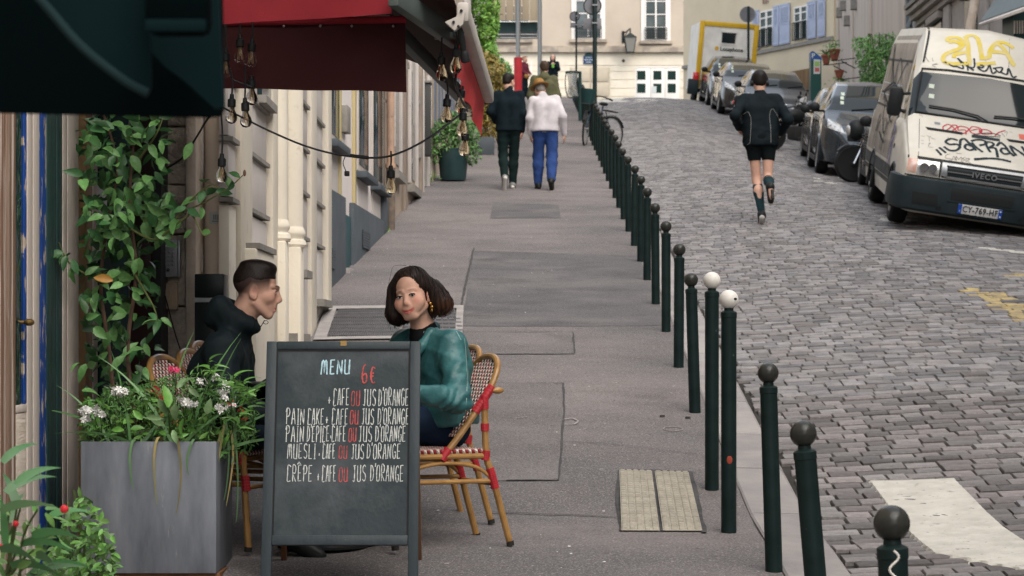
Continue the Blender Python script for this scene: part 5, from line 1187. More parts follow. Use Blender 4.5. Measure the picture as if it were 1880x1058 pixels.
# graffiti: strokes laid on the metal
m_spraybk = M('black_spray', (.012, .022, .028), .6); m_sprayye = M('yellow_spray', (.62, .47, .03), .6, c2=(.60, .50, .20), ns=9); m_sprayrd = M('red_marker', (.42, .03, .05), .6); m_pen = M('grey_pen', (.16, .14, .13), .6); m_spraypu = M('violet_spray', (.11, .09, .26), .6, c2=(.2, .17, .3), ns=12); m_pink = M('salmon_sticker', (.62, .14, .10), .6)
S_ = 148.0
def vpx(px, py):      # photo pixel on the van front -> (x, z) in the van's front view, undoing its roll
    dx = (px - 1800) / S_; dz = (640 - py) / S_ - (640 - 313) / S_
    c, s = math.cos(VROLL + R(.7)), math.sin(VROLL + R(.7)); return (dx * c - dz * s * 1.0, .845 + dz * c + dx * s)
def graf(strokes, w, mat, name='graffiti', smooth_=True, jit=.12):
    mb = MB()
    for st in strokes:
        q = [vpx(*p) for p in st]; q3 = bez([(a, 0, b) for a, b in q], 7) if smooth_ and len(q) > 2 else [Vector((v.x, 0, v.y)) for v in densify(q, .03)]
        pts = [front_hit(bb, p.x, p.z) for p in q3]; pts = [p for p in pts if p]; ribbon(mb, pts, w, .004, 0, jit)
    if mb.v: mb.build(name, mat, van)
def zz(x0, y0, sx_, sy_, pts): return [(x0 + a * sx_, y0 + b * sy_) for a, b in pts]
k1 = 190 / 1827; q1 = lambda pts: [(1690 + a * k1, 200 + b * k1) for a, b in pts]
graf([q1([(275, 620), (355, 715)]), q1([(330, 590), (435, 680)]), q1([(670, 490), (560, 460), (460, 500), (520, 550), (640, 550), (690, 590), (620, 645), (500, 640), (415, 580)]),
      q1([(700, 570), (720, 490), (790, 470), (850, 530), (960, 660)]), q1([(940, 630), (850, 650), (775, 610), (810, 560), (890, 590)]), q1([(905, 530), (960, 600), (1070, 690)]), q1([(900, 510), (1000, 490), (1130, 510), (1150, 560), (1030, 580)]),
      q1([(1140, 530), (1160, 610), (1200, 695)]), q1([(1150, 530), (1250, 540), (1280, 580), (1200, 620), (1300, 640), (1310, 780)]), q1([(1330, 600), (1400, 550), (1470, 600), (1520, 690), (1600, 770)]), q1([(1540, 720), (1440, 730), (1385, 680), (1420, 640), (1500, 660)]),
      q1([(1560, 600), (1590, 690), (1640, 760)]), q1([(1560, 600), (1700, 700), (1827, 800)]), q1([(1760, 620), (1827, 760)])], .034, m_spraybk)
graf([q1([(900, 795), (1150, 790), (1350, 810), (1525, 855)])], .036, m_spraybk)
graf([q1([(510, 320), (600, 260), (540, 230), (450, 270), (470, 340), (560, 350), (680, 290), (690, 250), (610, 240)]), q1([(610, 260), (700, 360), (800, 380), (890, 320), (840, 280), (730, 270), (700, 320)]), q1([(700, 330), (830, 330), (830, 400)]), q1([(900, 330), (960, 280), (1080, 300), (1120, 350), (1050, 400), (940, 380), (900, 330)]), q1([(930, 340), (1070, 320), (1070, 380)]), q1([(1110, 330), (1220, 340), (1290, 400), (1110, 400), (1110, 330)]), q1([(1330, 440), (1400, 390), (1530, 355)])], .016, m_sprayrd)
graf([q1([(960, 410), (1200, 440), (1420, 460)]), q1([(960, 400), (1250, 390), (1430, 440)])], .014, m_spraybk)
graf([q1([(500, 700), (440, 710), (420, 760), (510, 780), (470, 810)]), q1([(515, 810), (560, 740), (600, 815)]), q1([(530, 785), (590, 785)]), q1([(600, 815), (600, 740), (640, 790), (690, 750), (680, 830)]), q1([(760, 760), (700, 780), (740, 800), (690, 830), (740, 850)]), q1([(760, 850), (770, 780), (830, 790), (780, 820), (840, 860)]), q1([(610, 690), (700, 700)])], .006, m_pen, jit=.3)
graf([q1([(40, 400), (110, 410)]), q1([(150, 390), (200, 430), (210, 400)]), q1([(30, 470), (90, 470)]), q1([(180, 440), (180, 490)]), q1([(220, 440), (290, 460)]), q1([(150, 530), (190, 520), (150, 570), (230, 590)]), q1([(30, 520), (80, 530)]), q1([(1460, 400), (1500, 460)]), q1([(1510, 390), (1560, 380), (1530, 440)]), q1([(1600, 380), (1650, 400)])], .005, m_pen, jit=.3)
front_patch(bb, [vpx(1872, 252), vpx(1890, 256), vpx(1890, 246), vpx(1872, 244)], .004, 'salmon_sticker', m_pink, van, 3)
k2 = 180 / 1880; q2 = lambda pts: [(1700 + a * k2, 60 + b * k2) for a, b in pts]
graf([q2([(640, 170), (630, 120), (740, 90), (870, 120), (920, 220), (860, 300), (680, 360), (540, 430), (510, 530), (640, 590), (900, 590), (1040, 600)]), q2([(980, 80), (1010, 250), (1000, 420), (1010, 560)]), q2([(720, 480), (740, 420), (900, 390), (990, 380)]), q2([(640, 180), (760, 170), (850, 210), (880, 280)]),
      q2([(980, 90), (1120, 60), (1210, 130), (1240, 300), (1250, 480)]), q2([(1200, 500), (1380, 490), (1420, 360), (1560, 220), (1680, 210), (1800, 260), (1880, 330)]), q2([(1440, 380), (1620, 400), (1780, 440)]), q2([(1580, 230), (1680, 320), (1760, 460), (1830, 620), (1880, 650)]), q2([(1130, 620), (1350, 600), (1500, 600)])], .058, m_sprayye, jit=.05)
graf([q2([(500, 540), (590, 590), (680, 640), (760, 650), (860, 690), (870, 640), (800, 500)]), q2([(780, 490), (880, 580), (1070, 730)]), q2([(960, 570), (960, 730)]), q2([(930, 640), (1080, 670), (1100, 500)]), q2([(1150, 670), (1240, 680), (1260, 640), (1190, 640), (1160, 690), (1270, 750), (1340, 700), (1380, 630), (1420, 790), (1500, 760)]), q2([(1440, 700), (1620, 690), (1560, 780), (1470, 700)]), q2([(1560, 760), (1690, 820), (1740, 710), (1800, 870), (1880, 860)])], .024, m_spraybk)
graf([q2([(160, 430), (230, 550)]), q2([(300, 470), (310, 540)]), q2([(370, 580), (290, 610), (350, 650)]), q2([(330, 600), (400, 590)])], .006, m_pen)
# violet tag on the passenger side flank, black scrawl on the upper side
def side_graf(strokes, w, mat):
    for s in (-1,):
        mb = MB()
        for st in strokes:
            pts = []
            for p in bez([(0, a, b) for a, b in st], 6):
                hh = bb.ray_cast(Vector((s * 3, p.y, p.z)), Vector((-s, 0, 0)))
                if hh[0] is not None: pts.append((hh[0], Vector((s, 0, 0))))
            ribbon(mb, pts, w, .012)
        mb.build('graffiti', mat, van)
side_graf([[(1.55, .72), (1.7, 1.0), (1.5, 1.15), (1.8, 1.25)], [(1.75, .75), (1.6, .95), (1.9, 1.1), (1.75, 1.3)], [(1.85, .8), (1.75, 1.05), (1.95, 1.2)]], .05, m_spraypu)
r_ = random.Random(11)
side_graf([[(2.3 + r_.uniform(0, 3), 1.0 + r_.uniform(0, 1.3)) for _ in range(1)] * 1 + [(2.4 + r_.uniform(0, 3), 1.0 + r_.uniform(0, 1.3)) for _ in range(3)] for _k in range(7)], .03, m_spraybk)
side_graf([[(2.6, .85), (2.9, 1.25), (3.2, .85)], [(3.4, .85), (3.6, 1.3)], [(4.2, .85), (4.4, 1.3), (4.7, .85)]], .04, m_spraybk)
bv_ = front_patch(bb2, [(.62, .47), (.92, .47), (.92, .62), (.66, .62)], .010, 'bumper_paint_blotch', m_print, van, 6)

# ================================================================ yellow edged trailer
tx, ty = 6.95, 68.6; TY = 68.0
tr = thing('site_trailer', 'white site trailer with yellow edges and a small window parked up the street', 'trailer', (XY(1327, TY), TY, road_z(XY(1327, TY), TY)), (R(7), R(4.5), 0))
wT, hT0, hT1 = 1.88, .40, 2.58; m_tw = M('trailer_white', (.78, .76, .70), .5, c2=(.60, .59, .54), ns=2); m_ty = M('trailer_yellow', (.60, .38, .02), .5, c2=(.54, .33, .02), ns=4)
MB().span((-wT / 2, 0, hT0), (wT / 2, 4.2, hT1)).build('box_body', m_tw, tr)
for a in (((-wT / 2 - .03, -.03, hT0), (-wT / 2 + .13, .1, hT1 + .03)), ((wT / 2 - .13, -.03, hT0), (wT / 2 + .03, .1, hT1 + .03)), ((-wT / 2 + .13, -.03, hT1 - .13), (wT / 2 - .13, .1, hT1 + .03)), ((wT / 2 + .001, .1, hT1 - .1), (wT / 2 + .03, 4.2, hT1 + .03))): MB().span(*a, bev=.02).build('yellow_edge', m_ty, tr, True)
MB().span((-.22, -.03, 1.94), (.22, -.005, 2.28)).build('window', m_carglass, tr)
for a in (((-.26, -.02, 1.89), (.26, .0, 1.94)), ((-.26, -.04, 2.28), (.26, .0, 2.33))): MB().span(*a).build('window_frame', m_tw, tr)
flat_text('Locaphone', .17, m_ink, tr, Matrix.Translation((.13, -.012, 1.74)) @ VERT, 'lettering', bold=.004)
MB().cyl((-.36, -.014, 1.75), (-.36, -.002, 1.75), .065).build('logo_dot', m_ty, tr)
for s in (-1, 1): wheel(tr, s * .8, 2.2, .33, .2, 5, m_rim, s)
MB().span((-.9, .1, .3), (.9, 4, .449)).build('chassis', m_trim, tr); MB().cyl((-1.0, -.1, .05), (-1.0, -.1, .75), .06).build('jack_leg', m_trim, tr); MB().box((-.97, -.12, .78), (.2, .1, .3), bev=.03).build('rear_lamp', m_redlens, tr, True); MB().box((-1.03, -.05, .45), (.35, .25, .5), bev=.03).build('stabiliser_box', m_bump, tr, True)

# ================================================================ motorcycles
def motorcycle(label, loc, rot, body, tail=True, case=True):
    t = thing('motorcycle', label, 'motorcycle', loc, rot, 'motorcycles parked between the cars')
    r = .31
    for y in (0, 1.38):
        T = Matrix.Translation((0, y, r)) @ Matrix.Rotation(R(90), 4, 'Y')
        o = MB().lathe([(r * .74, -.05), (r * .9, -.065), (r, -.03), (r, .03), (r * .9, .065), (r * .74, .05)], 26, 0, T).build('wheel', m_tyre, t, True)
        mb = MB(); mb.lathe([(r * .74, -.03), (r * .68, -.02), (r * .68, .02), (r * .74, .03)], 24, 0, T); mb.cyl((-.07, y, r), (.07, y, r), .04)
        for k in range(6): a = k * math.pi / 3; mb.tube([(0, y, r), (0, y + .7 * r * math.cos(a), r + .7 * r * math.sin(a))], .014, 5)
        mb.build('rim', m_rimd, o, True)
        MB().grid(lambda u, v: (-.07 + .14 * v, y + (r + .03) * math.cos(.5 + u * 1.9 if y == 0 else .7 + u * 2), r + (r + .03) * math.sin(.5 + u * 1.9 if y == 0 else .7 + u * 2)), 10, 3).build('mudguard', body, t, True)
    mb = MB(); mb.tube([(0, 0, r), (0, .28, .85)], .03, 8); mb.tube([(.08, 0, r), (.08, .26, .82)], .022, 6); mb.tube([(-.08, 0, r), (-.08, .26, .82)], .022, 6); mb.build('fork', m_chrome, t, True)
    mb = MB(); mb.box((0, .72, .42), (.3, .5, .32), bev=.06); mb.cyl((.12, .55, .3), (.16, 1.5, .36), .05, .06); mb.build('engine', m_rimd, t, True)
    MB().sphere((0, .58, .80), .2, 16, sc=(.85, 1.45, .75)).build('fuel_tank', body, t, True)
    mb = MB(); mb.box((0, 1.12, .80), (.28, .72, .12), bev=.05); mb.box((0, 1.5, .86), (.22, .3, .08), bev=.03); mb.build('seat', m_trim, t, True)
    MB().box((0, 1.45, .68), (.2, .5, .16), bev=.06).build('tail_cowl', body, t, True)
    mb = MB(); mb.sphere((0, .06, .86), .16, 14, sc=(1, .9, 1.1)); mb.build('front_cowl', body, t, True); MB().sphere((0, -.06, .86), .09, 12, sc=(1, .5, 1)).build('headlight', m_lens, t, True)
    if case is not None: MB().tube(bez([(-.36, .36, 1.0), (-.2, .27, .98), (0, .25, .95), (.2, .27, .98), (.36, .36, 1.0)], 4), .014, 6).build('handlebar', m_trim, t, True)
    for s in (-1, 1) if case is not None else (): mb = MB(); mb.tube([(s * .3, .3, 1.0), (s * .36, .26, 1.18)], .008, 5); mb.sphere((s * .37, .25, 1.2), .055, 10, sc=(1.3, .4, .8)); mb.build('mirror', m_trim, t, True)
    if case: MB().box((0, 1.72, 1.02), (.40, .36, .30), bev=.08).build('top_case', m_trim, t, True)
    if tail: MB().box((0, 1.905 if case else 1.66, 1.0 if case else .82), (.30, .04, .08), bev=.015).build('tail_light', m_redlens, t, True)
    return t
def mz(x, y): return (x, y, road_z(x, y))
motorcycle('black motorcycle with red tail light and top case above the runner shoulder', mz(7.15, 49.2), (R(2), R(-4), R(72)), m_f3)
motorcycle('black motorcycle with grey tank next to the bronze grey hatchback', mz(5.75, 45.6), (R(-2), R(8), R(-55)), m_trim, False, False)
motorcycle('motorcycle wedged between silver hatchback and people carrier, only its wheel showing', mz(5.62, 34.1), (R(2), R(4), R(-84)), m_trim, False, None)

# ================================================================ bicycle and litter bag
def bicycle():
    Yk = 41.8; x = XY(1073, Yk); t = thing('bicycle', 'black bicycle with basket leaning on the bollards', 'bicycle', (x, Yk, gs(Yk)), (0, R(6), R(-31)))
    r = .335; b = m_ink
    for k, (y, turn) in enumerate(((0, .35), (1.05, -.3))):
        T = Matrix.Translation((0, y, r)) @ Matrix.Rotation(turn, 4, 'Z')
        o = MB().tube([T @ Vector((0, r * math.cos(a), r * math.sin(a))) for a in np.linspace(0, 6.2832, 33)[:-1]], .02, 8, closed=True).build('wheel', m_tyre, t, True)
        mb = MB(); mb.tube([T @ Vector((0, r * .93 * math.cos(a), r * .93 * math.sin(a))) for a in np.linspace(0, 6.2832, 33)[:-1]], .010, 6, closed=True)
        for q in range(18): a = q * math.pi / 9; mb.tube([T @ Vector((.02 * (-1) ** q, 0, 0)), T @ Vector((0, r * .92 * math.cos(a), r * .92 * math.sin(a)))], .0022, 4, caps=False)
        mb.cyl(T @ Vector((-.05, 0, 0)), T @ Vector((.05, 0, 0)), .022, n=8); mb.build('rim', m_galv, o, True)
        MB().grid(lambda u, v: T @ Vector((-.03 + .06 * v, (r + .035) * math.cos(.4 + 2.3 * u), (r + .035) * math.sin(.4 + 2.3 * u))), 14, 3).build('mudguard', b, t, True)
    mb = MB()
    for a, c in (((0, .0, r), (0, .18, .86)), ((0, .16, .80), (0, .52, .30)), ((0, .15, .72), (0, .58, .55)), ((0, .62, .85), (0, .52, .30)), ((0, .52, .30), (0, 1.05, r)), ((0, .60, .72), (0, 1.05, r))): mb.tube([a, c], .018, 8)
    mb.build('frame', M('bicycle_blue', (.02, .045, .07), .3, coat=.6), t, True)
    mb = MB(); mb.sphere((0, .64, .90), .12, 12, sc=(.7, 1.1, .35)); mb.build('saddle', m_trim, t, True)
    MB().tube(bez([(-.3, .3, .98), (-.15, .2, 1.02), (0, .19, 1.0), (.15, .2, 1.02), (.3, .3, .98)], 4), .013, 6).build('handlebar', m_trim, t, True)
    mb = MB()
    for q in (-.3, .3): mb.cyl((q, .3, .98), (q * 1.1, .40, .96), .018, n=8)
    mb.build('grip', m_ink, t); mb = MB(); mb.lathe([(.12, .0), (.16, .28), (.17, .28), (.125, -.01), (.001, -.01)], 16, 0, Matrix.Translation((0, -.05, .85))); mb.build('basket', m_greenp, t, True)
    mb = MB(); mb.cyl((-.02, .52, .30), (.02, .52, .30), .09); mb.tube([(.03, .52, .30), (.05, .60, .16)], .012, 6); mb.box((.09, .60, .15), (.1, .07, .02)); mb.tube([(-.03, .52, .30), (-.05, .44, .44)], .012, 6); mb.box((-.09, .44, .45), (.1, .07, .02)); mb.build('crankset', m_trim, t, True)
    mb = MB(); mb.box((0, .95, .78), (.14, .42, .02)); mb.tube([(0, .75, .77), (0, 1.05, r)], .01, 5); mb.build('rear_rack', m_trim, t)
bicycle()
Yl = 52.0; lb = thing('litter_bin', 'clear litter bag hanging from a green ring by the bollards', 'litter bin', (XY(1060, Yl), Yl, gs(Yl)), world=True)
m_bag = M('clear_plastic_bag', (.45, .48, .48), .25, alpha=.42, c2=(.3, .33, .33), ns=9, bump=.6, bs=14, spec=.6)
cx, cz0, cz1 = XY(1051, Yl), ZY(177, Yl), ZY(133, Yl)
MB().grid(lambda u, v: (cx + (.15 - .05 * math.sin(3 * v)) * math.cos(u * 6.2832) * (1 + .08 * math.sin(9 * u * 6.28 + 5 * v)), Yl + .15 * math.sin(u * 6.2832), cz0 + (cz1 - cz0) * v), 28, 8).build('bag', m_bag, lb, True)
MB().tube([(cx + .165 * math.cos(a), Yl + .165 * math.sin(a), cz1) for a in np.linspace(0, 6.28, 24)[:-1]], .02, 6, closed=True).build('ring', m_greenp, lb, True)
MB().tube(bez([(cx - .16, Yl, cz1), (cx - .18, Yl, (cz0 + cz1) / 2), (cx - .12, Yl, cz0), (cx + .02, Yl, cz0 - .04), (cx + .16, Yl, cz0 - .02)]), .014, 6).build('bag_hoop', m_signdark, lb, True)
MB().cyl((cx + .19, Yl, gs(Yl) - .1), (cx + .19, Yl, cz1 + .02), .04, n=12).build('post', m_greenp, lb, True)
mb = MB()
for k in range(7): mb.sphere((cx + random.uniform(-.06, .06), Yl + random.uniform(-.06, .06), cz0 + .06 + random.uniform(0, .2)), random.uniform(.04, .07), 8)
mb.build('rubbish', M('yellowish_rubbish', (.35, .25, .08), .8, c2=(.3, .3, .3), ns=8), lb, True)
# ================================================================ people: one continuous surface per body, grown from blended volumes
class Vol:
    def __init__(s): s.p = []
    def cap(s, a, b, ra, rb=None, k=.02, op=1): s.p.append(('c', np.array(a, float), np.array(b, float), ra, ra if rb is None else rb, k, op)); return s
    def ell(s, c, r, rot=None, k=.02, op=1): s.p.append(('e', np.array(c, float), np.array(r, float), np.array(rot if rot is not None else np.eye(3), float), 0, k, op)); return s
    def cut(s, c, n): s.p.append(('h', np.array(c, float), np.array(n, float), 0, 0, 0, -2)); return s   # removes the side n points to
    def bounds(s):
        lo, hi = np.full(3, 1e9), np.full(3, -1e9)
        for q in s.p:
            if q[6] != 1: continue
            if q[0] == 'c': a = np.minimum(q[1] - q[3], q[2] - q[4]); b = np.maximum(q[1] + q[3], q[2] + q[4])
            else: m = q[2].max(); a, b = q[1] - m, q[1] + m
            lo = np.minimum(lo, a); hi = np.maximum(hi, b)
        return lo - .03, hi + .03
    def field(s, xs, ys, zs):
        D = np.full((len(xs), len(ys), len(zs)), .3, np.float32)
        for q in s.p:
            kind, k, op = q[0], max(q[5], 1e-4), q[6]
            if op == -2:
                c, n = q[1], q[2]
                d = (xs[:, None, None] - c[0]) * n[0] + (ys[None, :, None] - c[1]) * n[1] + (zs[None, None, :] - c[2]) * n[2]; D = np.maximum(D, d.astype(np.float32)); continue
            mg = k + .05
            if kind == 'c': a = np.minimum(q[1] - q[3], q[2] - q[4]) - mg; b = np.maximum(q[1] + q[3], q[2] + q[4]) + mg
            else: m = q[2].max() + mg; a, b = q[1] - m, q[1] + m
            i0, i1 = np.searchsorted(xs, a[0]), np.searchsorted(xs, b[0]); j0, j1 = np.searchsorted(ys, a[1]), np.searchsorted(ys, b[1]); l0, l1 = np.searchsorted(zs, a[2]), np.searchsorted(zs, b[2])
            if i0 >= i1 or j0 >= j1 or l0 >= l1: continue
            X, Y, Z = np.meshgrid(xs[i0:i1], ys[j0:j1], zs[l0:l1], indexing='ij')
            if kind == 'c':
                A, B = q[1], q[2]; ab = B - A; L2 = max(ab @ ab, 1e-9)
                t = np.clip(((X - A[0]) * ab[0] + (Y - A[1]) * ab[1] + (Z - A[2]) * ab[2]) / L2, 0, 1)
                d = np.sqrt((X - A[0] - t * ab[0]) ** 2 + (Y - A[1] - t * ab[1]) ** 2 + (Z - A[2] - t * ab[2]) ** 2) - (q[3] + (q[4] - q[3]) * t)
            else:
                c, r, M3 = q[1], q[2], q[3]; dx, dy, dz = X - c[0], Y - c[1], Z - c[2]
                u = [(dx * M3[0, i] + dy * M3[1, i] + dz * M3[2, i]) for i in range(3)]
                k0 = np.sqrt(sum((u[i] / r[i]) ** 2 for i in range(3))); k1 = np.sqrt(sum((u[i] / r[i] ** 2) ** 2 for i in range(3))); d = k0 * (k0 - 1) / np.maximum(k1, 1e-6)
            d = d.astype(np.float32); S = D[i0:i1, j0:j1, l0:l1]
            if op == 1: h = np.clip(.5 + .5 * (S - d) / k, 0, 1); D[i0:i1, j0:j1, l0:l1] = S * (1 - h) + d * h - k * h * (1 - h)
            else: d = -d; h = np.clip(.5 - .5 * (S - d) / k, 0, 1); D[i0:i1, j0:j1, l0:l1] = S * (1 - h) + d * h + k * h * (1 - h)
        return D
    def surface(s, res=.012, fine=None, fres=.004, wr=None):
        lo, hi = s.bounds()
        def axis(i):
            if fine is None: return np.arange(lo[i], hi[i] + res, res)
            a, b = max(lo[i], fine[0][i]), min(hi[i], fine[1][i]); return np.concatenate([np.arange(lo[i], a, res), np.arange(a, b, fres), np.arange(b, hi[i] + res, res)])
        xs, ys, zs = axis(0), axis(1), axis(2); D = s.field(xs, ys, zs)
        if wr is not None:
            X, Y, Z = np.meshgrid(xs, ys, zs, indexing='ij'); D = D + wr(X, Y, Z).astype(np.float32)
        return nets(xs, ys, zs, D)
def nets(xs, ys, zs, D):
    S = D < 0; n = [q - 1 for q in D.shape]
    acc = np.zeros((*n, 3)); cnt = np.zeros(n)
    C = [xs, ys, zs]
    for ax in range(3):
        o = [a for a in range(3) if a != ax]
        sl0 = [slice(None)] * 3; sl1 = [slice(None)] * 3; sl0[ax] = slice(0, -1); sl1[ax] = slice(1, None)
        A, B = D[tuple(sl0)], D[tuple(sl1)]; cr = (A < 0) != (B < 0); t = np.where(cr, A / np.where(cr, A - B, 1), 0)
        pos = []
        for a in range(3):
            sh = [1, 1, 1]; sh[a] = -1
            if a == ax: base = C[a][:-1].reshape(sh); step = np.diff(C[a]).reshape(sh); pos.append(np.broadcast_to(base, cr.shape) + t * step)
            else: pos.append(np.broadcast_to(C[a].reshape(sh), cr.shape))
        for p in (0, 1):
            for q in (0, 1):
                sl = [slice(None)] * 3; sl[o[0]] = slice(p, p + n[o[0]]); sl[o[1]] = slice(q, q + n[o[1]]); sl = tuple(sl); m = cr[sl]
                cnt += m
                for a in range(3): acc[..., a] += np.where(m, pos[a][sl], 0)
    act = cnt > 0; idx = -np.ones(n, int); idx[act] = np.arange(act.sum()); V = acc[act] / cnt[act][:, None]
    Fs = []
    for ax in range(3):
        o = [a for a in range(3) if a != ax]
        sl0 = [slice(1, -1)] * 3; sl1 = [slice(1, -1)] * 3; sl0[ax] = slice(0, -1); sl1[ax] = slice(1, None)
        A, B = S[tuple(sl0)], S[tuple(sl1)]; I = np.argwhere(A != B)
        if not len(I): continue
        fl = A[A != B]; I = I.copy(); I[:, o[0]] += 1; I[:, o[1]] += 1
        def g(d0, d1): J = I.copy(); J[:, o[0]] -= d0; J[:, o[1]] -= d1; return idx[J[:, 0], J[:, 1], J[:, 2]]
        Q = np.stack([g(0, 0), g(1, 0), g(1, 1), g(0, 1)], 1)
        rev = fl if ax != 1 else ~fl
        Q[~rev] = Q[~rev][:, ::-1]; Fs.append(Q)
    Fq = np.concatenate(Fs); return V, Fq[(Fq >= 0).all(1)]
def vol_obj(name, vol, mat, par, res=.012, fine=None, fres=.004, wr=None, tintfn=None, smooth_it=1):
    V, Fq = vol.surface(res, fine, fres, wr)
    # light laplacian smoothing
    E = np.concatenate([Fq[:, [0, 1]], Fq[:, [1, 2]], Fq[:, [2, 3]], Fq[:, [3, 0]]])
    for _ in range(smooth_it):
        s = np.zeros_like(V); c = np.zeros(len(V)); np.add.at(s, E[:, 0], V[E[:, 1]]); np.add.at(s, E[:, 1], V[E[:, 0]]); np.add.at(c, E[:, 0], 1); np.add.at(c, E[:, 1], 1); V = V * .5 + .5 * s / np.maximum(c, 1)[:, None]
    me = bpy.data.meshes.new(name); me.from_pydata(V.tolist(), [], Fq.tolist()); me.materials.append(mat); me.polygons.foreach_set('use_smooth', [True] * len(me.polygons))
    if tintfn is not None:
        at = me.color_attributes.new('tint', 'FLOAT_COLOR', 'POINT'); col = np.ones((len(V), 4), np.float32); col[:, :3] = tintfn(V); at.data.foreach_set('color', col.ravel())
    me.update(); bm = bmesh.new(); bm.from_mesh(me); bmesh.ops.recalc_face_normals(bm, faces=bm.faces); bm.to_mesh(me); bm.free(); return put(name, me, par)
def folds(amp, seed, fz=1.):
    r = np.random.default_rng(seed); ks = r.normal(size=(5, 3)); ks /= np.linalg.norm(ks, axis=1)[:, None]; ph = r.uniform(0, 6, 5); fr = r.uniform(28, 75, 5)
    def f(X, Y, Z):
        o = 0
        for i in range(5):
            a = fr[i] * (X * ks[i, 0] + Y * ks[i, 1] + Z * ks[i, 2] * fz) + ph[i] + 1.6 * np.sin(11 * X + 13 * Z + ph[i] * 2 + 9 * Y); o = o + (1 - np.abs(np.sin(a * .5))) ** 2 - .3
        return -amp * o / 2
    return f
V3 = lambda *a: np.array(a, float)
m_skin = M('skin', (.56, .34, .255), .55, tint=True, c2=(.51, .30, .22), ns=30, spec=.25, bump=.05, bs=300)
m_hairdk = M('dark_hair', (.012, .009, .008), .5, tint=True, spec=.22); m_eye = M('eye_white', (.46, .40, .37), .3); m_iris = M('dark_iris', (.02, .012, .008), .1); m_lip = M('lip', (.36, .10, .09), .4)
m_teeth = M('teeth', (.6, .57, .52), .3); m_gold = M('gold', (.6, .36, .10), .25, metal=1)
def head_vol(vol, T, s=1., fem=False, k=.019, neck=None):
    """adds a head to vol; T maps head space (x right, y forward, z up, origin between the ears) to the body"""
    Rm = np.array(T.to_3x3()) / s if False else np.array(T.to_3x3())
    def W(x, y, z): return np.array(T @ Vector((x * s, y * s, z * s)))
    def E(c, r, kk=k, op=1): vol.ell(W(*c), np.array(r) * s, Rm, kk, op)
    def Cc(a, b, ra, rb=None, kk=k, op=1): vol.cap(W(*a), W(*b), ra * s, None if rb is None else rb * s, kk, op)
    jw = .92 if fem else 1.
    E((0, -.012, .045), (.074, .094, .082)); E((0, .028, -.02), (.062, .066, .078) if not fem else (.066, .064, .072))
    for q in (-1, 1):
        Cc((q * .056 * jw, .0, -.05), (q * .018, .066, -.098 if not fem else -.088), .017, .017); E((q * .040, .058, -.022 if not fem else -.028), (.026, .026, .026) if not fem else (.030, .030, .029), .014 if not fem else .02)
        Cc((q * .012, .091 if not fem else .084, .026), (q * .046, .074 if not fem else .066, .028), .011 if not fem else .005, .008 if not fem else .004, .012)
        E((q * .031, .096 if not fem else .098, .006), (.017, .014, .011) if not fem else (.014, .006, .006), kk=.010, op=0)
        E((q * .031, .080 if not fem else .0775, .004), (.0145, .0135, .0125) if not fem else (.0145, .0125, .0105), kk=.004 if not fem else .008)
        E((q * .030, .0945, .0045), (.0135, .009, .0026 if fem else .0042), kk=.002, op=0)
        E((q * .0105, .098 if not fem else .089, -.034), (.0075, .010, .0075), kk=.006)
        E((q * .076, -.006, -.006), (.009, .021, .032), kk=.006); E((q * .084, -.002, -.002), (.006, .012, .02), kk=.004, op=0); E((q * .076, .002, -.03), (.008, .009, .011), kk=.006)
    E((0, .062, -.092 if not fem else -.084), (.025 * jw, .022, .020)); E((0, .07, -.055), (.036, .028, .032))
    Cc((0, .090 if not fem else .082, .016), (0, .108 if not fem else .0975, -.024), .008, .0105, .012); E((0, .105 if not fem else .097, -.028), (.0115, .0115, .0095), kk=.006)
    if fem:
        for q in (-1, 1): Cc((0, .0915, -.0615), (q * .027, .0795, -.0545), .0056, .0035, .005); Cc((0, .091, -.0715), (q * .026, .0795, -.0595), .0070, .004, .005); Cc((0, .098, -.0662), (q * .033, .083, -.0555), .0019, .0016, .003, op=0); E((q * .037, .066, -.048), (.013, .013, .016), .02)
    else: Cc((-.019, .090, -.063), (.019, .090, -.063), .0062, kk=.005); Cc((-.016, .0905, -.074), (.016, .0905, -.074), .0075, kk=.006); Cc((-.026, .092, -.0685), (.026, .092, -.0685), .0022, kk=.003, op=0)
    if neck is not None: Cc((0, -.02, -.05), (0, -.03, -.07), .052 if not fem else .045, None, .02); vol.cap(W(0, -.022, -.06), neck, (.054 if not fem else .045) * s, (.060 if not fem else .05) * s, .02)
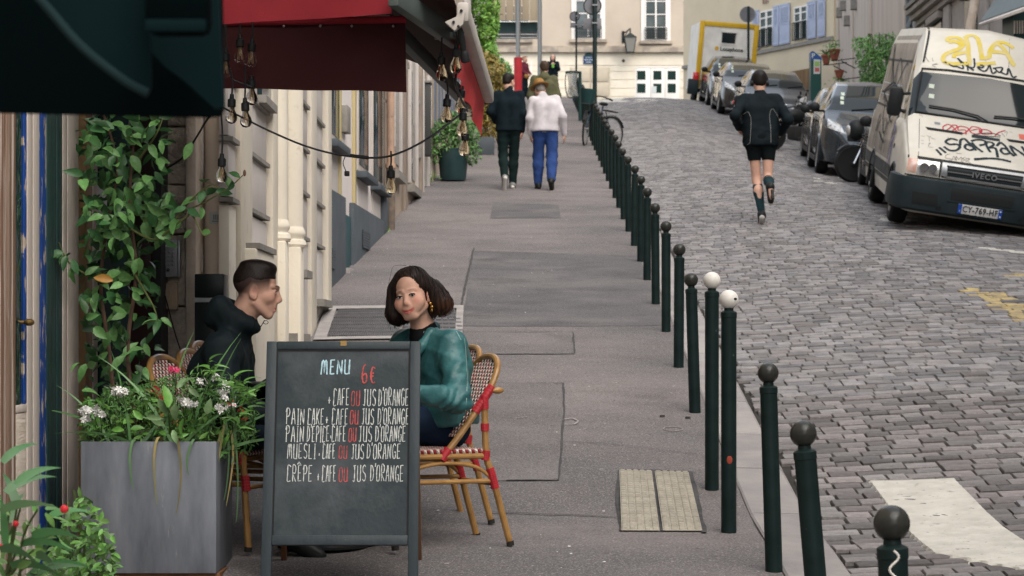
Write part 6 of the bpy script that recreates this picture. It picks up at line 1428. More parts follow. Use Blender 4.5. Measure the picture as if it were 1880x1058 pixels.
def head_tint(T, s, fem, stubble=None, blush=0.):
    Ti = np.array(T.inverted())
    def f(V):
        L = (V @ Ti[:3, :3].T + Ti[:3, 3]) / s; c = np.ones((len(V), 3)); g = lambda ctr, r: np.exp(-(((L - np.array(ctr)) / np.array(r)) ** 2).sum(1))
        for q in (-1, 1):
            w = g((q * .044, .075, -.022), (.02, .03, .018)) * blush; c *= 1 - w[:, None] * np.array([.0, .32, .32])
            w = np.clip(g((q * .030, .10, .0305 if not fem else .030 - 0), (.0175, .03, .0042)) * (1.5 if not fem else 1.0), 0, 1); c *= 1 - w[:, None] * np.array([.82, .84, .84])
            w = np.clip(g((q * .078, 0, -.005), (.012, .03, .04)), 0, 1) * .5; c *= 1 - w[:, None] * np.array([0, .2, .2])
        w = np.clip(g((0, .1, -.0685), (.021, .02, .0105)) * 1.7, 0, 1) if not fem else np.clip(np.exp(-((L[:, 2] + .0665 - .0105 * (L[:, 0] / .027) ** 2) / .0075) ** 2 - (L[:, 0] / .029) ** 6) * 1.7 * (L[:, 1] > .055), 0, 1); c *= 1 - w[:, None] * np.array([.22, .66, .62])
        w = g((0, .105, -.028), (.014, .012, .012)) * .6 * blush; c *= 1 - w[:, None] * np.array([0, .25, .25])
        if stubble is not None: c *= 1 - np.clip(stubble(L), 0, 1)[:, None] * np.array([.93, .93, .92])
        return c
    return f
def eyes(par, T, s, fem, name='eye'):
    for q in (-1, 1):
        o = MB().sphere((q * .030 * s, .0815 * s, .0045 * s), .0118 * s, 14, 0, T).build(name, m_eye, par, True)
        MB().sphere((q * .030 * s + (-.002 if fem else .0) * s, .0875 * s, .0045 * s), (.0072 if fem else .0060) * s, 10, 0, T).build('iris', m_iris, o, True)
        MB().tube([T @ Vector((q * (.030 + .0145 * math.cos(a)) * s, (.0925 - .006 * abs(math.cos(a))) * s, (.0045 + .0058 * math.sin(a)) * s)) for a in np.linspace(.1, math.pi - .1, 9)], (.0026 if fem else .0018) * s, 4).build('eyelash', m_hairdk, o)
def hand(vol, w, d, n, s=1., curl=.5, side=1, k=.008):
    """palm and five fingers: w wrist, d towards the fingers, n out of the back of the hand"""
    d = V3(*d) / np.linalg.norm(d); n = V3(*n) - d * (V3(*n) @ d); n /= np.linalg.norm(n); t = np.cross(d, n) * side; w = V3(*w)
    vol.cap(w, w + d * .03 * s, .025 * s, .026 * s, .02)
    for q in (-1, 0, 1): vol.cap(w + d * .03 * s + t * q * .016 * s, w + d * .085 * s + t * q * .024 * s, .0165 * s, .0135 * s, .012)
    for i, (o, l) in enumerate(((.030, .068), (.011, .078), (-.009, .072), (-.028, .056))):
        p = w + d * .085 * s + t * o * s; a = curl * .5; ln = l * s
        for seg in range(3):
            dd = d * math.cos(a) - n * math.sin(a); q = p + dd * ln * (.44, .32, .24)[seg]; vol.cap(p, q, (.0092, .0085, .0078)[seg] * s, (.0085, .0078, .0065)[seg] * s, k); p = q; a += curl * .8
    p = w + d * .028 * s + t * .026 * s; dd = d * .72 + t * .62 - n * .25 * curl; dd /= np.linalg.norm(dd); q = p + dd * .042 * s; vol.cap(p, q, .0125 * s, .010 * s, .012); dd = dd * .8 + d * .5 - n * .3 * curl; dd /= np.linalg.norm(dd); vol.cap(q, q + dd * .032 * s, .010 * s, .0075 * s, k)
def J0(H=1.75):
    f = H / 1.75; d = dict(pelvis=V3(0, 0, .95), chest=V3(0, -.005, 1.30), neck=V3(0, -.01, 1.475), head=V3(0, .015, 1.63))
    for s, q in (('L', -1), ('R', 1)): d.update({s + 'sh': V3(q * .175, -.01, 1.43), s + 'el': V3(q * .235, -.03, 1.14), s + 'wr': V3(q * .25, .04, .89), s + 'hip': V3(q * .09, 0, .93), s + 'kn': V3(q * .095, .02, .50), s + 'an': V3(q * .095, -.02, .09), s + 'toe': V3(q * .11, .15, .03)})
    return {k: v * f for k, v in d.items()}
def torso_vol(v, J, r, k=.05, w=.07, sh=.06):
    for s in ('L', 'R'):
        q = -1 if s == 'L' else 1; hx = J[s + 'hip']; sx_ = J[s + 'sh']; c = J['chest']; p = J['pelvis']
        a = p + (hx - J['pelvis']) * w / .09; a[2] = p[2] - .02; b = c + (sx_ - (J['Lsh'] + J['Rsh']) / 2) * .48
        v.cap(a, b, r, r * 1.02, k); v.cap(b, (sx_ * .8 + c * .2) + V3(0, 0, .0), r * .95, sh * 1.15, k)
    v.cap(J['Lsh'], J['Rsh'], sh, sh, k); v.cap(J['chest'], J['neck'], r * .85, .06, k)
def arm_vol(v, J, s, ru, re, rw, k=.03, end=1.):
    v.cap(J[s + 'sh'], J[s + 'el'], ru, re, k); e = J[s + 'el'] + (J[s + 'wr'] - J[s + 'el']) * end; v.cap(J[s + 'el'], e, re, rw, k)
def leg_vol(v, J, s, rh, rk, ra, k=.03, end=1.):
    v.cap(J[s + 'hip'], J[s + 'kn'], rh, rk, k); e = J[s + 'kn'] + (J[s + 'an'] - J[s + 'kn']) * end; m = J[s + 'kn'] * .65 + e * .35 + V3(0, -.012, 0); v.cap(J[s + 'kn'], m, rk, rk * 1.0, k); v.cap(m, e, rk * 1.0, ra, k)
def shoe(par, J, s, mat, sole=None, name='shoe'):
    a, t = J[s + 'an'], J[s + 'toe']; d = t - a; d = d / np.linalg.norm(d); v = Vol(); heel = a - d * .05 + V3(0, 0, -.045)
    up = V3(0, 0, 1) - d * d[2]; up /= max(np.linalg.norm(up), .1)
    v.cap(a, a - up * .03 - d * .02, .046, .045, .03); v.cap(a - up * .045 - d * .03, a - up * .045 + d * .17, .036, .030, .03); v.cap(a - up * .02, a - up * .045 + d * .14, .042, .030, .03)
    o = vol_obj(name, v, mat, par, .011)
    if sole is not None:
        v = Vol(); v.cap(a - up * .072 - d * .04, a - up * .072 + d * .04, .033, .028, .01); v.cap(a - up * .072 + d * .04, a - up * .068 + d * .175, .028, .034, .01); so = vol_obj('sole', v, sole, o, .011)
    return o
def naked(J, T, s=1., fem=False, hands=((.5, 1), (.5, 1)), bulk=1., hd=None, hn=None, neckr=None):
    v = Vol(); torso_vol(v, J, .080 * bulk, .04, .07, .040); head_vol(v, T, s, fem, neck=J['neck'])
    for i, (sd, q) in enumerate((('L', -1), ('R', 1))):
        arm_vol(v, J, sd, .038 * bulk, .035 * bulk, .026); leg_vol(v, J, sd, .075 * bulk, .052 * bulk, .034)
        d = J[sd + 'wr'] - J[sd + 'el'] if hd is None or hd[i] is None else V3(*hd[i]); n = V3(q, -.25, 0) if hn is None or hn[i] is None else V3(*hn[i])
        hand(v, J[sd + 'wr'], d, n, 1., hands[i][0], side=q if True else 1)
        a, t = J[sd + 'an'], J[sd + 'toe']; v.cap(a, a + V3(0, 0, -.03), .034, .034); v.cap(a + V3(0, 0, -.03), a * .25 + t * .75, .033, .024)
    return v
def head_T(J, yaw=0, pitch=0, roll=0): return Matrix.Translation(J['head']) @ Euler((pitch, roll, yaw), 'XYZ').to_matrix().to_4x4()
def short_hair(par, T, mat, s=1., vol_=1., low=-.01, fringe=.04, tint=None):
    v = Vol(); Rm = np.array(T.to_3x3()); W = lambda *p: np.array(T @ Vector([q * s for q in p]))
    v.ell(W(0, -.018, .05), V3(.080, .100, .088) * s * vol_, Rm, .01); v.ell(W(0, -.045, .0), V3(.070, .066, .07) * s * vol_, Rm, .02); v.ell(W(0, .05, .105), V3(.05, .045, .028) * s, Rm, .02)
    v.cut(W(0, .035, .045), Rm @ V3(0, .72, -.69)); v.cut(W(0, -.04, low - .035), Rm @ V3(0, .30, -.95))
    return vol_obj('hair', v, mat, par, .010, wr=folds(.006, 3), tintfn=tint or (lambda V: np.ones((len(V), 3))))
cloth = lambda n, c, **k: M(n, c, k.pop('rough', .9), c2=tuple(q * .75 for q in c), ns=6, bump=.25, bs=260, bdist=.002, spec=.15, **k)
m_navy = cloth('dark_navy_cloth', (.006, .013, .018)); m_dktrous = cloth('dark_green_trousers', (.007, .018, .017)); m_sweat = cloth('light_grey_sweatshirt', (.58, .55, .57)); m_bluetr = cloth('blue_track_trousers', (.028, .062, .20)); m_parka = cloth('olive_parka', (.095, .095, .052)); m_black = m_black
m_shoegrey = cloth('grey_trainer', (.22, .22, .21)); m_shoebl = M('black_shoe', (.012, .014, .014), .5); m_solew = M('white_sole', (.55, .53, .50), .7); m_straw = M('brown_straw', (.30, .16, .045), .7, c2=(.22, .11, .03), ns=40, bump=.4, bs=200)
def garment(name, mat, par, J, torso=None, hem=None, arms=None, legs=None, res=.013, wr=.004, seed=1, collar=None, hood=None, w=.07, arm_end=.97, leg_end=1., sides='LR', k=.04, sh=.068):
    v = Vol()
    if torso: torso_vol(v, J, torso, k, w, sh)
    if hem is not None: v.cap(J['Lhip'] * .93 + J['Rhip'] * .07 + V3(0, 0, hem[0] - J['Lhip'][2]), J['Rhip'] * .93 + J['Lhip'] * .07 + V3(0, 0, hem[0] - J['Rhip'][2]), hem[1], hem[1], k); v.cut(V3(0, 0, hem[0]), V3(0, 0, -1))
    if arms:
        for s in sides: arm_vol(v, J, s, *arms, .035, arm_end)
    if legs:
        for s in sides: leg_vol(v, J, s, *legs, .035, leg_end)
        v.cap(J['Lhip'] * .9 + J['Rhip'] * .1 + V3(0, 0, -.01), J['Rhip'] * .9 + J['Lhip'] * .1 + V3(0, 0, -.01), legs[0], legs[0], .05)
    if collar is not None: v.cap(J['neck'] - V3(0, 0, .03), J['neck'] + V3(0, .0, collar[1]), collar[0] * 1.1, collar[0], .03)
    if hood is not None: v.ell(J['neck'] + V3(*hood[0]), hood[1], None, .04)
    return vol_obj(name, v, mat, par, res, wr=folds(wr, seed) if wr else None)
def lay(par, J_obj, paths, w, mat, name, origin_dir=(0, 1, 0), lift=.004):
    bvj = bvh_of(J_obj); d = Vector(origin_dir)
    for pth in paths:
        pts = []; mb = MB()
        for p in bez(pth, 6):
            h = bvj.ray_cast(p - d * 1.0, d)
            if h[0] is not None: pts.append((h[0], h[1] if h[1].dot(d) < 0 else -h[1]))
        ribbon(mb, pts, w, lift)
        if mb.v: mb.build(name, mat, par)

# ---- walkers seen from behind (they face uphill, +y)
def ground_at(px, py, zf=None): return hit(px, py, zf)
# man in the dark jacket
g = ground_at(934, 347); J = J0(1.72); per = thing('person', 'person in dark navy jacket walking uphill beside the man in the hat', 'person', (g.x, g.y, pave_z(g.x, g.y)), (0, 0, 0))
J.update(Lel=V3(-.275, -.07, 1.15), Lwr=V3(-.19, .13, 1.02), Rel=V3(.215, -.05, 1.12), Rwr=V3(.20, .02, .87), Lkn=V3(-.085, .03, .50), Lan=V3(-.06, -.22, .15), Ltoe=V3(-.07, -.13, .03), Rkn=V3(.075, .12, .50), Ran=V3(.06, .12, .09), Rtoe=V3(.07, .30, .03))
T = head_T(J, R(-38), R(-6)); vol_obj('body', naked(J, T), m_skin, per, .013, ((-.1, -.1, 1.5), (.1, .16, 1.8)), .008, tintfn=head_tint(T, 1, False))
short_hair(per, T, m_hairdk, 1., 1.02, .0); garment('trousers', m_dktrous, per, J, legs=(.098, .072, .058), seed=4, wr=.006, leg_end=.97)
garment('jacket', m_navy, per, J, torso=.122, hem=(.86, .118), arms=(.063, .057, .045), sh=.06, seed=5, collar=(.064, .055), wr=.005)
shoe(per, J, 'L', m_shoegrey, m_solew); shoe(per, J, 'R', m_shoegrey, m_solew)
# man in the hat
g = ground_at(1001, 348); J = J0(1.70); per = thing('person', 'person in light sweatshirt, blue trousers and brown hat walking uphill', 'person', (g.x, g.y, pave_z(g.x, g.y)), (0, 0, 0))
J.update(chest=V3(.01, .03, 1.24), neck=V3(-.035, .09, 1.39), head=V3(-.075, .17, 1.495), Lsh=V3(-.185, .06, 1.33), Rsh=V3(.165, .06, 1.35), Lel=V3(-.235, -.02, 1.05), Lwr=V3(-.215, .06, .82), Rel=V3(.265, -.03, 1.08), Rwr=V3(.285, .05, .83), Lkn=V3(-.10, .10, .50), Lan=V3(-.105, .10, .09), Ltoe=V3(-.14, .27, .03), Rkn=V3(.10, .02, .50), Ran=V3(.085, -.22, .12), Rtoe=V3(.10, -.10, .03))
T = head_T(J, R(18), R(-22), R(-6)); vol_obj('body', naked(J, T), m_skin, per, .013, ((-.19, .05, 1.38), (.05, .3, 1.65)), .008, tintfn=head_tint(T, 1, False))
short_hair(per, T, M('grey_hair', (.20, .18, .16), .6, tint=True), .98, 1.0, -.01)
mb = MB(); HT = T @ Matrix.Translation((0, -.014, .058)) @ Matrix.Rotation(R(4), 4, 'X') @ Matrix.Scale(1.12, 4); mb.lathe([(.001, .102), (.06, .10), (.078, .075), (.088, .0), (.10, -.006), (.135, -.004), (.140, .004), (.10, .004)], 28, 0, HT @ Matrix.Diagonal((.92, 1.1, 1, 1))); mb.build('hat', m_straw, per, True)
MB().lathe([(.0905, .002), (.0885, .028), (.087, .03)], 28, 0, HT @ Matrix.Diagonal((.93, 1.11, 1, 1))).build('hat_band', M('dark_hat_band', (.03, .022, .015), .8), per, True)
o = garment('trousers', m_bluetr, per, J, legs=(.105, .082, .066), seed=8, wr=.007, leg_end=.96)
sw_ = garment('sweatshirt', m_sweat, per, J, torso=.122, hem=(.86, .134), arms=(.062, .057, .046), sh=.058, seed=9, collar=(.064, .02), wr=.0015, arm_end=.92)
mb = MB()
for q in (-1, 1): s_ = 'L' if q < 0 else 'R'; lay(per, o, [[Vector(J[s_ + 'hip']) + Vector((q * .1, 0, .03)), Vector(J[s_ + 'kn']) + Vector((q * .075, 0, 0)), Vector(J[s_ + 'an']) + Vector((q * .06, 0, .05))]], .022, m_navy, 'side_stripe', (-q * .75, .66, 0))
v = Vol(); v.cap(J['Lhip'] * .9 + V3(0, 0, -.06), J['Rhip'] * .9 + V3(0, 0, -.06), .140, .140, .04); v.cut(V3(0, 0, .845), V3(0, 0, -1)); v.cut(V3(0, 0, .885), V3(0, 0, 1)); vol_obj('waistband', v, m_sweat, per, .012)
for s_ in 'LR': v = Vol(); a = J[s_ + 'el'] * .12 + J[s_ + 'wr'] * .88; v.cap(a, J[s_ + 'wr'] * .99 + a * .01, .043, .041, .01); vol_obj('cuff', v, m_sweat, per, .010)
shoe(per, J, 'L', m_shoebl, m_shoebl); shoe(per, J, 'R', m_shoebl, m_shoebl)
# person in the olive parka
Yg = 38.2; J = J0(1.76); x = XY(999, Yg); per = thing('person', 'person in olive parka walking uphill ahead of the man in the hat', 'person', (x, Yg, pave_z(x, Yg)))
J.update(Lel=V3(-.255, -.03, 1.13), Lwr=V3(-.21, .15, 1.0), Rel=V3(.245, -.04, 1.12), Rwr=V3(.26, .03, .87), Lkn=V3(-.09, .12, .5), Lan=V3(-.09, .14, .09), Ltoe=V3(-.1, .3, .03), Rkn=V3(.09, .0, .5), Ran=V3(.09, -.22, .13), Rtoe=V3(.1, -.1, .03))
T = head_T(J, R(12), R(-6)); vol_obj('body', naked(J, T), m_skin, per, .014, tintfn=head_tint(T, 1, False)); short_hair(per, T, M('brown_hair', (.05, .03, .018), .6, tint=True), 1.0, 1.1, -.03)
garment('trousers', m_dktrous, per, J, legs=(.10, .075, .06), seed=12); garment('parka', m_parka, per, J, torso=.15, hem=(.72, .15), arms=(.078, .07, .055), seed=13, collar=(.075, .06), hood=((0, -.06, -.01), (.11, .075, .075)), wr=.008)
shoe(per, J, 'L', m_shoebl); shoe(per, J, 'R', m_shoebl)
# two people at the crest
Yg = 76.; J = J0(1.66); x = XY(1015, Yg); per = thing('person', 'person in dark jacket facing the camera at the crest, hands raised to the chest', 'person', (x, Yg, gs(Yg)), (0, 0, R(180)))
J.update(Lel=V3(-.22, .06, 1.12), Lwr=V3(-.06, .2, 1.28), Rel=V3(.22, .06, 1.12), Rwr=V3(.06, .2, 1.28)); T = head_T(J, 0, R(-8)); vol_obj('body', naked(J, T, 1, True, ((1., 1), (1., 1))), m_skin, per, .014, tintfn=head_tint(T, 1, True))
v = Vol(); Rm = np.array(T.to_3x3()); v.ell(np.array(T @ Vector((0, -.03, .03))), V3(.095, .09, .10), Rm); v.cap(np.array(T @ Vector((-.06, -.03, 0))), np.array(T @ Vector((-.07, -.02, -.17))), .045, .03); v.cap(np.array(T @ Vector((.06, -.03, 0))), np.array(T @ Vector((.07, -.02, -.17))), .045, .03); v.cut(np.array(T @ Vector((0, .045, .0))), Rm @ V3(0, 1, -.25)); vol_obj('hair', v, m_hairdk, per, .014, tintfn=lambda V: np.ones((len(V), 3)))
garment('trousers', m_navy, per, J, legs=(.095, .07, .055)); garment('jacket', m_navy, per, J, torso=.125, hem=(.85, .12), arms=(.065, .058, .045), collar=(.06, .03)); shoe(per, J, 'L', m_shoebl); shoe(per, J, 'R', m_shoebl)
MB().box((0, .30, 1.22), (.09, .02, .13), bev=.005).build('green_cup', M('bright_green', (.15, .40, .06), .6), per)
Yg = 79.; J = J0(1.72); x = XY(963, Yg); per = thing('person', 'person in dark red top standing right behind the red post at the crest', 'person', (x, Yg, gs(Yg)), (0, 0, R(-120)))
J.update(Lel=V3(-.22, .04, 1.13), Lwr=V3(-.10, .22, 1.05), Rel=V3(.23, .02, 1.12), Rwr=V3(.15, .2, 1.0)); T = head_T(J); vol_obj('body', naked(J, T), m_skin, per, .014, tintfn=head_tint(T, 1, False)); short_hair(per, T, M('fair_hair', (.25, .16, .10), .6, tint=True))
garment('trousers', m_navy, per, J, legs=(.095, .07, .055)); garment('top', cloth('dark_red_top', (.11, .022, .035)), per, J, torso=.13, hem=(.86, .12), arms=(.066, .06, .046), collar=(.06, .02))
MB().sphere((.1, .16, .95), .13, 14, sc=(1, .6, .9)).build('yellow_bag', M('ochre_bag', (.32, .17, .04), .7), per, True); shoe(per, J, 'L', m_shoebl); shoe(per, J, 'R', m_shoebl)

# ---- the runner
g = ground_at(1398, 411, road_z); J = J0(1.80); per = thing('person', 'person running uphill on the cobbles in black jacket, shorts and headphones', 'person', (g.x, g.y, road_z(g.x, g.y) + .0)); per.scale = (1.08,) * 3
J = {k: v for k, v in J.items()}
J.update(pelvis=V3(0, .06, .98), chest=V3(0, .12, 1.33), neck=V3(0, .15, 1.50), head=V3(.0, .19, 1.665), Lsh=V3(-.19, .12, 1.45), Rsh=V3(.19, .12, 1.45), Lel=V3(-.32, -.10, 1.24), Lwr=V3(-.25, .16, 1.13), Rel=V3(.31, -.04, 1.20), Rwr=V3(.245, .2, 1.07), Lhip=V3(-.09, .06, .95), Rhip=V3(.09, .06, .95), Lkn=V3(-.045, .10, .52), Lan=V3(-.01, -.10, .11), Ltoe=V3(.0, .07, .03), Rkn=V3(.075, .03, .53), Ran=V3(.055, -.40, .40), Rtoe=V3(.062, -.47, .22))
T = head_T(J, 0, R(-8)); vol_obj('body', naked(J, T, 1, False, ((1.3, 1), (1.3, 1))), m_skin, per, .012, ((-.1, .08, 1.54), (.1, .35, 1.85)), .008, tintfn=head_tint(T, 1, False)); short_hair(per, T, m_hairdk, 1., 1.1, -.05)
mb = MB(); mb.tube([T @ Vector((.098 * math.cos(a), -.005, .005 + .135 * math.sin(a))) for a in np.linspace(0, math.pi, 15)], .009, 6)
for q in (-1, 1): mb.cyl(T @ Vector((q * .075, 0, -.01)), T @ Vector((q * .108, 0, -.01)), .038, .034, 14)
mb.build('headphones', m_trim, per, True)
jk = garment('jacket', cloth('black_running_jacket', (.005, .010, .013), rough=.8), per, J, torso=.134, hem=(.90, .128), arms=(.062, .058, .046), seed=21, collar=(.066, .03), wr=.008, w=.075, sh=.075)
v = Vol()
for s_ in 'LR':
    e = J[s_ + 'hip'] * .42 + J[s_ + 'kn'] * .58; v.cap(J[s_ + 'hip'], e, .102, .070, .012); dn = e - J[s_ + 'hip']; dn /= np.linalg.norm(dn)
v.cut(J['Lhip'] * .5 + J['Lkn'] * .5 - V3(0, 0, .0), V3(0, 0, -1)); v.cap(J['Lhip'] + V3(0, 0, .04), J['Rhip'] + V3(0, 0, .04), .125, .125, .05)
vol_obj('shorts', v, cloth('black_shorts', (.004, .007, .008)), per, .012, wr=folds(.006, 22))
m_pipe = M('reflective_piping', (.24, .24, .23), .6)
lay(per, jk, [[(-.155, 0, 1.30), (-.125, 0, 1.22), (-.13, 0, 1.05), (-.14, 0, .93)], [(.10, 0, .93), (.10, 0, 1.1), (.09, 0, 1.26), (.125, 0, 1.33), (.18, 0, 1.26), (.235, 0, 1.14)], [(-.155, 0, 1.30), (-.22, 0, 1.26), (-.27, 0, 1.18)], [(-.14, 0, .93), (-.17, 0, .91)]], .004, m_pipe, 'piping')
for s_ in 'LR':
    v = Vol(); a = J[s_ + 'kn'] * .78 + J[s_ + 'an'] * .22; m_ = J[s_ + 'kn'] * .6 + J[s_ + 'an'] * .4; v.cap(a, m_, .059, .058, .02); v.cap(m_, J[s_ + 'an'], .058, .04, .02); vol_obj('sock', v, cloth('teal_black_sock', (.015, .040, .048)), per, .011)
    so = shoe(per, J, s_, m_shoebl, m_solew)
v = Vol(); a, t = J['Ran'], J['Rtoe']; d = (t - a) / np.linalg.norm(t - a); bk = V3(0, -1, .0) - d * (V3(0, -1, 0) @ d); bk /= np.linalg.norm(bk)
for u0, rr in ((.10, .020), (.165, .022)): v.cap(a + bk * .096 + d * u0, a + bk * .096 + d * (u0 + .035), rr, rr, .01)
vol_obj('sole_pad', v, m_shoebl, per, .009)

# ---- seated pair
m_leather = M('teal_leather', (.042, .150, .156), .42, c2=(.022, .092, .098), ns=9, c3=(.062, .178, .176), ns3=13, lo3=.53, hi3=.75, bump=.5, bs=46, bdist=.006, spec=.42, rvar=.12)
m_jeans = cloth('dark_jeans', (.012, .024, .05)); m_anorak = M('black_anorak', (.0045, .0095, .0125), .75, c2=(.006, .012, .015), ns=5, bump=.3, bs=90, bdist=.003, spec=.2); m_blackshirt = cloth('black_shirt', (.010, .011, .012))
PO = .26
def PJ(px, py, Y): p = P(px, py, Y + PO); return V3(p.x, p.y, p.z)
W_ = (XY(815, 9.5), 9.5, gs(9.5)); wom = thing('person', 'person with dark bob and teal leather jacket sitting and smiling at the camera', 'person', W_, world=True)
J = dict(pelvis=PJ(812, 775, 9.5), chest=PJ(800, 668, 9.46), neck=PJ(778, 606, 9.44), head=PJ(757, 545, 9.38), Lsh=PJ(828, 634, 9.32), Rsh=PJ(742, 632, 9.6), Lel=PJ(841, 734, 9.16), Lwr=PJ(765, 722, 9.02), Rel=PJ(738, 735, 9.62), Rwr=PJ(690, 705, 9.35), Lhip=PJ(822, 782, 9.42), Rhip=PJ(800, 780, 9.60), Lkn=PJ(660, 776, 9.30), Rkn=PJ(650, 776, 9.55), Lan=PJ(668, 975, 9.30), Ran=PJ(655, 965, 9.55), Ltoe=PJ(622, 1000, 9.25), Rtoe=PJ(606, 988, 9.5))
T = Matrix.Translation(J['head']) @ Euler((R(-3), R(10), R(180 - 17)), 'XYZ').to_matrix().to_4x4(); S = 1.03
nk = naked(J, T, S, True, ((.7, 1), (.7, 1)), .88, hd=(None, (-1, -.2, -.1)), hn=((0, -.2, 1), (0, 0, 1)))
hp = J['head']; vol_obj('body', nk, m_skin, wom, .013, (hp - .145, hp + .15), .0035, tintfn=head_tint(T, S, True, blush=.75), smooth_it=2)
eyes(wom, T, S, True)
def bob(par, T, s):
    v = Vol(); Rm = np.array(T.to_3x3()); W = lambda *p: np.array(T @ Vector([q * s for q in p])); E = lambda c, r, k=.03, op=1: v.ell(W(*c), V3(*r) * s, Rm, k, op)
    E((0, -.022, .054), (.084, .101, .083)); E((0, -.06, -.01), (.088, .072, .092))
    v.cap(W(-.082, -.025, .03), W(-.128, -.02, -.050), .031 * s, .043 * s, .04); v.cap(W(.078, -.0, .04), W(.094, .024, -.066), .030 * s, .034 * s, .04)     # her left falls behind the ear and swings out, her right along the cheek
    v.cap(W(-.09, -.06, .0), W(-.105, -.07, -.06), .04 * s, .05 * s, .04); v.cap(W(.0, -.09, -.02), W(.0, -.09, -.075), .05 * s, .05 * s, .05); v.cap(W(.07, -.05, .0), W(.088, -.03, -.068), .045 * s, .047 * s, .04)
    v.ell(W(-.012, .088, -.022), V3(.070, .062, .118) * s, Rm, .012, 0); v.cap(W(-.078, .035, .0), W(-.08, .045, -.08), .024 * s, .028 * s, .012, 0)
    wr = folds(.0035, 6, .12)
    def tint(V):
        Ti = np.array(T.inverted()); L = (V @ Ti[:3, :3].T + Ti[:3, 3]) / s; w = np.clip((-.02 - L[:, 2]) / .10, 0, 1) * np.clip((-L[:, 0] - .01) / .09, 0, 1); n = .5 + .5 * np.sin(L[:, 0] * 260 + L[:, 1] * 190 + 2 * np.sin(L[:, 2] * 30))
        return 1 + w[:, None] * np.array([9., 4.6, 2.2]) * (.4 + .8 * n[:, None]) + n[:, None] * np.array([1.5, .9, .6])
    o = vol_obj('hair', v, m_hairdk, par, .005, wr=wr, tintfn=tint)
    bvh = bvh_of(o); r = random.Random(4); mb = MB(); mb.tint = []
    Ti = T.inverted()
    for i in range(1100):        # loose strands following the volume
        a = r.uniform(0, 6.283); sx_ = r.choice((-1, 1)); z0 = r.choice((r.uniform(.03, .12), .12 + .03 * r.random())); a = a if z0 < .12 or math.sin(a) < .3 else -a; rs = 1 if z0 < .12 else r.uniform(.1, .8); p = T @ Vector((s * .12 * rs * math.cos(a), s * (-.02 + .13 * rs * math.sin(a)), s * z0)); pts = []
        n = r.randint(8, 16); dx = r.uniform(-.15, .15); lf = r.uniform(.0, .0045)
        for q in range(n):
            h = bvh.find_nearest(p)
            if h[0] is None: break
            pts.append(h[0] + h[1] * (lf + .0015 * math.sin(q * .6 + i)) * (1 + (q > n - 3) * r.random())); t = Vector((dx, dx, -1)); t = t - h[1] * t.dot(h[1]); t = t.normalized() if t.length > .1 else Vector((0, 0, -1)); p = h[0] + t * .018
            if (Ti @ p).z < r.uniform(-.118, -.095) * s: pts.append(p + Vector((r.uniform(-.006, .006), 0, -.006))); break
        pts = [q for q in pts if not ((Ti @ q).y > .062 * s and abs((Ti @ q).x) < .066 * s)]
        if len(pts) < 4: continue
        k0 = len(mb.v); pts = bez(pts, 2); mb.tube(pts, [.0015] * (len(pts) - 1) + [.0004], 3, caps=False)
        tt = tint(np.array([list(q) for q in mb.v[k0:]])); mb.tint += [(*q, 1) for q in tt.tolist()]
    tag(mb.build('hair_strands', m_hairdk, o, True, 180, fix=False), kind='stuff')
    mb = MB(); mb.tint = []
    for pth in (((-.01, .03, .142), (.05, .03, .150), (.09, -.01, .11), (.115, 0, .04)), ((.10, .01, .0), (.125, .02, -.06), (.13, .03, -.12)), ((.09, .03, .02), (.118, .04, -.05), (.112, .05, -.13))): mb.tube(bez([T @ Vector([q * s for q in p]) for p in pth], 5), .0008, 3)
    mb.tint = [(1, 1, 1, 1)] * len(mb.v); mb.build('flyaway_hair', m_hairdk, o)
bob(wom, T, S)
W = lambda *p: T @ Vector([q * S for q in p])
mb = MB(); mb.sphere(W(-.083, .008, -.045), .008, 10); mb.sphere(W(-.086, .006, -.062), .009, 10); mb.sphere(W(-.083, .010, -.078), .007, 8); mb.build('earring', m_gold, wom, True)
garment('shirt', m_blackshirt, wom, J, torso=.100, res=.012, wr=.002, w=.06, sh=.055, collar=(.058, -.01))
v = Vol(); torso_vol(v, J, .112, .05, .062, .066); arm_vol(v, J, 'L', .068, .060, .044, .03, .97); arm_vol(v, J, 'R', .064, .058, .042, .03, .97)
hc = (J['Lhip'] + J['Rhip']) / 2; v.cap(J['Lhip'] + V3(.02, -.01, .04), J['Rhip'] + V3(.0, .01, .04), .125, .12, .05); v.cut(hc + V3(0, 0, -.005), V3(.1, 0, -1))
nb = J['neck']; v.ell(nb + V3(-.075, -.10, -.005), (.045, .06, .10), None, .015, 0); v.ell(nb + V3(-.01, -.02, .05), (.052, .052, .07), None, .012, 0)
fl = folds(.010, 31)
le, lw = J['Lel'], J['Lwr']
def lea(X, Y, Z):
    d = np.sqrt((X - le[0]) ** 2 + (Y - le[1]) ** 2 + (Z - le[2]) ** 2); w = np.exp(-(d / .13) ** 2); ax = (lw - le) / np.linalg.norm(lw - le); u = (X - le[0]) * ax[0] + (Y - le[1]) * ax[1] + (Z - le[2]) * (ax[2] + .8)
    return fl(X, Y, Z) * .8 - .006 * w * np.sin(95 * u + 2 * np.sin(30 * Y + 25 * X)) - .003 * np.sin(60 * Z + 20 * X + 2 * np.sin(22 * X)) * np.exp(-((Z - hc[2] - .12) / .09) ** 2)
jack = vol_obj('jacket', v, m_leather, wom, .0075, wr=lea)
v = Vol(); v.cap(nb + V3(.035, -.065, -.015), nb + V3(.05, .03, .015), .020, .022, .02); v.cap(nb + V3(.05, .03, .015), nb + V3(-.005, .075, .012), .022, .02, .02); v.cap(nb + V3(.035, -.065, -.012), nb + V3(-.005, -.10, -.075), .020, .022, .02); v.cap(nb + V3(-.005, -.10, -.075), nb + V3(-.03, -.115, -.125), .022, .012, .02)
vol_obj('collar', v, m_leather, wom, .006)
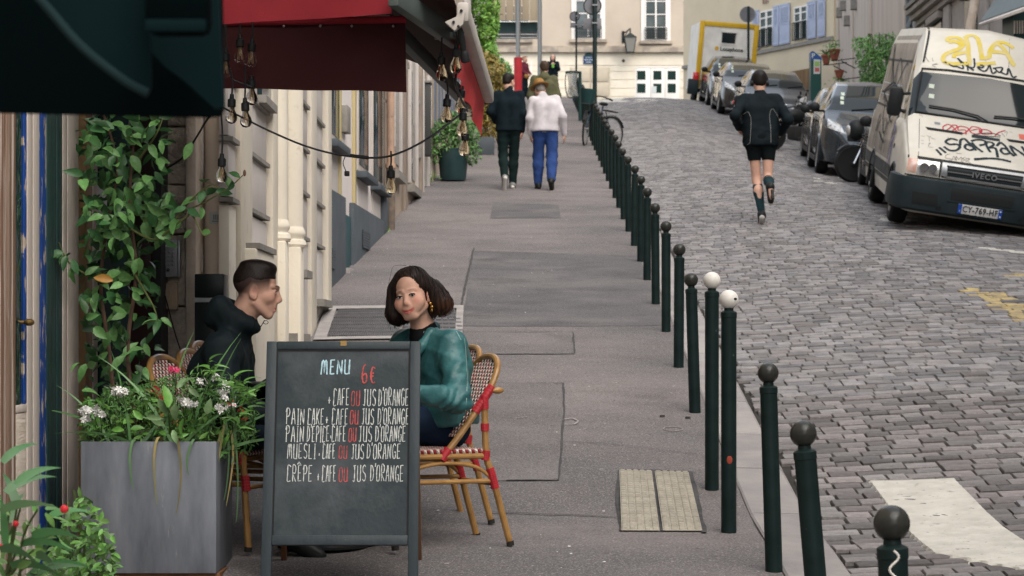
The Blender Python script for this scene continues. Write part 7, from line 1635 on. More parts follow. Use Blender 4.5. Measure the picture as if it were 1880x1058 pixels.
def jray(px, py):
    o = Vector((0, 0, EYE)); d = Vector(((px - HX) / F, 1, (HY - py) / F)).normalized(); return o, d
def on_obj(obj, pix, w, mat, name, par, lift=.003):
    b_ = bvh_of(obj); mb = MB()
    for pth in pix:
        pts = []
        for p in bez([(a, b, 0) for a, b in pth], 5):
            o, d = jray(p.x, p.y); h = b_.ray_cast(o, d)
            if h[0] is not None: pts.append((h[0], h[1] if h[1].dot(d) < 0 else -h[1]))
        ribbon(mb, pts, w, lift)
    if mb.v: return mb.build(name, mat, par)
on_obj(jack, [[(789, 584), (782, 600), (778, 612)], [(762, 615), (772, 622)], [(852, 622), (857, 700), (853, 780)], [(800, 585), (830, 600), (846, 625)], [(775, 783), (820, 788), (858, 786)]], .0035, M('pale_stitching', (.25, .38, .36), .6), 'stitching', wom)
garment('jeans', m_jeans, wom, J, legs=(.098, .078, .06), res=.013, wr=.005, seed=33)
for s_ in 'LR': shoe(wom, J, s_, m_shoebl)

PO = 0
Mn = (XY(395, 9.5), 9.5, gs(9.5)); man = thing('person', 'person with short cropped hair and black hooded anorak sitting in profile', 'person', Mn, world=True)
J = dict(pelvis=PJ(392, 785, 9.5), chest=PJ(408, 680, 9.47), neck=PJ(437, 606, 9.45), head=PJ(470, 535, 9.42), Rsh=PJ(408, 640, 9.26), Lsh=PJ(428, 638, 9.63), Rel=PJ(412, 738, 9.16), Rwr=PJ(486, 760, 9.08), Lel=PJ(455, 735, 9.68), Lwr=PJ(520, 705, 9.45), Rhip=PJ(395, 790, 9.40), Lhip=PJ(395, 788, 9.60), Rkn=PJ(560, 785, 9.30), Lkn=PJ(560, 785, 9.62), Ran=PJ(535, 975, 9.30), Lan=PJ(545, 965, 9.62), Rtoe=PJ(585, 1000, 9.28), Ltoe=PJ(595, 988, 9.6))
S = 1.04; T = Matrix.Translation(J['head']) @ Euler((R(-7), R(0), R(-86)), 'XYZ').to_matrix().to_4x4()
nk = naked(J, T, S, False, ((.7, 1), (.8, 1)), 1., hd=((1, 0, -.1), (1, -.2, .0)), hn=((0, -.3, 1), (0, 0, 1)))
hp = J['head']
def stub(L): return np.clip((L[:, 2] + .018 - .25 * np.clip(L[:, 1], 0, 1)) / .058, 0, .97) * np.clip((.066 - L[:, 1]) / .012, 0, 1) * np.clip((L[:, 1] + .2) * 20, 0, 1) * (np.abs(L[:, 0]) < .09) + np.clip((-.02 - L[:, 1]) / .04, 0, 1) * np.clip((L[:, 2] + .075) / .06, 0, .8)
vol_obj('body', nk, m_skin, man, .013, (hp - .145, hp + .15), .0035, tintfn=head_tint(T, S, False, stub, .35), smooth_it=2); eyes(man, T, S, False)
v = Vol(); Rm = np.array(T.to_3x3()); Wm = lambda *p: np.array(T @ Vector([q * S for q in p])); Em = lambda c, r, k=.02, op=1: v.ell(Wm(*c), V3(*r) * S, Rm, k, op)
Em((0, -.012, .046), (.0756, .0958, .0838)); Em((0, .034, .106), (.046, .044, .022), .03); Em((0, -.01, .112), (.050, .07, .022), .03); v.cut(Wm(0, -.02, .040), Rm @ V3(0, .22, -1)); v.ell(Wm(0, .128, .048), V3(.1, .045, .045) * S, Rm, .01, 0)
def cropt(V):
    n = .8 + .5 * np.sin(V[:, 0] * 420 + 3 * np.sin(V[:, 2] * 210)) * np.sin(V[:, 1] * 380); return np.repeat(n[:, None], 3, 1) * np.array([1.2, 1.05, .95])
vol_obj('hair', v, m_hairdk, man, .005, wr=folds(.003, 44), tintfn=cropt)
v = Vol(); torso_vol(v, J, .130, .05, .07, .075); arm_vol(v, J, 'R', .078, .070, .052, .03, .97); arm_vol(v, J, 'L', .074, .066, .05, .03, .97); v.cap(J['Lhip'] + V3(0, .0, .03), J['Rhip'] + V3(0, 0, .03), .135, .135, .05)
nb = J['neck'] + V3(.0, 0, .052); v.cap(nb + V3(-.01, -.03, -.03), nb + V3(.012, -.02, .005), .088, .074, .03); v.ell(nb + V3(.03, -.0, .05), (.060, .060, .075), None, .012, 0)
# hood lying on the back, and the standing collar
v.cap(nb + V3(-.07, -.055, .045), nb + V3(-.075, .045, .045), .058, .055, .03); v.cap(nb + V3(-.07, -.055, .045), nb + V3(.035, -.085, -.015), .050, .034, .03); v.cap(nb + V3(-.07, .045, .045), nb + V3(.035, .075, -.02), .045, .034, .03); v.cap(nb + V3(-.11, -.03, .0), nb + V3(-.105, .03, .0), .05, .05, .03)
v.cap(nb + V3(.055, -.075, -.03), nb + V3(.085, -.02, -.045), .028, .028, .03)
vol_obj('anorak', v, m_anorak, man, .009, wr=folds(.013, 51))
on = MB(); c = PJ(488, 592, 9.3); on.tube([Vector(c) + Vector((.011 * math.cos(a), 0, .008 * math.sin(a))) for a in np.linspace(0, 6.28, 13)[:-1]], .0014, 4, closed=True); on.tube([Vector(PJ(486, 588, 9.3)), Vector(PJ(480, 598, 9.3)), Vector(PJ(476, 604, 9.3))], .002, 4); on.build('hood_cord', m_trim, man)
garment('trousers', cloth('navy_trousers', (.012, .02, .035)), man, J, legs=(.105, .085, .065), res=.013, wr=.006, seed=55)
for s_ in 'LR': shoe(man, J, s_, m_shoebl)
# ================================================================ rattan chairs and table
m_rattan = M('golden_rattan', (.36, .20, .065), .35, c2=(.25, .13, .04), ns=14, c3=(.12, .06, .02), ns3=50, lo3=.64, hi3=.75, coat=.3)
m_redwrap = M('red_binding', (.42, .025, .035), .45, c2=(.33, .02, .028), ns=40); m_wred = M('red_cane', (.22, .02, .03), .5); m_wwh = M('white_cane', (.60, .54, .47), .5); m_wbk = M('dark_cane', (.035, .02, .02), .5); m_rubber = M('rubber_foot', (.02, .02, .018), .8)
def chair(label, loc, rotz):
    """faces local +x; origin on the ground under the seat"""
    t = thing('rattan_chair', label, 'chair', loc, (0, 0, rotz), 'rattan bistro chairs')
    tube = lambda nm, pts, r=.0145, m=m_rattan, n=5: MB().tube(bez(pts, n) if len(pts) > 2 else pts, r, 10).build(nm, m, t, True)
    for s in (-1, 1):
        tube('leg', [(-.325, s * .205, .012), (-.24, s * .20, .32), (-.212, s * .195, .42), (-.205, s * .19, .66)], .0155); tube('leg', [(.235, s * .20, .012), (.20, s * .185, .43)], .0155)
        for p in ((-.325, s * .205), (.235, s * .20)): MB().cyl((p[0] - .003, p[1], 0), (p[0], p[1], .022), .0175, n=10).build('rubber_foot', m_rubber, t, True)
        tube('side_stretcher', [(-.245, s * .197, .30), (.22, s * .193, .30)], .011); tube('side_bow', [(-.245, s * .197, .305), (-.16, s * .193, .365), (-.02, s * .19, .385), (.12, s * .188, .365), (.205, s * .187, .32)], .009)
        MB().sphere((-.268, s * .195, .715), .016, 10, sc=(2, 1, 1)).build('rattan_knob', m_rattan, t, True)
        for a, b in (((-.228, s * .198, .36), (-.255, s * .20, .265)), ((-.207, s * .195, .395), (-.212, s * .195, .44)), ((-.206, s * .192, .53), (-.206, s * .192, .565)), ((-.205, s * .191, .63), (-.204, s * .191, .69)), ((.212, s * .188, .34), (.222, s * .192, .27)), ((.19, s * .186, .39), (.195, s * .186, .45))):
            mb = MB(); a_, b_ = Vector(a), Vector(b); n = 5
            for k in range(n): mb.cyl(a_.lerp(b_, k / n), a_.lerp(b_, (k + .92) / n), .0195, n=10)
            mb.build('red_binding', m_redwrap, t, True)
        mb = MB(); a_, b_ = Vector((-.16, s * .185, .615)), Vector((-.245, s * .185, .735))
        for k in range(9): mb.cyl(a_.lerp(b_, k / 9), a_.lerp(b_, (k + .92) / 9), .0205, n=10)
        mb.build('red_binding', m_redwrap, t, True); MB().cyl((.005, s * .185, .40), (-.03, s * .185, .45), .021, n=10).build('red_binding', m_redwrap, t, True)
    hoop = [(.0, -.185, .41), (-.11, -.185, .545), (-.22, -.185, .70), (-.275, -.165, .80), (-.302, -.10, .855), (-.31, 0, .872), (-.302, .10, .855), (-.275, .165, .80), (-.22, .185, .70), (-.11, .185, .545), (.0, .185, .41)]
    tube('back_hoop', hoop, .0155); tube('seat_rail', [(-.212, -.195, .415), (.2, -.185, .415)], .0135); tube('seat_rail', [(-.212, .195, .415), (.2, .185, .415)], .0135); tube('seat_rail', [(.2, -.185, .415), (.2, .185, .415)], .0135); tube('seat_rail', [(-.212, -.195, .415), (-.212, .195, .415)], .0135)
    tube('cross_stretcher', [(-.245, -.197, .285), (-.245, .197, .285)], .010); tube('cross_stretcher', [(.22, -.193, .285), (.22, .193, .285)], .010)
    # woven back: a beaded sheet inside the hoop
    def woven(fn, nu, nv, pat, name):
        mb = MB(); v = []; f = []; mi = []
        for j in range(nv):
            for i in range(nu):
                q = [fn((i + a) / nu, (j + b) / nv, h) for a, b, h in ((.04, .04, 0), (.96, .04, 0), (.96, .96, 0), (.04, .96, 0), (.5, .5, 1))]
                if any(z is None for z in q): continue
                o = len(v); v += q; f += [(o, o + 1, o + 4), (o + 1, o + 2, o + 4), (o + 2, o + 3, o + 4), (o + 3, o, o + 4)]; mi += [pat(i, j)] * 4
        me = bpy.data.meshes.new(name); me.from_pydata(v, [], f)
        for m in (m_wwh, m_wred, m_wbk): me.materials.append(m)
        me.polygons.foreach_set('material_index', mi); me.update(); return tag(put(name, me, t), kind='stuff')
    def bk(side):
        def fn(u, v, h):
            y = -.165 + .33 * u; z = .50 + .36 * v; lim = .165 * (1 if z < .78 else math.sqrt(max(0, 1 - ((z - .78) / .085) ** 2)))
            if abs(y) > lim + .012: return None
            x = -.085 - (z - .5) * .62; return (x + side * (.003 + .005 * h), y, z + side * .005 * h * .6)
        return fn
    for sd in (-1, 1): woven(bk(sd), 20, 22, lambda i, j: 0 if (i + j) % 2 else (1 if (i // 2 + j) % 3 else 2), 'woven_back')
    sh = lambda u, v, h: (-.205 + .405 * u, -.185 + .37 * v, .445 + .004 * h + .006 * math.sin(math.pi * u) * math.sin(math.pi * v))
    woven(sh, 22, 20, lambda i, j: 0 if (i + j) % 2 else 1, 'woven_seat')
    for s in (-1, 1): woven(lambda u, v, h: (-.205 + .405 * u + .006 * (v - .5), s * (.186 + .012 * math.sin(math.pi * v) + .002 * h), .422 + .026 * v), 26, 1, lambda i, j: i % 2, 'woven_edge')
    for x0 in (-.205, .2): woven(lambda u, v, h: (x0 + (.012 if x0 > 0 else -.012) * math.sin(math.pi * v), -.186 + .372 * u, .422 + .026 * v), 24, 1, lambda i, j: i % 2, 'woven_edge')
    MB().box((-.002, 0, .43), (.40, .366, .02)).build('seat_base', m_wbk, t); return t
Yc = 9.6
c0 = chair('rattan chair under the person in the teal jacket', (XY(786, Yc), Yc, gs(Yc)), R(203))
c1 = dup(c0, (XY(762, 10.3), 10.3, gs(10.3)), (0, 0, R(202)), 'empty rattan chair right behind the teal jacketed person')
c2 = dup(c0, (XY(405, 9.55), 9.55, gs(9.55)), (0, 0, R(-18)), 'rattan chair under the person in the black anorak')
c3 = dup(c0, (XY(452, 10.05), 10.05, gs(10.05)), (0, 0, R(-14)), 'empty rattan chair whose hoop shows left of the black anorak')
c4 = dup(c0, (XY(470, 10.5), 10.5, gs(10.5)), (0, 0, R(-14)), 'farthest rattan chair, only a sliver of hoop above the black anorak hem')
Yt = 9.55; xt = XY(594, Yt); tb = thing('bistro_table', 'small round dark bistro table between the seated pair, mostly behind the menu board', 'table', (xt, Yt, gs(Yt)))
m_ttop = M('dark_table_top', (.03, .035, .036), .35, c2=(.045, .05, .05), ns=8)
MB().lathe([(.001, .735), (.335, .735), (.342, .742), (.342, .752), (.335, .76), (.001, .76)], 48).build('table_top', m_ttop, tb, True); MB().cyl((0, 0, .03), (0, 0, .735), .03).build('table_column', m_trim, tb, True)
MB().lathe([(.001, .0), (.21, .0), (.21, .012), (.12, .03), (.05, .06), (.035, .09), (.001, .09)], 36).build('table_base', m_trim, tb, True)
cp = thing('coffee_cup', 'small white coffee cup on the bistro table', 'cup', (xt - .08, Yt - .05, gs(Yt) + .76)); MB().lathe([(.001, .006), (.022, .006), (.034, .055), (.036, .06), (.032, .058), (.02, .012), (.001, .012)], 20).build('cup_bowl', m_print, cp, True); MB().lathe([(.001, .002), (.05, .006), (.06, .012), (.05, .01), (.001, .005)], 24).build('saucer', m_print, cp, True)

# ================================================================ menu board
m_bframe = M('board_frame_paint', (.020, .031, .038), .5, c2=(.032, .043, .05), ns=7, st=(1, 1, .3), c3=(.28, .19, .10), ns3=26, lo3=.715, hi3=.74, bump=.2, bs=60)
m_chalkb = M('chalkboard', (.008, .019, .023), .4, c2=(.019, .030, .035), ns=3.2, c3=(.085, .093, .105), ns3=2.1, lo3=.47, hi3=.74, bump=.12, bs=40, rvar=.08)
m_boardwood = M('board_leg_wood', (.20, .10, .045), .6, c2=(.13, .06, .03), ns=12, st=(1, 1, .15))
m_chw = M('white_chalk', (.54, .56, .54), .9, c2=(.30, .33, .33), ns=60, lo=.45, hi=.62); m_chb = M('pale_blue_chalk', (.42, .62, .70), .9, c2=(.2, .32, .36), ns=60, lo=.45, hi=.65); m_chr = M('red_chalk', (.46, .085, .08), .9, c2=(.2, .05, .05), ns=60, lo=.45, hi=.65)
A0, A1, B0 = P(490, 627, 8.76), P(772, 627, 8.76), P(492, 1086, 8.52)
bU = (A1 - A0).normalized(); bV = (A0 - B0); bH = bV.length; bV = (bV - bU * bV.dot(bU)).normalized(); bN = bU.cross(bV).normalized(); bN = bN if bN.y < 0 else -bN
bO = A0 - bV * bH; BT = Matrix(((bU.x, bN.x, bV.x, bO.x), (bU.y, bN.y, bV.y, bO.y), (bU.z, bN.z, bV.z, bO.z), (0, 0, 0, 1))); bW = (A1 - A0).length
def b_uv(px, py):
    d = Vector(((px - HX) / F, 1, (HY - py) / F)); o = Vector((0, 0, EYE)); t = (bO - o).dot(bN) / d.dot(bN); p = o + d * t - bO; return p.dot(bU), p.dot(bV)
mbd = thing('menu_board', 'dark slate menu A board with chalk writing in white, blue and red', 'menu board', bO[:], world=True)
def bbox(name, mat, u0, u1, v0, v1, d0, d1, bev=.003): return MB().span((u0, d0, v0), (u1, d1, v1), 0, BT, bev).build(name, mat, mbd, True)
fw = .043; vb0, vb1 = b_uv(600, 1001)[1], b_uv(600, 983)[1]
bbox('frame_stile', m_bframe, 0, fw, .0, bH, -.022, .004); bbox('frame_stile', m_bframe, bW - fw, bW, .0, bH, -.022, .004)
bbox('frame_rail', m_bframe, fw + .001, bW - fw - .001, bH - .034, bH, -.022, .003); bbox('frame_rail', m_bframe, fw + .001, bW - fw - .001, vb0, vb1, -.022, .003)
bbox('chalk_panel', m_chalkb, fw - .004, bW - fw + .004, vb0 + .01, bH - .03, -.016, -.006, 0)
for a in ((fw, fw + .006, vb1, bH - .034), (bW - fw - .006, bW - fw, vb1, bH - .034), (fw + .006, bW - fw - .006, bH - .040, bH - .034)): bbox('bead_strip', m_ink, *a, -.008, -.001, 0)
bbox('top_hinge', m_brass, bW * .48, bW * .52, bH - .02, bH + .002, -.02, .0045, 0)
for u0 in (.0, bW - .05):       # rear leaf of the A frame
    top = BT @ Vector((u0 + .025, -.028, bH - .02)); ft = Vector((top.x, top.y + .42, gs(top.y + .42))); ft.x += .0
    d = (ft - top); mb = MB(); Tq = Matrix.Translation((top + ft) / 2) @ d.to_track_quat('Z', 'Y').to_matrix().to_4x4(); mb.box((0, 0, 0), (.022, .045, d.length), Tq, 0, .003); mb.build('rear_leg', m_boardwood, mbd, True)
mb = MB(); a = BT @ Vector((.03, -.03, bH * .12)); top = BT @ Vector((bW / 2, -.05, bH - .05)); mb.span((.05, -.075, bH - .30), (bW - .05, -.06, bH - .05), 0, BT); mb.build('rear_panel', m_boardwood, mbd)
kz = 280 / 1139
def chalk(text, x0, x1, y0, y1, mat, w=.0058, slant=.0):
    mb = MB(); wid = {'I': .62, "'": .3, '.': .5, '+': .6, ' ': .5, 'i': .3, 'M': 1.25, 'J': .9}; tot = sum(wid.get(c, 1.) for c in text); x = 0
    for ch in text:
        cw = wid.get(ch, 1.) / tot
        for st in GL.get(ch, []):
            jx, jy = random.uniform(-.04, .04), random.uniform(-.03, .03); pts = []
            cu = [(a, 0, b) for a, b in st]; cu = bez(cu, 5) if len(cu) > 2 and ch in 'CGOSU6€uPDRJB' else [Vector((q.x, 0, q.y)) for q in densify(st, .2)]
            for q in cu:
                fx = x + cw * (.14 + .66 * (q.x + jx)); fy = q.z + jy
                px = 501 + kz * .978 * (x0 + (x1 - x0) * fx + slant * fy); py = 640 + kz * (y1 - (y1 - y0) * fy); u, v = b_uv(px, py); pts.append((BT @ Vector((u, -.006, v)), bN))
            ribbon(mb, pts, w, .0015 + random.uniform(0, .0008), 0, .28)
        x += cw
    return mb.build('chalk_word', mat, mbd, fix=False)
chalk('MENU', 358, 592, 84, 190, m_chb, .0055, 6); chalk('6', 672, 728, 120, 256, m_chr, .0062); chalk('€', 735, 795, 138, 256, m_chr, .0062)
LINES = [(300, 425, [('+', 412, 448, .62), ('CAFE', 458, 585, 1), ('OU', 592, 668, 1), ('JUS', 682, 790, 1), ("D'ORANGE", 802, 1040, 1)]), (448, 566, [('PAIN', 95, 245, 1), ('CAKE', 262, 392, 1), ('+', 394, 428, .6), ('CAFE', 448, 576, 1), ('OU', 582, 655, 1), ('JUS', 672, 776, 1), ("D'ORANGE", 796, 1044, 1)]),
         (578, 694, [('PAIN', 92, 240, 1), ("D'EPICE", 255, 434, 1), ('.', 432, 448, 1), ('CAFE', 446, 560, 1), ('OU', 572, 640, 1), ('JUS', 650, 760, 1), ("D'ORANGE", 778, 1018, 1)]), (712, 822, [('MUESLI', 102, 330, 1), ('.', 342, 364, 1), ('CAFE', 377, 476, 1), ('OU', 497, 570, 1), ('JUS', 592, 700, 1), ("D'ORANGE", 712, 980, 1)]),
         (872, 992, [('CREPE', 102, 305, 1), ('+', 332, 358, 1), ('CAFE', 372, 484, 1), ('OU', 497, 574, 1), ('JUS', 602, 714, 1), ("D'ORANGE", 738, 1002, 1)])]
for y0, y1, ws in LINES:
    for tx, a, b, hh in ws: chalk(tx, a, b, y0 if tx != 'OU' else y0 + 14, y1, m_chr if tx == 'OU' else m_chw, .0034, 4)
chalk('^', 178, 222, 872, 992, m_chw, .0045); chalk('`', 300, 335, 578, 694, m_chw, .0045)

# ================================================================ red awning, dark awning, string lights
m_redaw = M('red_awning_cloth', (.20, .012, .019), .85, c2=(.15, .009, .014), ns=3, bump=.3, bs=300, bdist=.002); m_redin = M('shaded_red_awning_cloth', (.035, .006, .007), .85, c2=(.04, .007, .008), ns=3, bump=.3, bs=300, bdist=.002)  # second red is the same cloth with backlit shade put into its colour
m_armgrey = M('awning_arm_grey', (.085, .105, .10), .5, c2=(.07, .088, .084), ns=6); m_bar = M('pale_awning_bar', (.48, .45, .41), .5, c2=(.40, .375, .34), ns=7, c3=(.25, .22, .2), ns3=30, lo3=.66, hi3=.74)
ra = thing('red_awning', 'red folding awning with pale front bar and grey arms above the cafe terrace', 'awning', P(700, 20, 9), world=True)
b0, b1 = P(834, 22, 8.6), P(886, 176, 11.5)
def beam(name, a, b, w, h, mat, par, bev=.006):
    a, b = Vector(a), Vector(b); d = b - a; X_ = d.normalized(); Z_ = Vector((0, 0, 1)); Yv = Z_.cross(X_).normalized(); Z_ = X_.cross(Yv); T = Matrix(((X_.x, Yv.x, Z_.x, a.x), (X_.y, Yv.y, Z_.y, a.y), (X_.z, Yv.z, Z_.z, a.z), (0, 0, 0, 1)))
    return MB().span((0, -w / 2, -h / 2), (d.length, w / 2, h / 2), 0, T, bev).build(name, mat, par, True)
beam('front_bar', b0 + Vector((.035, 0, .0)), b1 + Vector((.035, 0, .0)), .055, .085, m_bar, ra, .015)
beam('folding_arm', P(712, 40, 9.3), P(856, 186, 11.35), .045, .075, m_armgrey, ra); beam('folding_arm', P(722, -8, 8.35), P(836, 72, 9.25), .045, .085, m_armgrey, ra)
beam('folding_arm', P(712, 40, 9.3), P(470, -20, 9.5), .045, .075, m_armgrey, ra)
mb = MB(); c = P(842, 38, 8.55); mb.prism([(c.x - .055, c.z - .01), (c.x - .015, c.z - .045), (c.x + .018, c.z - .02), (c.x + .028, c.z + .03), (c.x + .02, c.z + .05), (c.x + .002, c.z + .045), (c.x - .008, c.z + .012)], 8.52, 8.56); mb.build('end_plate', m_bar, ra)
mb = MB()
for q in ((.012, .035), (-.02, -.012), (.0, -.03)): mb.cyl((c.x + q[0], 8.51, c.z + q[1]), (c.x + q[0], 8.53, c.z + q[1]), .006, n=8)
mb.build('plate_bolt', m_trim, ra)
mb = MB(); c = P(818, 66, 9.1); mb.box((c.x, c.y, c.z), (.10, .04, .03), bev=.005); mb.box((c.x - .04, c.y, c.z + .03), (.02, .05, .07), bev=.004); mb.box((c.x + .05, c.y, c.z + .02), (.025, .06, .05), bev=.004); mb.build('arm_bracket', m_armgrey, ra, True)
mb = MB(); c = P(852, 178, 11.2); mb.box((c.x, c.y, c.z), (.06, .1, .05), bev=.006); mb.build('arm_bracket', m_trim, ra, True)
fb0, fb1 = b0 + Vector((.0, 0, .045)), b1 + Vector((.0, 0, .045)); w0, w1 = Vector((-2.0, 8.6, 3.85)), Vector((-2.0, 11.5, 3.85))
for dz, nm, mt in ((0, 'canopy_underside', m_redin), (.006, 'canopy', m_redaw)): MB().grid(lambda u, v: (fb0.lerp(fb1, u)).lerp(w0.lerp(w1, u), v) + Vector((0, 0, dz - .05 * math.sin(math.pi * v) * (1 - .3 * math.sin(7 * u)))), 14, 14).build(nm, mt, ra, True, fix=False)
def cloth_panel(name, corners, mat, par, sag=.01, n=18, wav=3., hem=True, thick=.003):
    a, b, c, d = [Vector(q) for q in corners]; N_ = (b - a).cross(d - a).normalized()
    fn = lambda u, v: (a.lerp(b, u)).lerp(d.lerp(c, u), v) + N_ * sag * (math.sin(wav * 6.28 * u + 1.3 * v) * v + .4 * math.sin(11 * u + 3))
    v = [fn(i / (n - 1), j / (n - 1)) for j in range(n) for i in range(n)]; m = n * n; back = [q - N_ * thick for q in v]
    f = [(j * n + i, j * n + i + 1, (j + 1) * n + i + 1, (j + 1) * n + i) for j in range(n - 1) for i in range(n - 1)]; f += [tuple(q + m for q in reversed(t)) for t in f]
    ed = list(range(n)) + [j * n + n - 1 for j in range(1, n)] + [(n - 1) * n + i for i in range(n - 2, -1, -1)] + [j * n for j in range(n - 2, 0, -1)]
    f += [(ed[k], ed[(k + 1) % len(ed)], ed[(k + 1) % len(ed)] + m, ed[k] + m) for k in range(len(ed))]
    o = MB().add(v + back, f).build(name, mat, par, True, 60)
    if hem: MB().tube([fn(i / (n - 1), .985) + N_ * .003 for i in range(n)], .0035, 5).build('hem', mat, par, True)
    return o
cloth_panel('side_curtain', (P(360, -80, 8.5), P(719, -80, 8.5), P(719, 26, 8.5), P(360, 48, 8.5)), m_redaw, ra, .012, 22, 1.5)
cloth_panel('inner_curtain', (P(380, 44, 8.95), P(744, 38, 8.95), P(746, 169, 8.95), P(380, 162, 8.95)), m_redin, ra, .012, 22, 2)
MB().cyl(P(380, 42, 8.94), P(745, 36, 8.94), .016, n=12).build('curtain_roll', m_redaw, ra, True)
for px in (521, 588, 646, 722): o_ = P(px, 48, 8.92); MB().sphere(o_, .006, 8).build('grommet', m_steel, ra, True)
MB().cyl(P(380, 36, 9.0), P(715, 33, 9.0), .012, n=10).build('bright_gap_rod', m_bar, ra, True)  # added pale rod stands in for the bright gap above the curtain
# scalloped front valance with white script, hanging from the bar along the street
def val(u, v): p = (b0 + Vector((.01, 0, -.04))).lerp(b1 + Vector((.01, 0, -.04)), .12 + .88 * u); dp = .19 - .035 * abs(math.sin(u * 9.4)); return p + Vector((.012 * math.sin(u * 14) * v - .03 * v, 0, -dp * v))
MB().grid(val, 40, 8).build('front_valance', M('backlit_red_valance', (.66, .045, .05), .7, c2=(.56, .035, .04), ns=4), ra, True)  # brighter red carries the daylight coming through the cloth
mb = MB()
for k in range(6):
    u0 = .30 + k * .11; pts = []
    for q in np.linspace(0, 1, 10): p = val(u0 + .07 * q, .35 + .28 * math.sin(q * 9 + k)); pts.append((p, Vector((-1, -.1, 0)).normalized()))
    ribbon(mb, pts, .012, .012)
mb.build('script_lettering', m_print, ra)
tch = thing('hanging_torch', 'small black torch hanging from the awning end', 'torch', P(850, 85, 8.7), (R(14), R(-10), 0)); MB().lathe([(.012, -.02), (.015, .03), (.012, .07), (.006, .08)], 14).build('handle', m_trim, tch, True); MB().lathe([(.013, -.07), (.019, -.065), (.019, -.035), (.012, -.02)], 14).build('lamp_head', m_trim, tch, True); MB().tube([(0, 0, .08), (.01, 0, .13), (0, 0, .16)], .004, 5).build('wrist_strap', m_redwrap, tch)

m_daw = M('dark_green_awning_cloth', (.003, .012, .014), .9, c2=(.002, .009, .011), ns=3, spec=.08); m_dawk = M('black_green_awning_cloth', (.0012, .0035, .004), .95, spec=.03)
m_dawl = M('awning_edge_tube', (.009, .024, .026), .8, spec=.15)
dw = thing('dark_awning', 'dark green shop awning hanging in front of the shopfront, nearest of the awnings', 'awning', P(200, 0, 2.6), world=True)
def poly_panel(name, pix, Y, mat, th=.012): return MB().prism([(XY(a, Y), ZY(b, Y)) for a, b in pix], Y, Y + th).build(name, mat, dw)
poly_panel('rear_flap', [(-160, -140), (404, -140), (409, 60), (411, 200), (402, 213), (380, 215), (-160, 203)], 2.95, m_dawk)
poly_panel('side_flap', [(270, -140), (398, -140), (404, 60), (410, 196), (395, 200), (340, 150), (300, 120), (268, 85)], 2.80, m_daw)
poly_panel('front_flap', [(-160, -140), (272, -140), (276, 160), (268, 172), (225, 150), (150, 92), (95, 30), (60, -20), (-160, -60)], 2.66, m_daw)
MB().tube(bez([P(40, -40, 2.64), P(90, 18, 2.64), P(150, 86, 2.64), P(225, 146, 2.64), P(272, 172, 2.64)], 8), .006, 10).build('flap_edge', m_dawl, dw, True)
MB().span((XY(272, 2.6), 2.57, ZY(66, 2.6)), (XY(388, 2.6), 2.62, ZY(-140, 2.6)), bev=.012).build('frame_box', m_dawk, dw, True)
MB().span((XY(274, 2.6), 2.566, ZY(66, 2.6)), (XY(386, 2.6), 2.57, ZY(42, 2.6)), bev=.003).build('frame_lip', m_daw, dw, True)
# string lights
m_bulb = M('clear_bulb_glass', (.95, .95, .92), .0, trans=1., ior=1.16); m_bulba = M('amber_bulb_glass', (.95, .84, .62), .0, trans=1., ior=1.16); m_fil = M('filament', (.26, .18, .10), .4)
sl = thing('string_lights', 'black cable of vintage bulbs looping under the red awning', 'string lights', P(640, 200, 8.8), world=True)
cab = lambda pts, r=.0048: MB().tube(bez(pts, 7), r, 6).build('cable', m_black, sl, True)
cab([P(300, 312, 9.5), P(335, 290, 9.3), P(362, 250, 9.1), P(384, 215, 8.9), P(410, 198, 8.8)]); cab([P(410, 198, 8.8), P(445, 216, 8.8), P(500, 243, 8.8), P(560, 268, 8.85), P(620, 284, 8.9), P(680, 290, 9.0), P(725, 284, 9.1), P(780, 258, 9.4), P(830, 222, 9.8), P(858, 200, 10)])
cab([P(412, 20, 8.8), P(416, 90, 8.8), P(424, 140, 8.8), P(440, 152, 8.8), P(462, 160, 8.8)], .004); cab([P(850, 60, 8.7), P(843, 110, 8.9), P(836, 150, 9.0), P(846, 180, 9.3), P(858, 204, 9.8)], .006)
MB().cyl(P(644, 286, 8.95), P(676, 290, 9.0), .008, n=10).build('cable_joint', m_black, sl, True)
MB().tube(bez([P(634, 287, 8.92), P(630, 300, 8.92), P(635, 314, 8.92)], 5), .002, 5).build('cable_end', m_black, sl); o_ = P(637, 319, 8.92); MB().box(o_, (.022, .02, .022), bev=.004).build('end_cap', m_black, sl, True)
def bulb(px, py, Y, cord, mat=m_bulb, tilt=(0, 0), s=.84):
    c = P(px, py, Y); T = Matrix.Translation(c) @ Euler((tilt[0], tilt[1], 0)).to_matrix().to_4x4() @ Matrix.Diagonal((s, s, s, 1))
    so = MB().lathe([(.001, .092), (.010, .09), (.012, .07), (.021, .062), (.021, .028), (.017, .024), (.001, .024)], 16, 0, T).build('socket', m_black, sl, True)
    if cord: a = T @ Vector((0, 0, .09)); MB().tube(bez([a, a + Vector((.002, 0, cord * .5)), P(cord and px + random.uniform(-2, 2), py, Y) + Vector((0, 0, .09 + cord))], 4), .0042, 6).build('drop_cord', m_black, sl, True)
    MB().lathe([(.014, .03), (.016, .012), (.027, -.010), (.0305, -.026), (.028, -.042), (.018, -.055), (.001, -.06)], 20, 0, T).build('bulb', mat, so, True, 180)
    mb = MB()
    for k in range(6): a = k * 1.047; mb.tube([T @ Vector((.006 * math.cos(a), .006 * math.sin(a), .025)), T @ Vector((.012 * math.cos(a), .012 * math.sin(a), -.035))], .0009, 4)
    mb.cyl(T @ Vector((0, 0, .025)), T @ Vector((0, 0, -.02)), .0025, n=6); mb.build('filament', m_fil, so)
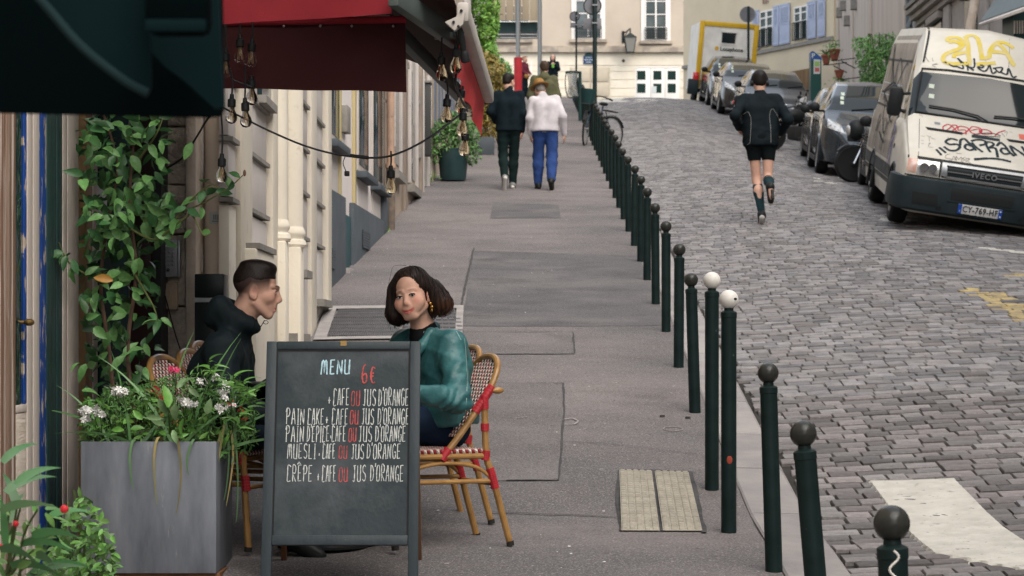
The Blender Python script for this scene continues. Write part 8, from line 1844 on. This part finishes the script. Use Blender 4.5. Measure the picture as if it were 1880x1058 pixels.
for q in ((441, 96, 8.82, .12), (461, 104, 8.86, .10), (414, 122, 8.8, .12), (462, 172, 8.84, .0), (425, 206, 8.8, .08), (451, 213, 8.78, .12), (407, 315, 8.8, .17), (718, 336, 9.1, .05), (811, 128, 9.0, .06), (837, 114, 8.8, .05), (820, 205, 9.1, .04), (849, 230, 9.2, .0), (853, 267, 9.5, .02), (846, 188, 9.6, .0)):
    bulb(*q, mat=m_bulba if q[0] > 700 else m_bulb, tilt=(random.uniform(-.08, .08), random.uniform(-.08, .08)))
# ================================================================ plants
def leafmat(n, c, c2, **k): return M(n, c, .45, c2=c2, ns=5, rnd=.35, tint=True, spec=.4, **k)
m_vine = leafmat('vine_leaf', (.075, .185, .048), (.12, .26, .085)); m_vined = leafmat('dark_vine_leaf', (.03, .10, .03), (.045, .135, .045)); m_yell = leafmat('yellow_leaf', (.42, .20, .02), (.30, .16, .03))
m_grass = leafmat('strap_leaf', (.055, .135, .045), (.08, .17, .06)); m_fine = leafmat('fine_foliage', (.045, .135, .030), (.075, .18, .045)); m_dry = leafmat('dry_leaf', (.26, .19, .07), (.12, .13, .04)); m_stem = M('green_stem', (.06, .09, .03), .6); m_wood = M('vine_wood', (.09, .055, .035), .8, c2=(.05, .03, .02), ns=20)
m_petal = M('white_petal', (.70, .70, .68), .6); m_pink = M('pink_petal', (.55, .03, .12), .5); m_redp = M('red_petal', (.50, .02, .03), .5); m_sage = leafmat('pale_green_leaf', (.12, .21, .09), (.16, .26, .12)); m_pvar = leafmat('bright_leaf', (.07, .20, .035), (.11, .25, .05))
def leaf_geo(L=1., w=.5, fold=.12, droop=.25, n=5):
    v = []; f = []
    for i in range(n):
        t = i / (n - 1); x = t * L; ww = w * L * .5 * math.sin(math.pi * min(1, t * .96 + .04)) ** .75 * (1 - .35 * t); z = -droop * L * t * t
        v += [(x, -ww, z + fold * ww * 2), (x, 0, z), (x, ww, z + fold * ww * 2)]
    for i in range(n - 1):
        for j in range(2): f.append((3 * i + j, 3 * i + j + 1, 3 * i + 4 + j, 3 * i + 3 + j))
    return v, f
_leafs = {}
def leaf_mesh(mat, k, w=.55):
    key = (mat.name, k, w)
    if key not in _leafs:
        r = random.Random(k); v, f = leaf_geo(1, w * r.uniform(.85, 1.15), r.uniform(.05, .3), r.uniform(.1, .5)); mb = MB().add(v, f); mb.tint = [(1, 1, 1, 1)] * len(v); _leafs[key] = mb.mesh('leaf', mat, True, 180)
    return _leafs[key]
def leaf_rot(r, face=(0, -1, .5), spread=.7):
    n = (Vector(face).normalized() + Vector((r.gauss(0, spread), r.gauss(0, spread), r.gauss(0, spread)))).normalized(); a = r.uniform(0, 6.28); t = n.orthogonal().normalized(); t = (Matrix.Rotation(a, 3, n) @ t); t = (t + Vector((0, 0, -.35))).normalized(); t = (t - n * t.dot(n)).normalized()
    b = n.cross(t); return Matrix((t, b, n)).transposed().to_4x4()
def leaf_obj(par, p, s, mat, r, w=.55, face=(0, -1, .5), spread=.7, name='leaf'):
    o = put(name, leaf_mesh(mat, r.randrange(6), w), par); base = Vector(par['_world']) if par.get('_world') else Vector((0, 0, 0))
    o.matrix_local = Matrix.Translation(Vector(p) - base) @ leaf_rot(r, face, spread) @ Matrix.Diagonal((s, s, s, 1)); return o
def leaf_mass(par, pts, size, mat, seed=1, w=.5, face=(0, -.6, .6), spread=.8, name='foliage', n=4, var=.45):
    r = random.Random(seed); V = []; Fc = []; tn = []; base = leaf_geo(1, w, .15, .3, n); bv_ = np.array(base[0])
    for p in pts:
        s = size * r.uniform(.65, 1.3); Mx = np.array(leaf_rot(r, face, spread))[:3, :3]; q = (bv_ * s) @ Mx.T + np.array(p); o = len(V); V += q.tolist(); Fc += [tuple(i + o for i in f) for f in base[1]]
        t = r.uniform(1 - var, 1 + var); tn += [(t * r.uniform(.9, 1.2), t, t * .9, 1)] * len(q)
    mb = MB(); mb.add(V, Fc); mb.tint = tn; return tag(mb.build(name, mat, par, True, 180, fix=False), kind='stuff')
def clump(blobs, n, r, shell_=.55):
    out = []; vol = [b[1][0] * b[1][1] * b[1][2] for b in blobs]; tot = sum(vol)
    for (c, rad), v in zip(blobs, vol):
        for _ in range(int(n * v / tot) + 1):
            d = Vector((r.gauss(0, 1), r.gauss(0, 1), r.gauss(0, 1))).normalized() * (r.random() ** shell_ * .45 + .58); out.append((c[0] + d.x * rad[0], c[1] + d.y * rad[1], c[2] + d.z * rad[2]))
    return out

# ---- climbing vine on the cafe front
vn = thing('climbing_vine', 'leafy green climbing vine rising behind the zinc planter', 'vine', P(240, 800, 9.3), world=True)
r_ = random.Random(12)
STEMS = [[(250, 800, 9.2), (235, 640, 9.25), (250, 500, 9.3), (238, 380, 9.35), (245, 260, 9.4), (250, 150, 9.4)], [(215, 790, 9.2), (200, 640, 9.3), (185, 520, 9.4), (200, 400, 9.4), (215, 300, 9.45), (180, 180, 9.5)], [(238, 420, 9.3), (290, 440, 9.2), (330, 395, 9.15), (375, 372, 9.1), (420, 345, 9.05), (446, 322, 9.0)], [(200, 520, 9.35), (160, 505, 9.2), (125, 480, 9.1), (108, 445, 9.05)], [(250, 300, 9.3), (285, 250, 9.2), (300, 215, 9.2)], [(290, 440, 9.2), (340, 400, 9.12), (352, 395, 9.1), (372, 430, 9.05), (380, 435, 9.0)], [(245, 500, 9.3), (280, 560, 9.2), (290, 590, 9.2)], [(330, 395, 9.15), (350, 368, 9.1), (385, 340, 9.05), (400, 345, 9.0)]]
curves = []
for k, s in enumerate(STEMS):
    c = bez([P(*q) for q in s], 10); curves.append(c); MB().tube(c, [.006 * (1 - .7 * i / len(c)) if k > 1 else .011 - .006 * i / len(c) for i in range(len(c))], 6).build('vine_stem', m_wood if k < 2 else M('young_stem', (.10, .12, .04), .6), vn, True)
REG = [((150, 300), (215, 300), 70), ((150, 310), (300, 420), 90), ((160, 315), (370, 440), 95), ((150, 270), (430, 600), 72), ((148, 270), (600, 720), 48)]
pts = []
for (x0, x1), (y0, y1), n in REG:
    for _ in range(n): px, py = r_.uniform(x0, x1), r_.uniform(y0, y1); px -= (py > 400) * max(0, px - 320) * .5; pts.append(P(px, py, r_.uniform(9.05, 9.6)))
for k, m in ((2, 10), (3, 10), (4, 6), (5, 4), (6, 5), (7, 4)):
    for i in range(m): c = curves[k]; q = c[int((.25 + .75 * i / m) * (len(c) - 1))]; pts.append(q + Vector((r_.uniform(-.03, .03), r_.uniform(-.03, .03), r_.uniform(-.03, .03))))
own = pts[-39:] + r_.sample(pts[:-39], 255); rest = [p for p in pts if p not in own]
for i, p in enumerate(own): leaf_obj(vn, p, r_.uniform(.055, .088), (m_vined if r_.random() < .3 else m_vine), r_, .62, spread=.55)
leaf_mass(vn, [P(r_.uniform(150, 296), r_.uniform(215, 740), r_.uniform(9.5, 9.78)) for _ in range(240)] + rest, .07, m_vined, 5, .6)
for px, py in ((207, 515), (352, 262)): leaf_obj(vn, P(px, py, 9.0), .085, m_yell if px != 352 else m_vine, r_, .5, (0, -1, .1), .15)
o_ = P(449, 318, 9.0); MB().sphere(o_, .010, 8, sc=(.7, .7, 1.5)).build('rose_bud', M('rose_bud', (.16, .08, .05), .6), vn, True)

# ---- grey planter box and its planting
YP = 8.75; px0, px1 = XY(148, YP), XY(397, YP); zp0, zp1 = ZY(1053, YP), ZY(811, YP); dep = .50
m_zinc = M('grey_zinc_planter', (.175, .192, .22), .55, metal=.1, c2=(.085, .095, .112), ns=4.2, st=(1.6, 1, .35), c3=(.26, .27, .28), ns3=16, lo3=.62, hi3=.74, bump=.06, bs=30, rvar=.12)
pb = thing('planter_box', 'big square grey zinc planter with scratched front, full of flowering plants', 'planter', ((px0 + px1) / 2, YP, zp0), world=True)
for nm, a in (('front_panel', ((px0, YP, zp0), (px1, YP + .012, zp1))), ('side_panel', ((px1 - .012, YP + .0125, zp0), (px1, YP + dep, zp1 - .003))), ('side_panel', ((px0, YP + .0125, zp0), (px0 + .012, YP + dep, zp1 - .003))), ('back_panel', ((px0 + .013, YP + dep - .012, zp0), (px1 - .013, YP + dep, zp1 - .003))), ('soil', ((px0 + .013, YP + .013, zp1 - .10), (px1 - .013, YP + dep - .013, zp1 - .06)))): MB().span(*a, bev=.003 if nm != 'soil' else 0).build(nm, m_zinc if nm != 'soil' else m_ground, pb, True)
MB().span((px0 + .03, YP + .03, gs(YP) - .1), (px1 + .012, YP + dep + .01, zp0 - .002)).build('plinth_board', m_boardwood, pb)
r_ = random.Random(31)
def inbox(): return r_.uniform(px0 + .03, px1 - .03), r_.uniform(YP + .02, YP + dep - .05)
def blade(mb, p, L, az, lean, w, tn, twist=.0):
    pts = []; d = Vector((math.cos(az) * math.sin(lean), math.sin(az) * math.sin(lean), math.cos(lean))); q = Vector(p); n = 9; sd = d.cross(Vector((r_.uniform(-.6, .6), -1, .3))).normalized(); v = []
    for i in range(n):
        t = i / (n - 1); ww = w * (1 - t ** 2.2) * (.6 + .4 * min(1, t * 5)) / 2 + .0004; v += [q - sd * ww + Vector((0, 0, .15 * ww)), q, q + sd * ww + Vector((0, 0, .15 * ww))]
        d = (d + Vector((math.cos(az), math.sin(az), -1.0)) * (.045 + .06 * lean) * 1.0).normalized(); q = q + d * L / n
    o = len(mb.v); mb.add(v, [(3 * i + j, 3 * i + j + 1, 3 * i + 4 + j, 3 * i + 3 + j) for i in range(n - 1) for j in range(2)]); mb.tint += [(*tn, 1)] * len(v)
def one_blade(par, p, L, az, lean, w, mat, tn=(1, 1, 1), name='blade'):
    mb = MB(); mb.tint = []; blade(mb, p, L, az, lean, w, tn); return mb.build(name, mat, par, True, 180, fix=False)
sp = thing('strap_leaf_plant', 'tall strap leaved plant rising from the grey planter', 'plant', P(290, 811, 9.0), world=True)
for px, L, lean, az in ((240, .42, .12, 2.2), (255, .40, .45, .3), (262, .38, .5, 0), (285, .36, .25, .2), (300, .46, .08, 1), (318, .42, .3, 3.0), (345, .48, .12, .3), (352, .50, .5, .1), (375, .44, .05, 0), (205, .34, .35, 2.8), (228, .30, .6, 3.1), (330, .38, .55, .0), (270, .30, .8, 3.3), (395, .34, .6, .2), (410, .3, .9, 0)):
    q = P(px - (L * math.sin(lean) * 60 * math.cos(az)), 812, r_.uniform(8.78, 8.98)); q.z = zp1 - .07; one_blade(sp, q, L * r_.uniform(1.3, 1.7), az, lean, r_.uniform(.011, .019), m_grass, (r_.uniform(.8, 1.3),) * 3)
for px, py, L, m in ((330, 812, .30, m_dry), (290, 812, .26, m_dry), (246, 815, .19, m_grass), (352, 815, .13, m_grass), (408, 780, .34, m_dry), (418, 780, .32, m_grass), (425, 800, .30, m_dry), (436, 770, .44, m_grass), (402, 800, .26, m_dry), (430, 700, .30, m_grass)):      # blades hanging over the rim
    q = P(px, py, 8.73 if px < 400 else 8.85); v = []; mb = MB(); mb.tint = []
    c = bez([q + Vector((0, .08, -.02)), q + Vector((0, .0, .02)), q + Vector((-.004, -.015, -L * .4)), q + Vector((-.012, -.012, -L))], 6)
    for i, p in enumerate(c): ww = .0055 * (1 - (i / len(c)) ** 2) + .0008; p = p + Vector((.012 * math.sin(i * .35 + px), 0, 0)); v += [p - Vector((ww, 0, 0)), p, p + Vector((ww, 0, 0))]
    mb.add(v, [(3 * i + j, 3 * i + j + 1, 3 * i + 4 + j, 3 * i + 3 + j) for i in range(len(c) - 1) for j in range(2)]); mb.tint = [(1, 1, 1, 1)] * len(v); mb.build('hanging_blade', m, sp, True, 180, fix=False)
fo = thing('planter_foliage', 'dense fine green foliage filling the grey planter', 'foliage', P(290, 790, 9), world=True)
pts = []
for _ in range(2600):
    px = r_.uniform(152, 470); top = np.interp(px, [150, 200, 260, 320, 380, 430, 470], [745, 715, 700, 690, 680, 690, 720]); py = r_.uniform(top, 815 if px < 395 else 860 - (px - 395) * .6); pts.append(P(px, py, r_.uniform(8.78, 9.25)))
leaf_mass(fo, pts, .034, m_fine, 7, .26, spread=1.0, name='foliage', var=.55)
leaf_mass(fo, [P(r_.uniform(160, 460), r_.uniform(730, 815), r_.uniform(8.8, 9.2)) for _ in range(260)], .045, m_pvar, 8, .45, spread=.8, name='broad_foliage')
MB().tube([P(160, 800, 9.0), P(300, 795, 9.02), P(440, 800, 9.0)], .02, 6).build('stem', m_stem, fo)
def flower_plant(label, heads, cat='flowering plant', mat=m_petal, size=.02):
    t = thing('flowering_plant', label, cat, P(heads[0][0], 811, 8.9), world=True)
    for px, py in heads:
        c = P(px, py, r_.uniform(8.72, 8.85)); MB().tube(bez([c + Vector((r_.uniform(-.02, .02), .12, -.12)), c + Vector((0, .03, -.04)), c], 4), .0018, 5).build('flower_stem', m_stem, t)
        mb = MB()
        for k in range(5):
            o = c + Vector((r_.uniform(-.016, .016), r_.uniform(-.01, .004), r_.uniform(-.010, .010)))
            n = 6; R_ = size * r_.uniform(.7, 1.1); tilt = Euler((r_.uniform(.3, 1.2), r_.uniform(-.5, .5), r_.uniform(0, 6))).to_matrix()
            for j in range(n):
                a = j * 6.283 / n; v = [o + tilt @ Vector((R_ * q * math.cos(a + da), R_ * q * math.sin(a + da), dz)) for q, da, dz in ((.05, 0, 0), (.75, -.38, .003), (1.0, 0, .001), (.75, .38, .003))]; mb.add(v, [(0, 1, 2, 3)])
        mb.build('flower_head', mat, t, fix=False)
    for px, py in heads:
        for _ in range(4): leaf_obj(t, P(px + r_.uniform(-12, 12), py + r_.uniform(8, 34), r_.uniform(8.75, 8.95)), r_.uniform(.03, .05), m_fine, r_, .22)
    return t
flower_plant('white flower clusters at the left rim of the planter, against the white post', ((154, 755), (164, 768), (150, 768), (160, 750), (183, 760), (172, 752)))
flower_plant('white flowers at the back of the planter left of the tall blades', ((212, 716), (216, 722), (225, 718)))
flower_plant('white flower cluster in the middle of the planter front', ((340, 740), (350, 742), (356, 745), (335, 738)))
flower_plant('white flowers at the right end of the planter, near the anorak sleeve', ((372, 703), (398, 693), (415, 706), (412, 722), (418, 748), (424, 745), (405, 750), (410, 728)))
flower_plant('single bright pink flower standing above the planter leaves', ((321, 682), (318, 680)), mat=m_pink, size=.015); flower_plant('small pinkish buds at the right edge of the planter', ((425, 740), (440, 752), (448, 772)), mat=m_redp, size=.007)
bl_ = thing('broad_leaf_plant', 'pale broad leaved seedlings in the centre of the planter', 'plant', P(320, 811, 8.8), world=True)
for px, py, s in ((308, 748, .10), (290, 735, .09), (322, 742, .08), (336, 705, .07), (325, 712, .07), (347, 712, .06), (270, 765, .07), (278, 772, .07), (262, 770, .06), (380, 760, .07), (318, 790, .06), (305, 800, .06), (325, 803, .05), (228, 790, .07), (240, 788, .06), (360, 790, .06), (350, 772, .08), (338, 770, .09)): leaf_obj(bl_, P(px, py, 8.72), s, m_sage if r_.random() < .6 else m_pvar, r_, .5, (0, -1, .35), .45)
MB().tube([P(308, 748, 8.75), P(312, 790, 8.85), P(312, 815, 8.9)], .003, 5).build('stem', m_stem, bl_)
ll = thing('lance_leaf_plant', 'narrow leaved shoots leaning over the planter right corner', 'plant', P(440, 811, 8.85), world=True)
for px, py in ((455, 722), (470, 715), (448, 700), (430, 690), (440, 760), (395, 672), (385, 660)):
    c = P(px, py, 8.75); MB().tube(bez([P(px - 30, py + 70, 8.9), P(px - 10, py + 25, 8.8), c], 4), .002, 5).build('stem', m_stem, ll)
    for k in range(7): a = k * 1.05 + r_.uniform(-.3, .3); one_blade(ll, c - Vector((0, 0, .01 * k)), r_.uniform(.06, .10), a, r_.uniform(.7, 1.3), .009, m_pvar, (r_.uniform(.7, 1.2),) * 3, 'lance_leaf')
# bottom left: blurred near plant and small leaved shrub
ol = thing('near_oleander', 'out of focus dark leaved plant with tiny red buds in front of the shopfront', 'plant', P(20, 1058, 5.2), world=True)
r_ = random.Random(77)
for px, py, L, a in ((5, 850, .12, .9), (10, 905, .13, .6), (30, 890, .12, .7), (0, 940, .13, .1), (40, 1000, .15, -.4), (10, 1000, .12, 2.6), (60, 985, .12, -.2), (20, 1040, .16, -.5), (80, 1045, .12, .0), (0, 1010, .15, -.7), (50, 1060, .14, .3), (90, 950, .10, .2), (15, 960, .12, 1.4), (30, 930, .1, 2.0), (65, 1020, .12, -.9)):
    q = P(px, py, r_.uniform(4.9, 5.4)); one_blade(ol, q, L * 1.2, a if a < 1.5 else math.pi - a * .4, 1.0 - a * .35, .024, m_vined if r_.random() < .93 else m_grass, (r_.uniform(.7, 1.3),) * 3, 'leaf')
for k in range(8): q = P(r_.uniform(-5, 70), r_.uniform(920, 1050), 5.1); MB().tube(bez([P(r_.uniform(-20, 40), 1110, 5.2), (q + P(10, 1060, 5.2)) / 2, q], 5), .003, 5).build('stem', m_stem, ol)
for px, py in ((118, 935), (2, 1005), (29, 962)): MB().sphere(P(px, py, 5.1), .011 if px > 100 else .008, 8).build('red_bud', m_redp, ol, True)
leaf_mass(ol, [P(r_.uniform(-10, 110), r_.uniform(930, 1080), r_.uniform(5.0, 5.6)) for _ in range(60)], .05, m_vine, 9, .5)
sb = thing('small_shrub', 'small light green leafy shrub in front of the zinc planter', 'shrub', P(150, 1060, 8.1), world=True)
MB().tube([P(150, 1075, 8.2), P(155, 1000, 8.15), P(135, 900, 8.1)], .005, 5).build('stem', m_stem, sb)
pts = []
for _ in range(330): px = r_.uniform(92, 210); py = r_.uniform(1060 - 150 * math.sin(max(.12, (px - 85) / 130 * 3.1)), 1075); pts.append(P(px, py, r_.uniform(7.9, 8.35)))
for p in pts[:150]: leaf_obj(sb, p, r_.uniform(.034, .05), m_pvar if r_.random() < .75 else m_sage, r_, .55, (0, -.8, .8), .5)
leaf_mass(sb, pts[150:] + [P(r_.uniform(98, 205), r_.uniform(985, 1075), r_.uniform(8.1, 8.4)) for _ in range(120)], .042, m_vine, 11, .55)
for px, py in ((128, 918), (140, 925), (122, 945), (150, 948), (133, 955), (190, 960), (205, 985), (180, 965)): leaf_obj(sb, P(px, py, 8.05), .042, m_pvar, r_, .5, (0, -.8, .8), .4)

# ---- greenery along the left houses
r_ = random.Random(41)
def pottedbush():
    Yq = 32.5; t = thing('pot', 'large round dark blue green plant pot by the left wall', 'plant pot', (XY(832, Yq), Yq, pave_z(XY(832, Yq), Yq))); MB().lathe([(.001, 0), (.185, 0), (.205, .05), (.245, .46), (.25, .49), (.235, .49), (.23, .44), (.001, .44)], 32).build('pot_body', M('glazed_pot', (.018, .045, .05), .35, c2=(.03, .06, .062), ns=5, c3=(.10, .09, .075), ns3=9, lo3=.68, hi3=.8), t, True)
    b = thing('potted_bush', 'bushy dark green shrub growing in the round pot', 'shrub', P(832, 280, Yq), world=True); B = []
    for px, py, w, h in ((815, 262, 26, 34), (845, 255, 30, 40), (865, 280, 18, 22), (800, 285, 14, 18), (835, 225, 26, 22), (870, 240, 14, 20), (805, 240, 14, 20)): c = P(px, py, Yq); s = Yq / F; B.append((c, (w * s, .28, h * s)))
    leaf_mass(b, clump(B, 2600, r_), .06, m_vine, 21, .5, (0, -.5, .8), .7); MB().tube([P(832, 300, Yq), P(835, 260, Yq), P(840, 230, Yq)], .02, 6).build('trunk', m_wood, b)
pottedbush()
def hedge(label, name, cat, blobs, Yq, n, size, mat, seed, dy=.5, base=None):
    t = thing(name, label, cat, P(blobs[0][0], 300, Yq), world=True); B = []; s = Yq / F
    for px, py, w, h in blobs: B.append((P(px, py, Yq + r_.uniform(-.3, .3)), (w * s, dy, h * s)))
    leaf_mass(t, clump(B, n, r_), size, mat, seed, .45, (.3, -.6, .5), .8); c = P(*blobs[0][:2], Yq); d = P(*blobs[-1][:2], Yq); z0 = gs(Yq); mb = MB()
    for k in range(5): q = P(blobs[k % len(blobs)][0], blobs[k % len(blobs)][1], Yq); mb = MB(); mb.tube(bez([(q.x + .1, Yq, z0), (q.x - .05, Yq, (z0 + q.z) / 2), (q.x, Yq, q.z)], 5), .018, 5); mb.build('stem', m_wood, t)
    return t
m_oliveleaf = leafmat('olive_brown_leaf', (.135, .120, .025), (.20, .15, .035)); m_lime = leafmat('lime_leaf', (.075, .19, .03), (.12, .25, .045))
hedge('bright green climber hanging high over the pavement', 'climber', 'climbing plant', ((884, 10, 18, 40), (895, 55, 18, 40), (905, 20, 12, 50), (880, 90, 14, 34), (900, 100, 14, 24), (890, -40, 22, 40)), 50, 3800, .11, m_lime, 31, .7)
hedge('olive brown bamboo like hedge behind the round pot', 'bamboo_hedge', 'hedge', ((894, 140, 24, 44), (886, 190, 22, 44), (908, 175, 18, 44), (895, 228, 20, 32), (880, 120, 16, 32), (918, 140, 12, 26)), 41, 4200, .085, m_oliveleaf, 32, .6)
hedge('dark green shrub between the olive hedge and the red post', 'shrub', 'shrub', ((915, 125, 14, 20), (925, 145, 9, 16), (905, 145, 12, 20), (932, 130, 6, 10)), 56, 1300, .11, m_vine, 33, .5)
bp = thing('box_planter', 'small grey blue box planter at the foot of the olive hedge', 'planter', P(893, 270, 39)); mb = MB(); mb.box((0, 0, .14), (.30, .35, .34), bev=.01); mb.build('planter_body', m_slate, bp, True); bp.location.z = gs(39)
for lab, px, py, Yq in (('weed tuft at the foot of the pinkish downpipe', 703, 428, 24.6), ('weed tuft in the wall foot left of the round pot', 768, 335, 30.6), ('weed tuft just left of the round pot', 792, 330, 31.6)):
    t = thing('weed_tuft', lab, 'weeds', P(px, py, Yq), world=True); leaf_mass(t, [P(px + r_.gauss(0, 6), py - abs(r_.gauss(0, 7)), Yq + r_.uniform(-.1, .1)) for _ in range(70)], .05, m_lime, px, .25); MB().tube([P(px, py + 4, Yq), P(px, py - 6, Yq)], .006, 5).build('stem', m_stem, t)
# ---- right side: bushy tree by the van, plants in the wall pots
tr_ = thing('bamboo_clump', 'tall leafy green bamboo clump left of the graffiti van', 'bush', P(1605, 150, 43), world=True); s = 43 / F; B = [(P(px, py, 43.5 + r_.uniform(-.4, .4)), (w * s, .45, h * s)) for px, py, w, h in ((1600, 125, 22, 34), (1622, 115, 20, 44), (1585, 95, 14, 26), (1612, 85, 18, 24), (1635, 90, 12, 30), (1575, 80, 8, 12), (1628, 150, 24, 30), (1596, 150, 18, 20))]
leaf_mass(tr_, clump(B, 3600, r_), .085, m_vine, 41, .34, (-.3, -.6, .4), .8)
for k in range(6): px = 1590 + 8 * k; MB().tube(bez([P(px, 215, 43.5), P(px - 3, 150, 43.5), P(px + r_.uniform(-14, 8), 62, 43.5)], 6), .012, 5).build('cane', m_stem, tr_)
for i, (t, p) in enumerate(POTS):
    q = thing('pot_plant', ('small leafy plant in the upper terracotta wall pot', 'drooping plant in the lower wall pot', 'spiky plant in the wall pot beside the parking meter')[i], 'plant', p, world=True)
    if i == 2:
        for k in range(14): one_blade(q, p + Vector((0, 0, .25)), r_.uniform(.3, .5), k * .45, r_.uniform(.2, .9), .03, m_grass, name='spike_leaf')
    else: leaf_mass(q, [(p.x + r_.gauss(0, .12), p.y + r_.gauss(0, .1), p.z + (.34 if i == 0 else -.1) + r_.gauss(0, .12)) for _ in range(110)], .09, m_vine, 50 + i, .5)
    MB().tube([p + Vector((0, 0, .1)), p + Vector((0, 0, .4))], .012, 5).build('stem', m_stem, q)
fb_ = thing('window_flower_box', 'green flower box on the window of the mauve house', 'flower box', P(1326, 30, 98.2), world=True); MB().span(P(1312, 35, 98.1), P(1343, 30, 98.35)).build('box_body', m_railing, fb_); leaf_mass(fb_, [P(r_.uniform(1311, 1344), r_.gauss(25, 4), r_.uniform(98.0, 98.4)) for _ in range(160)], .14, m_oliveleaf, 61, .5)
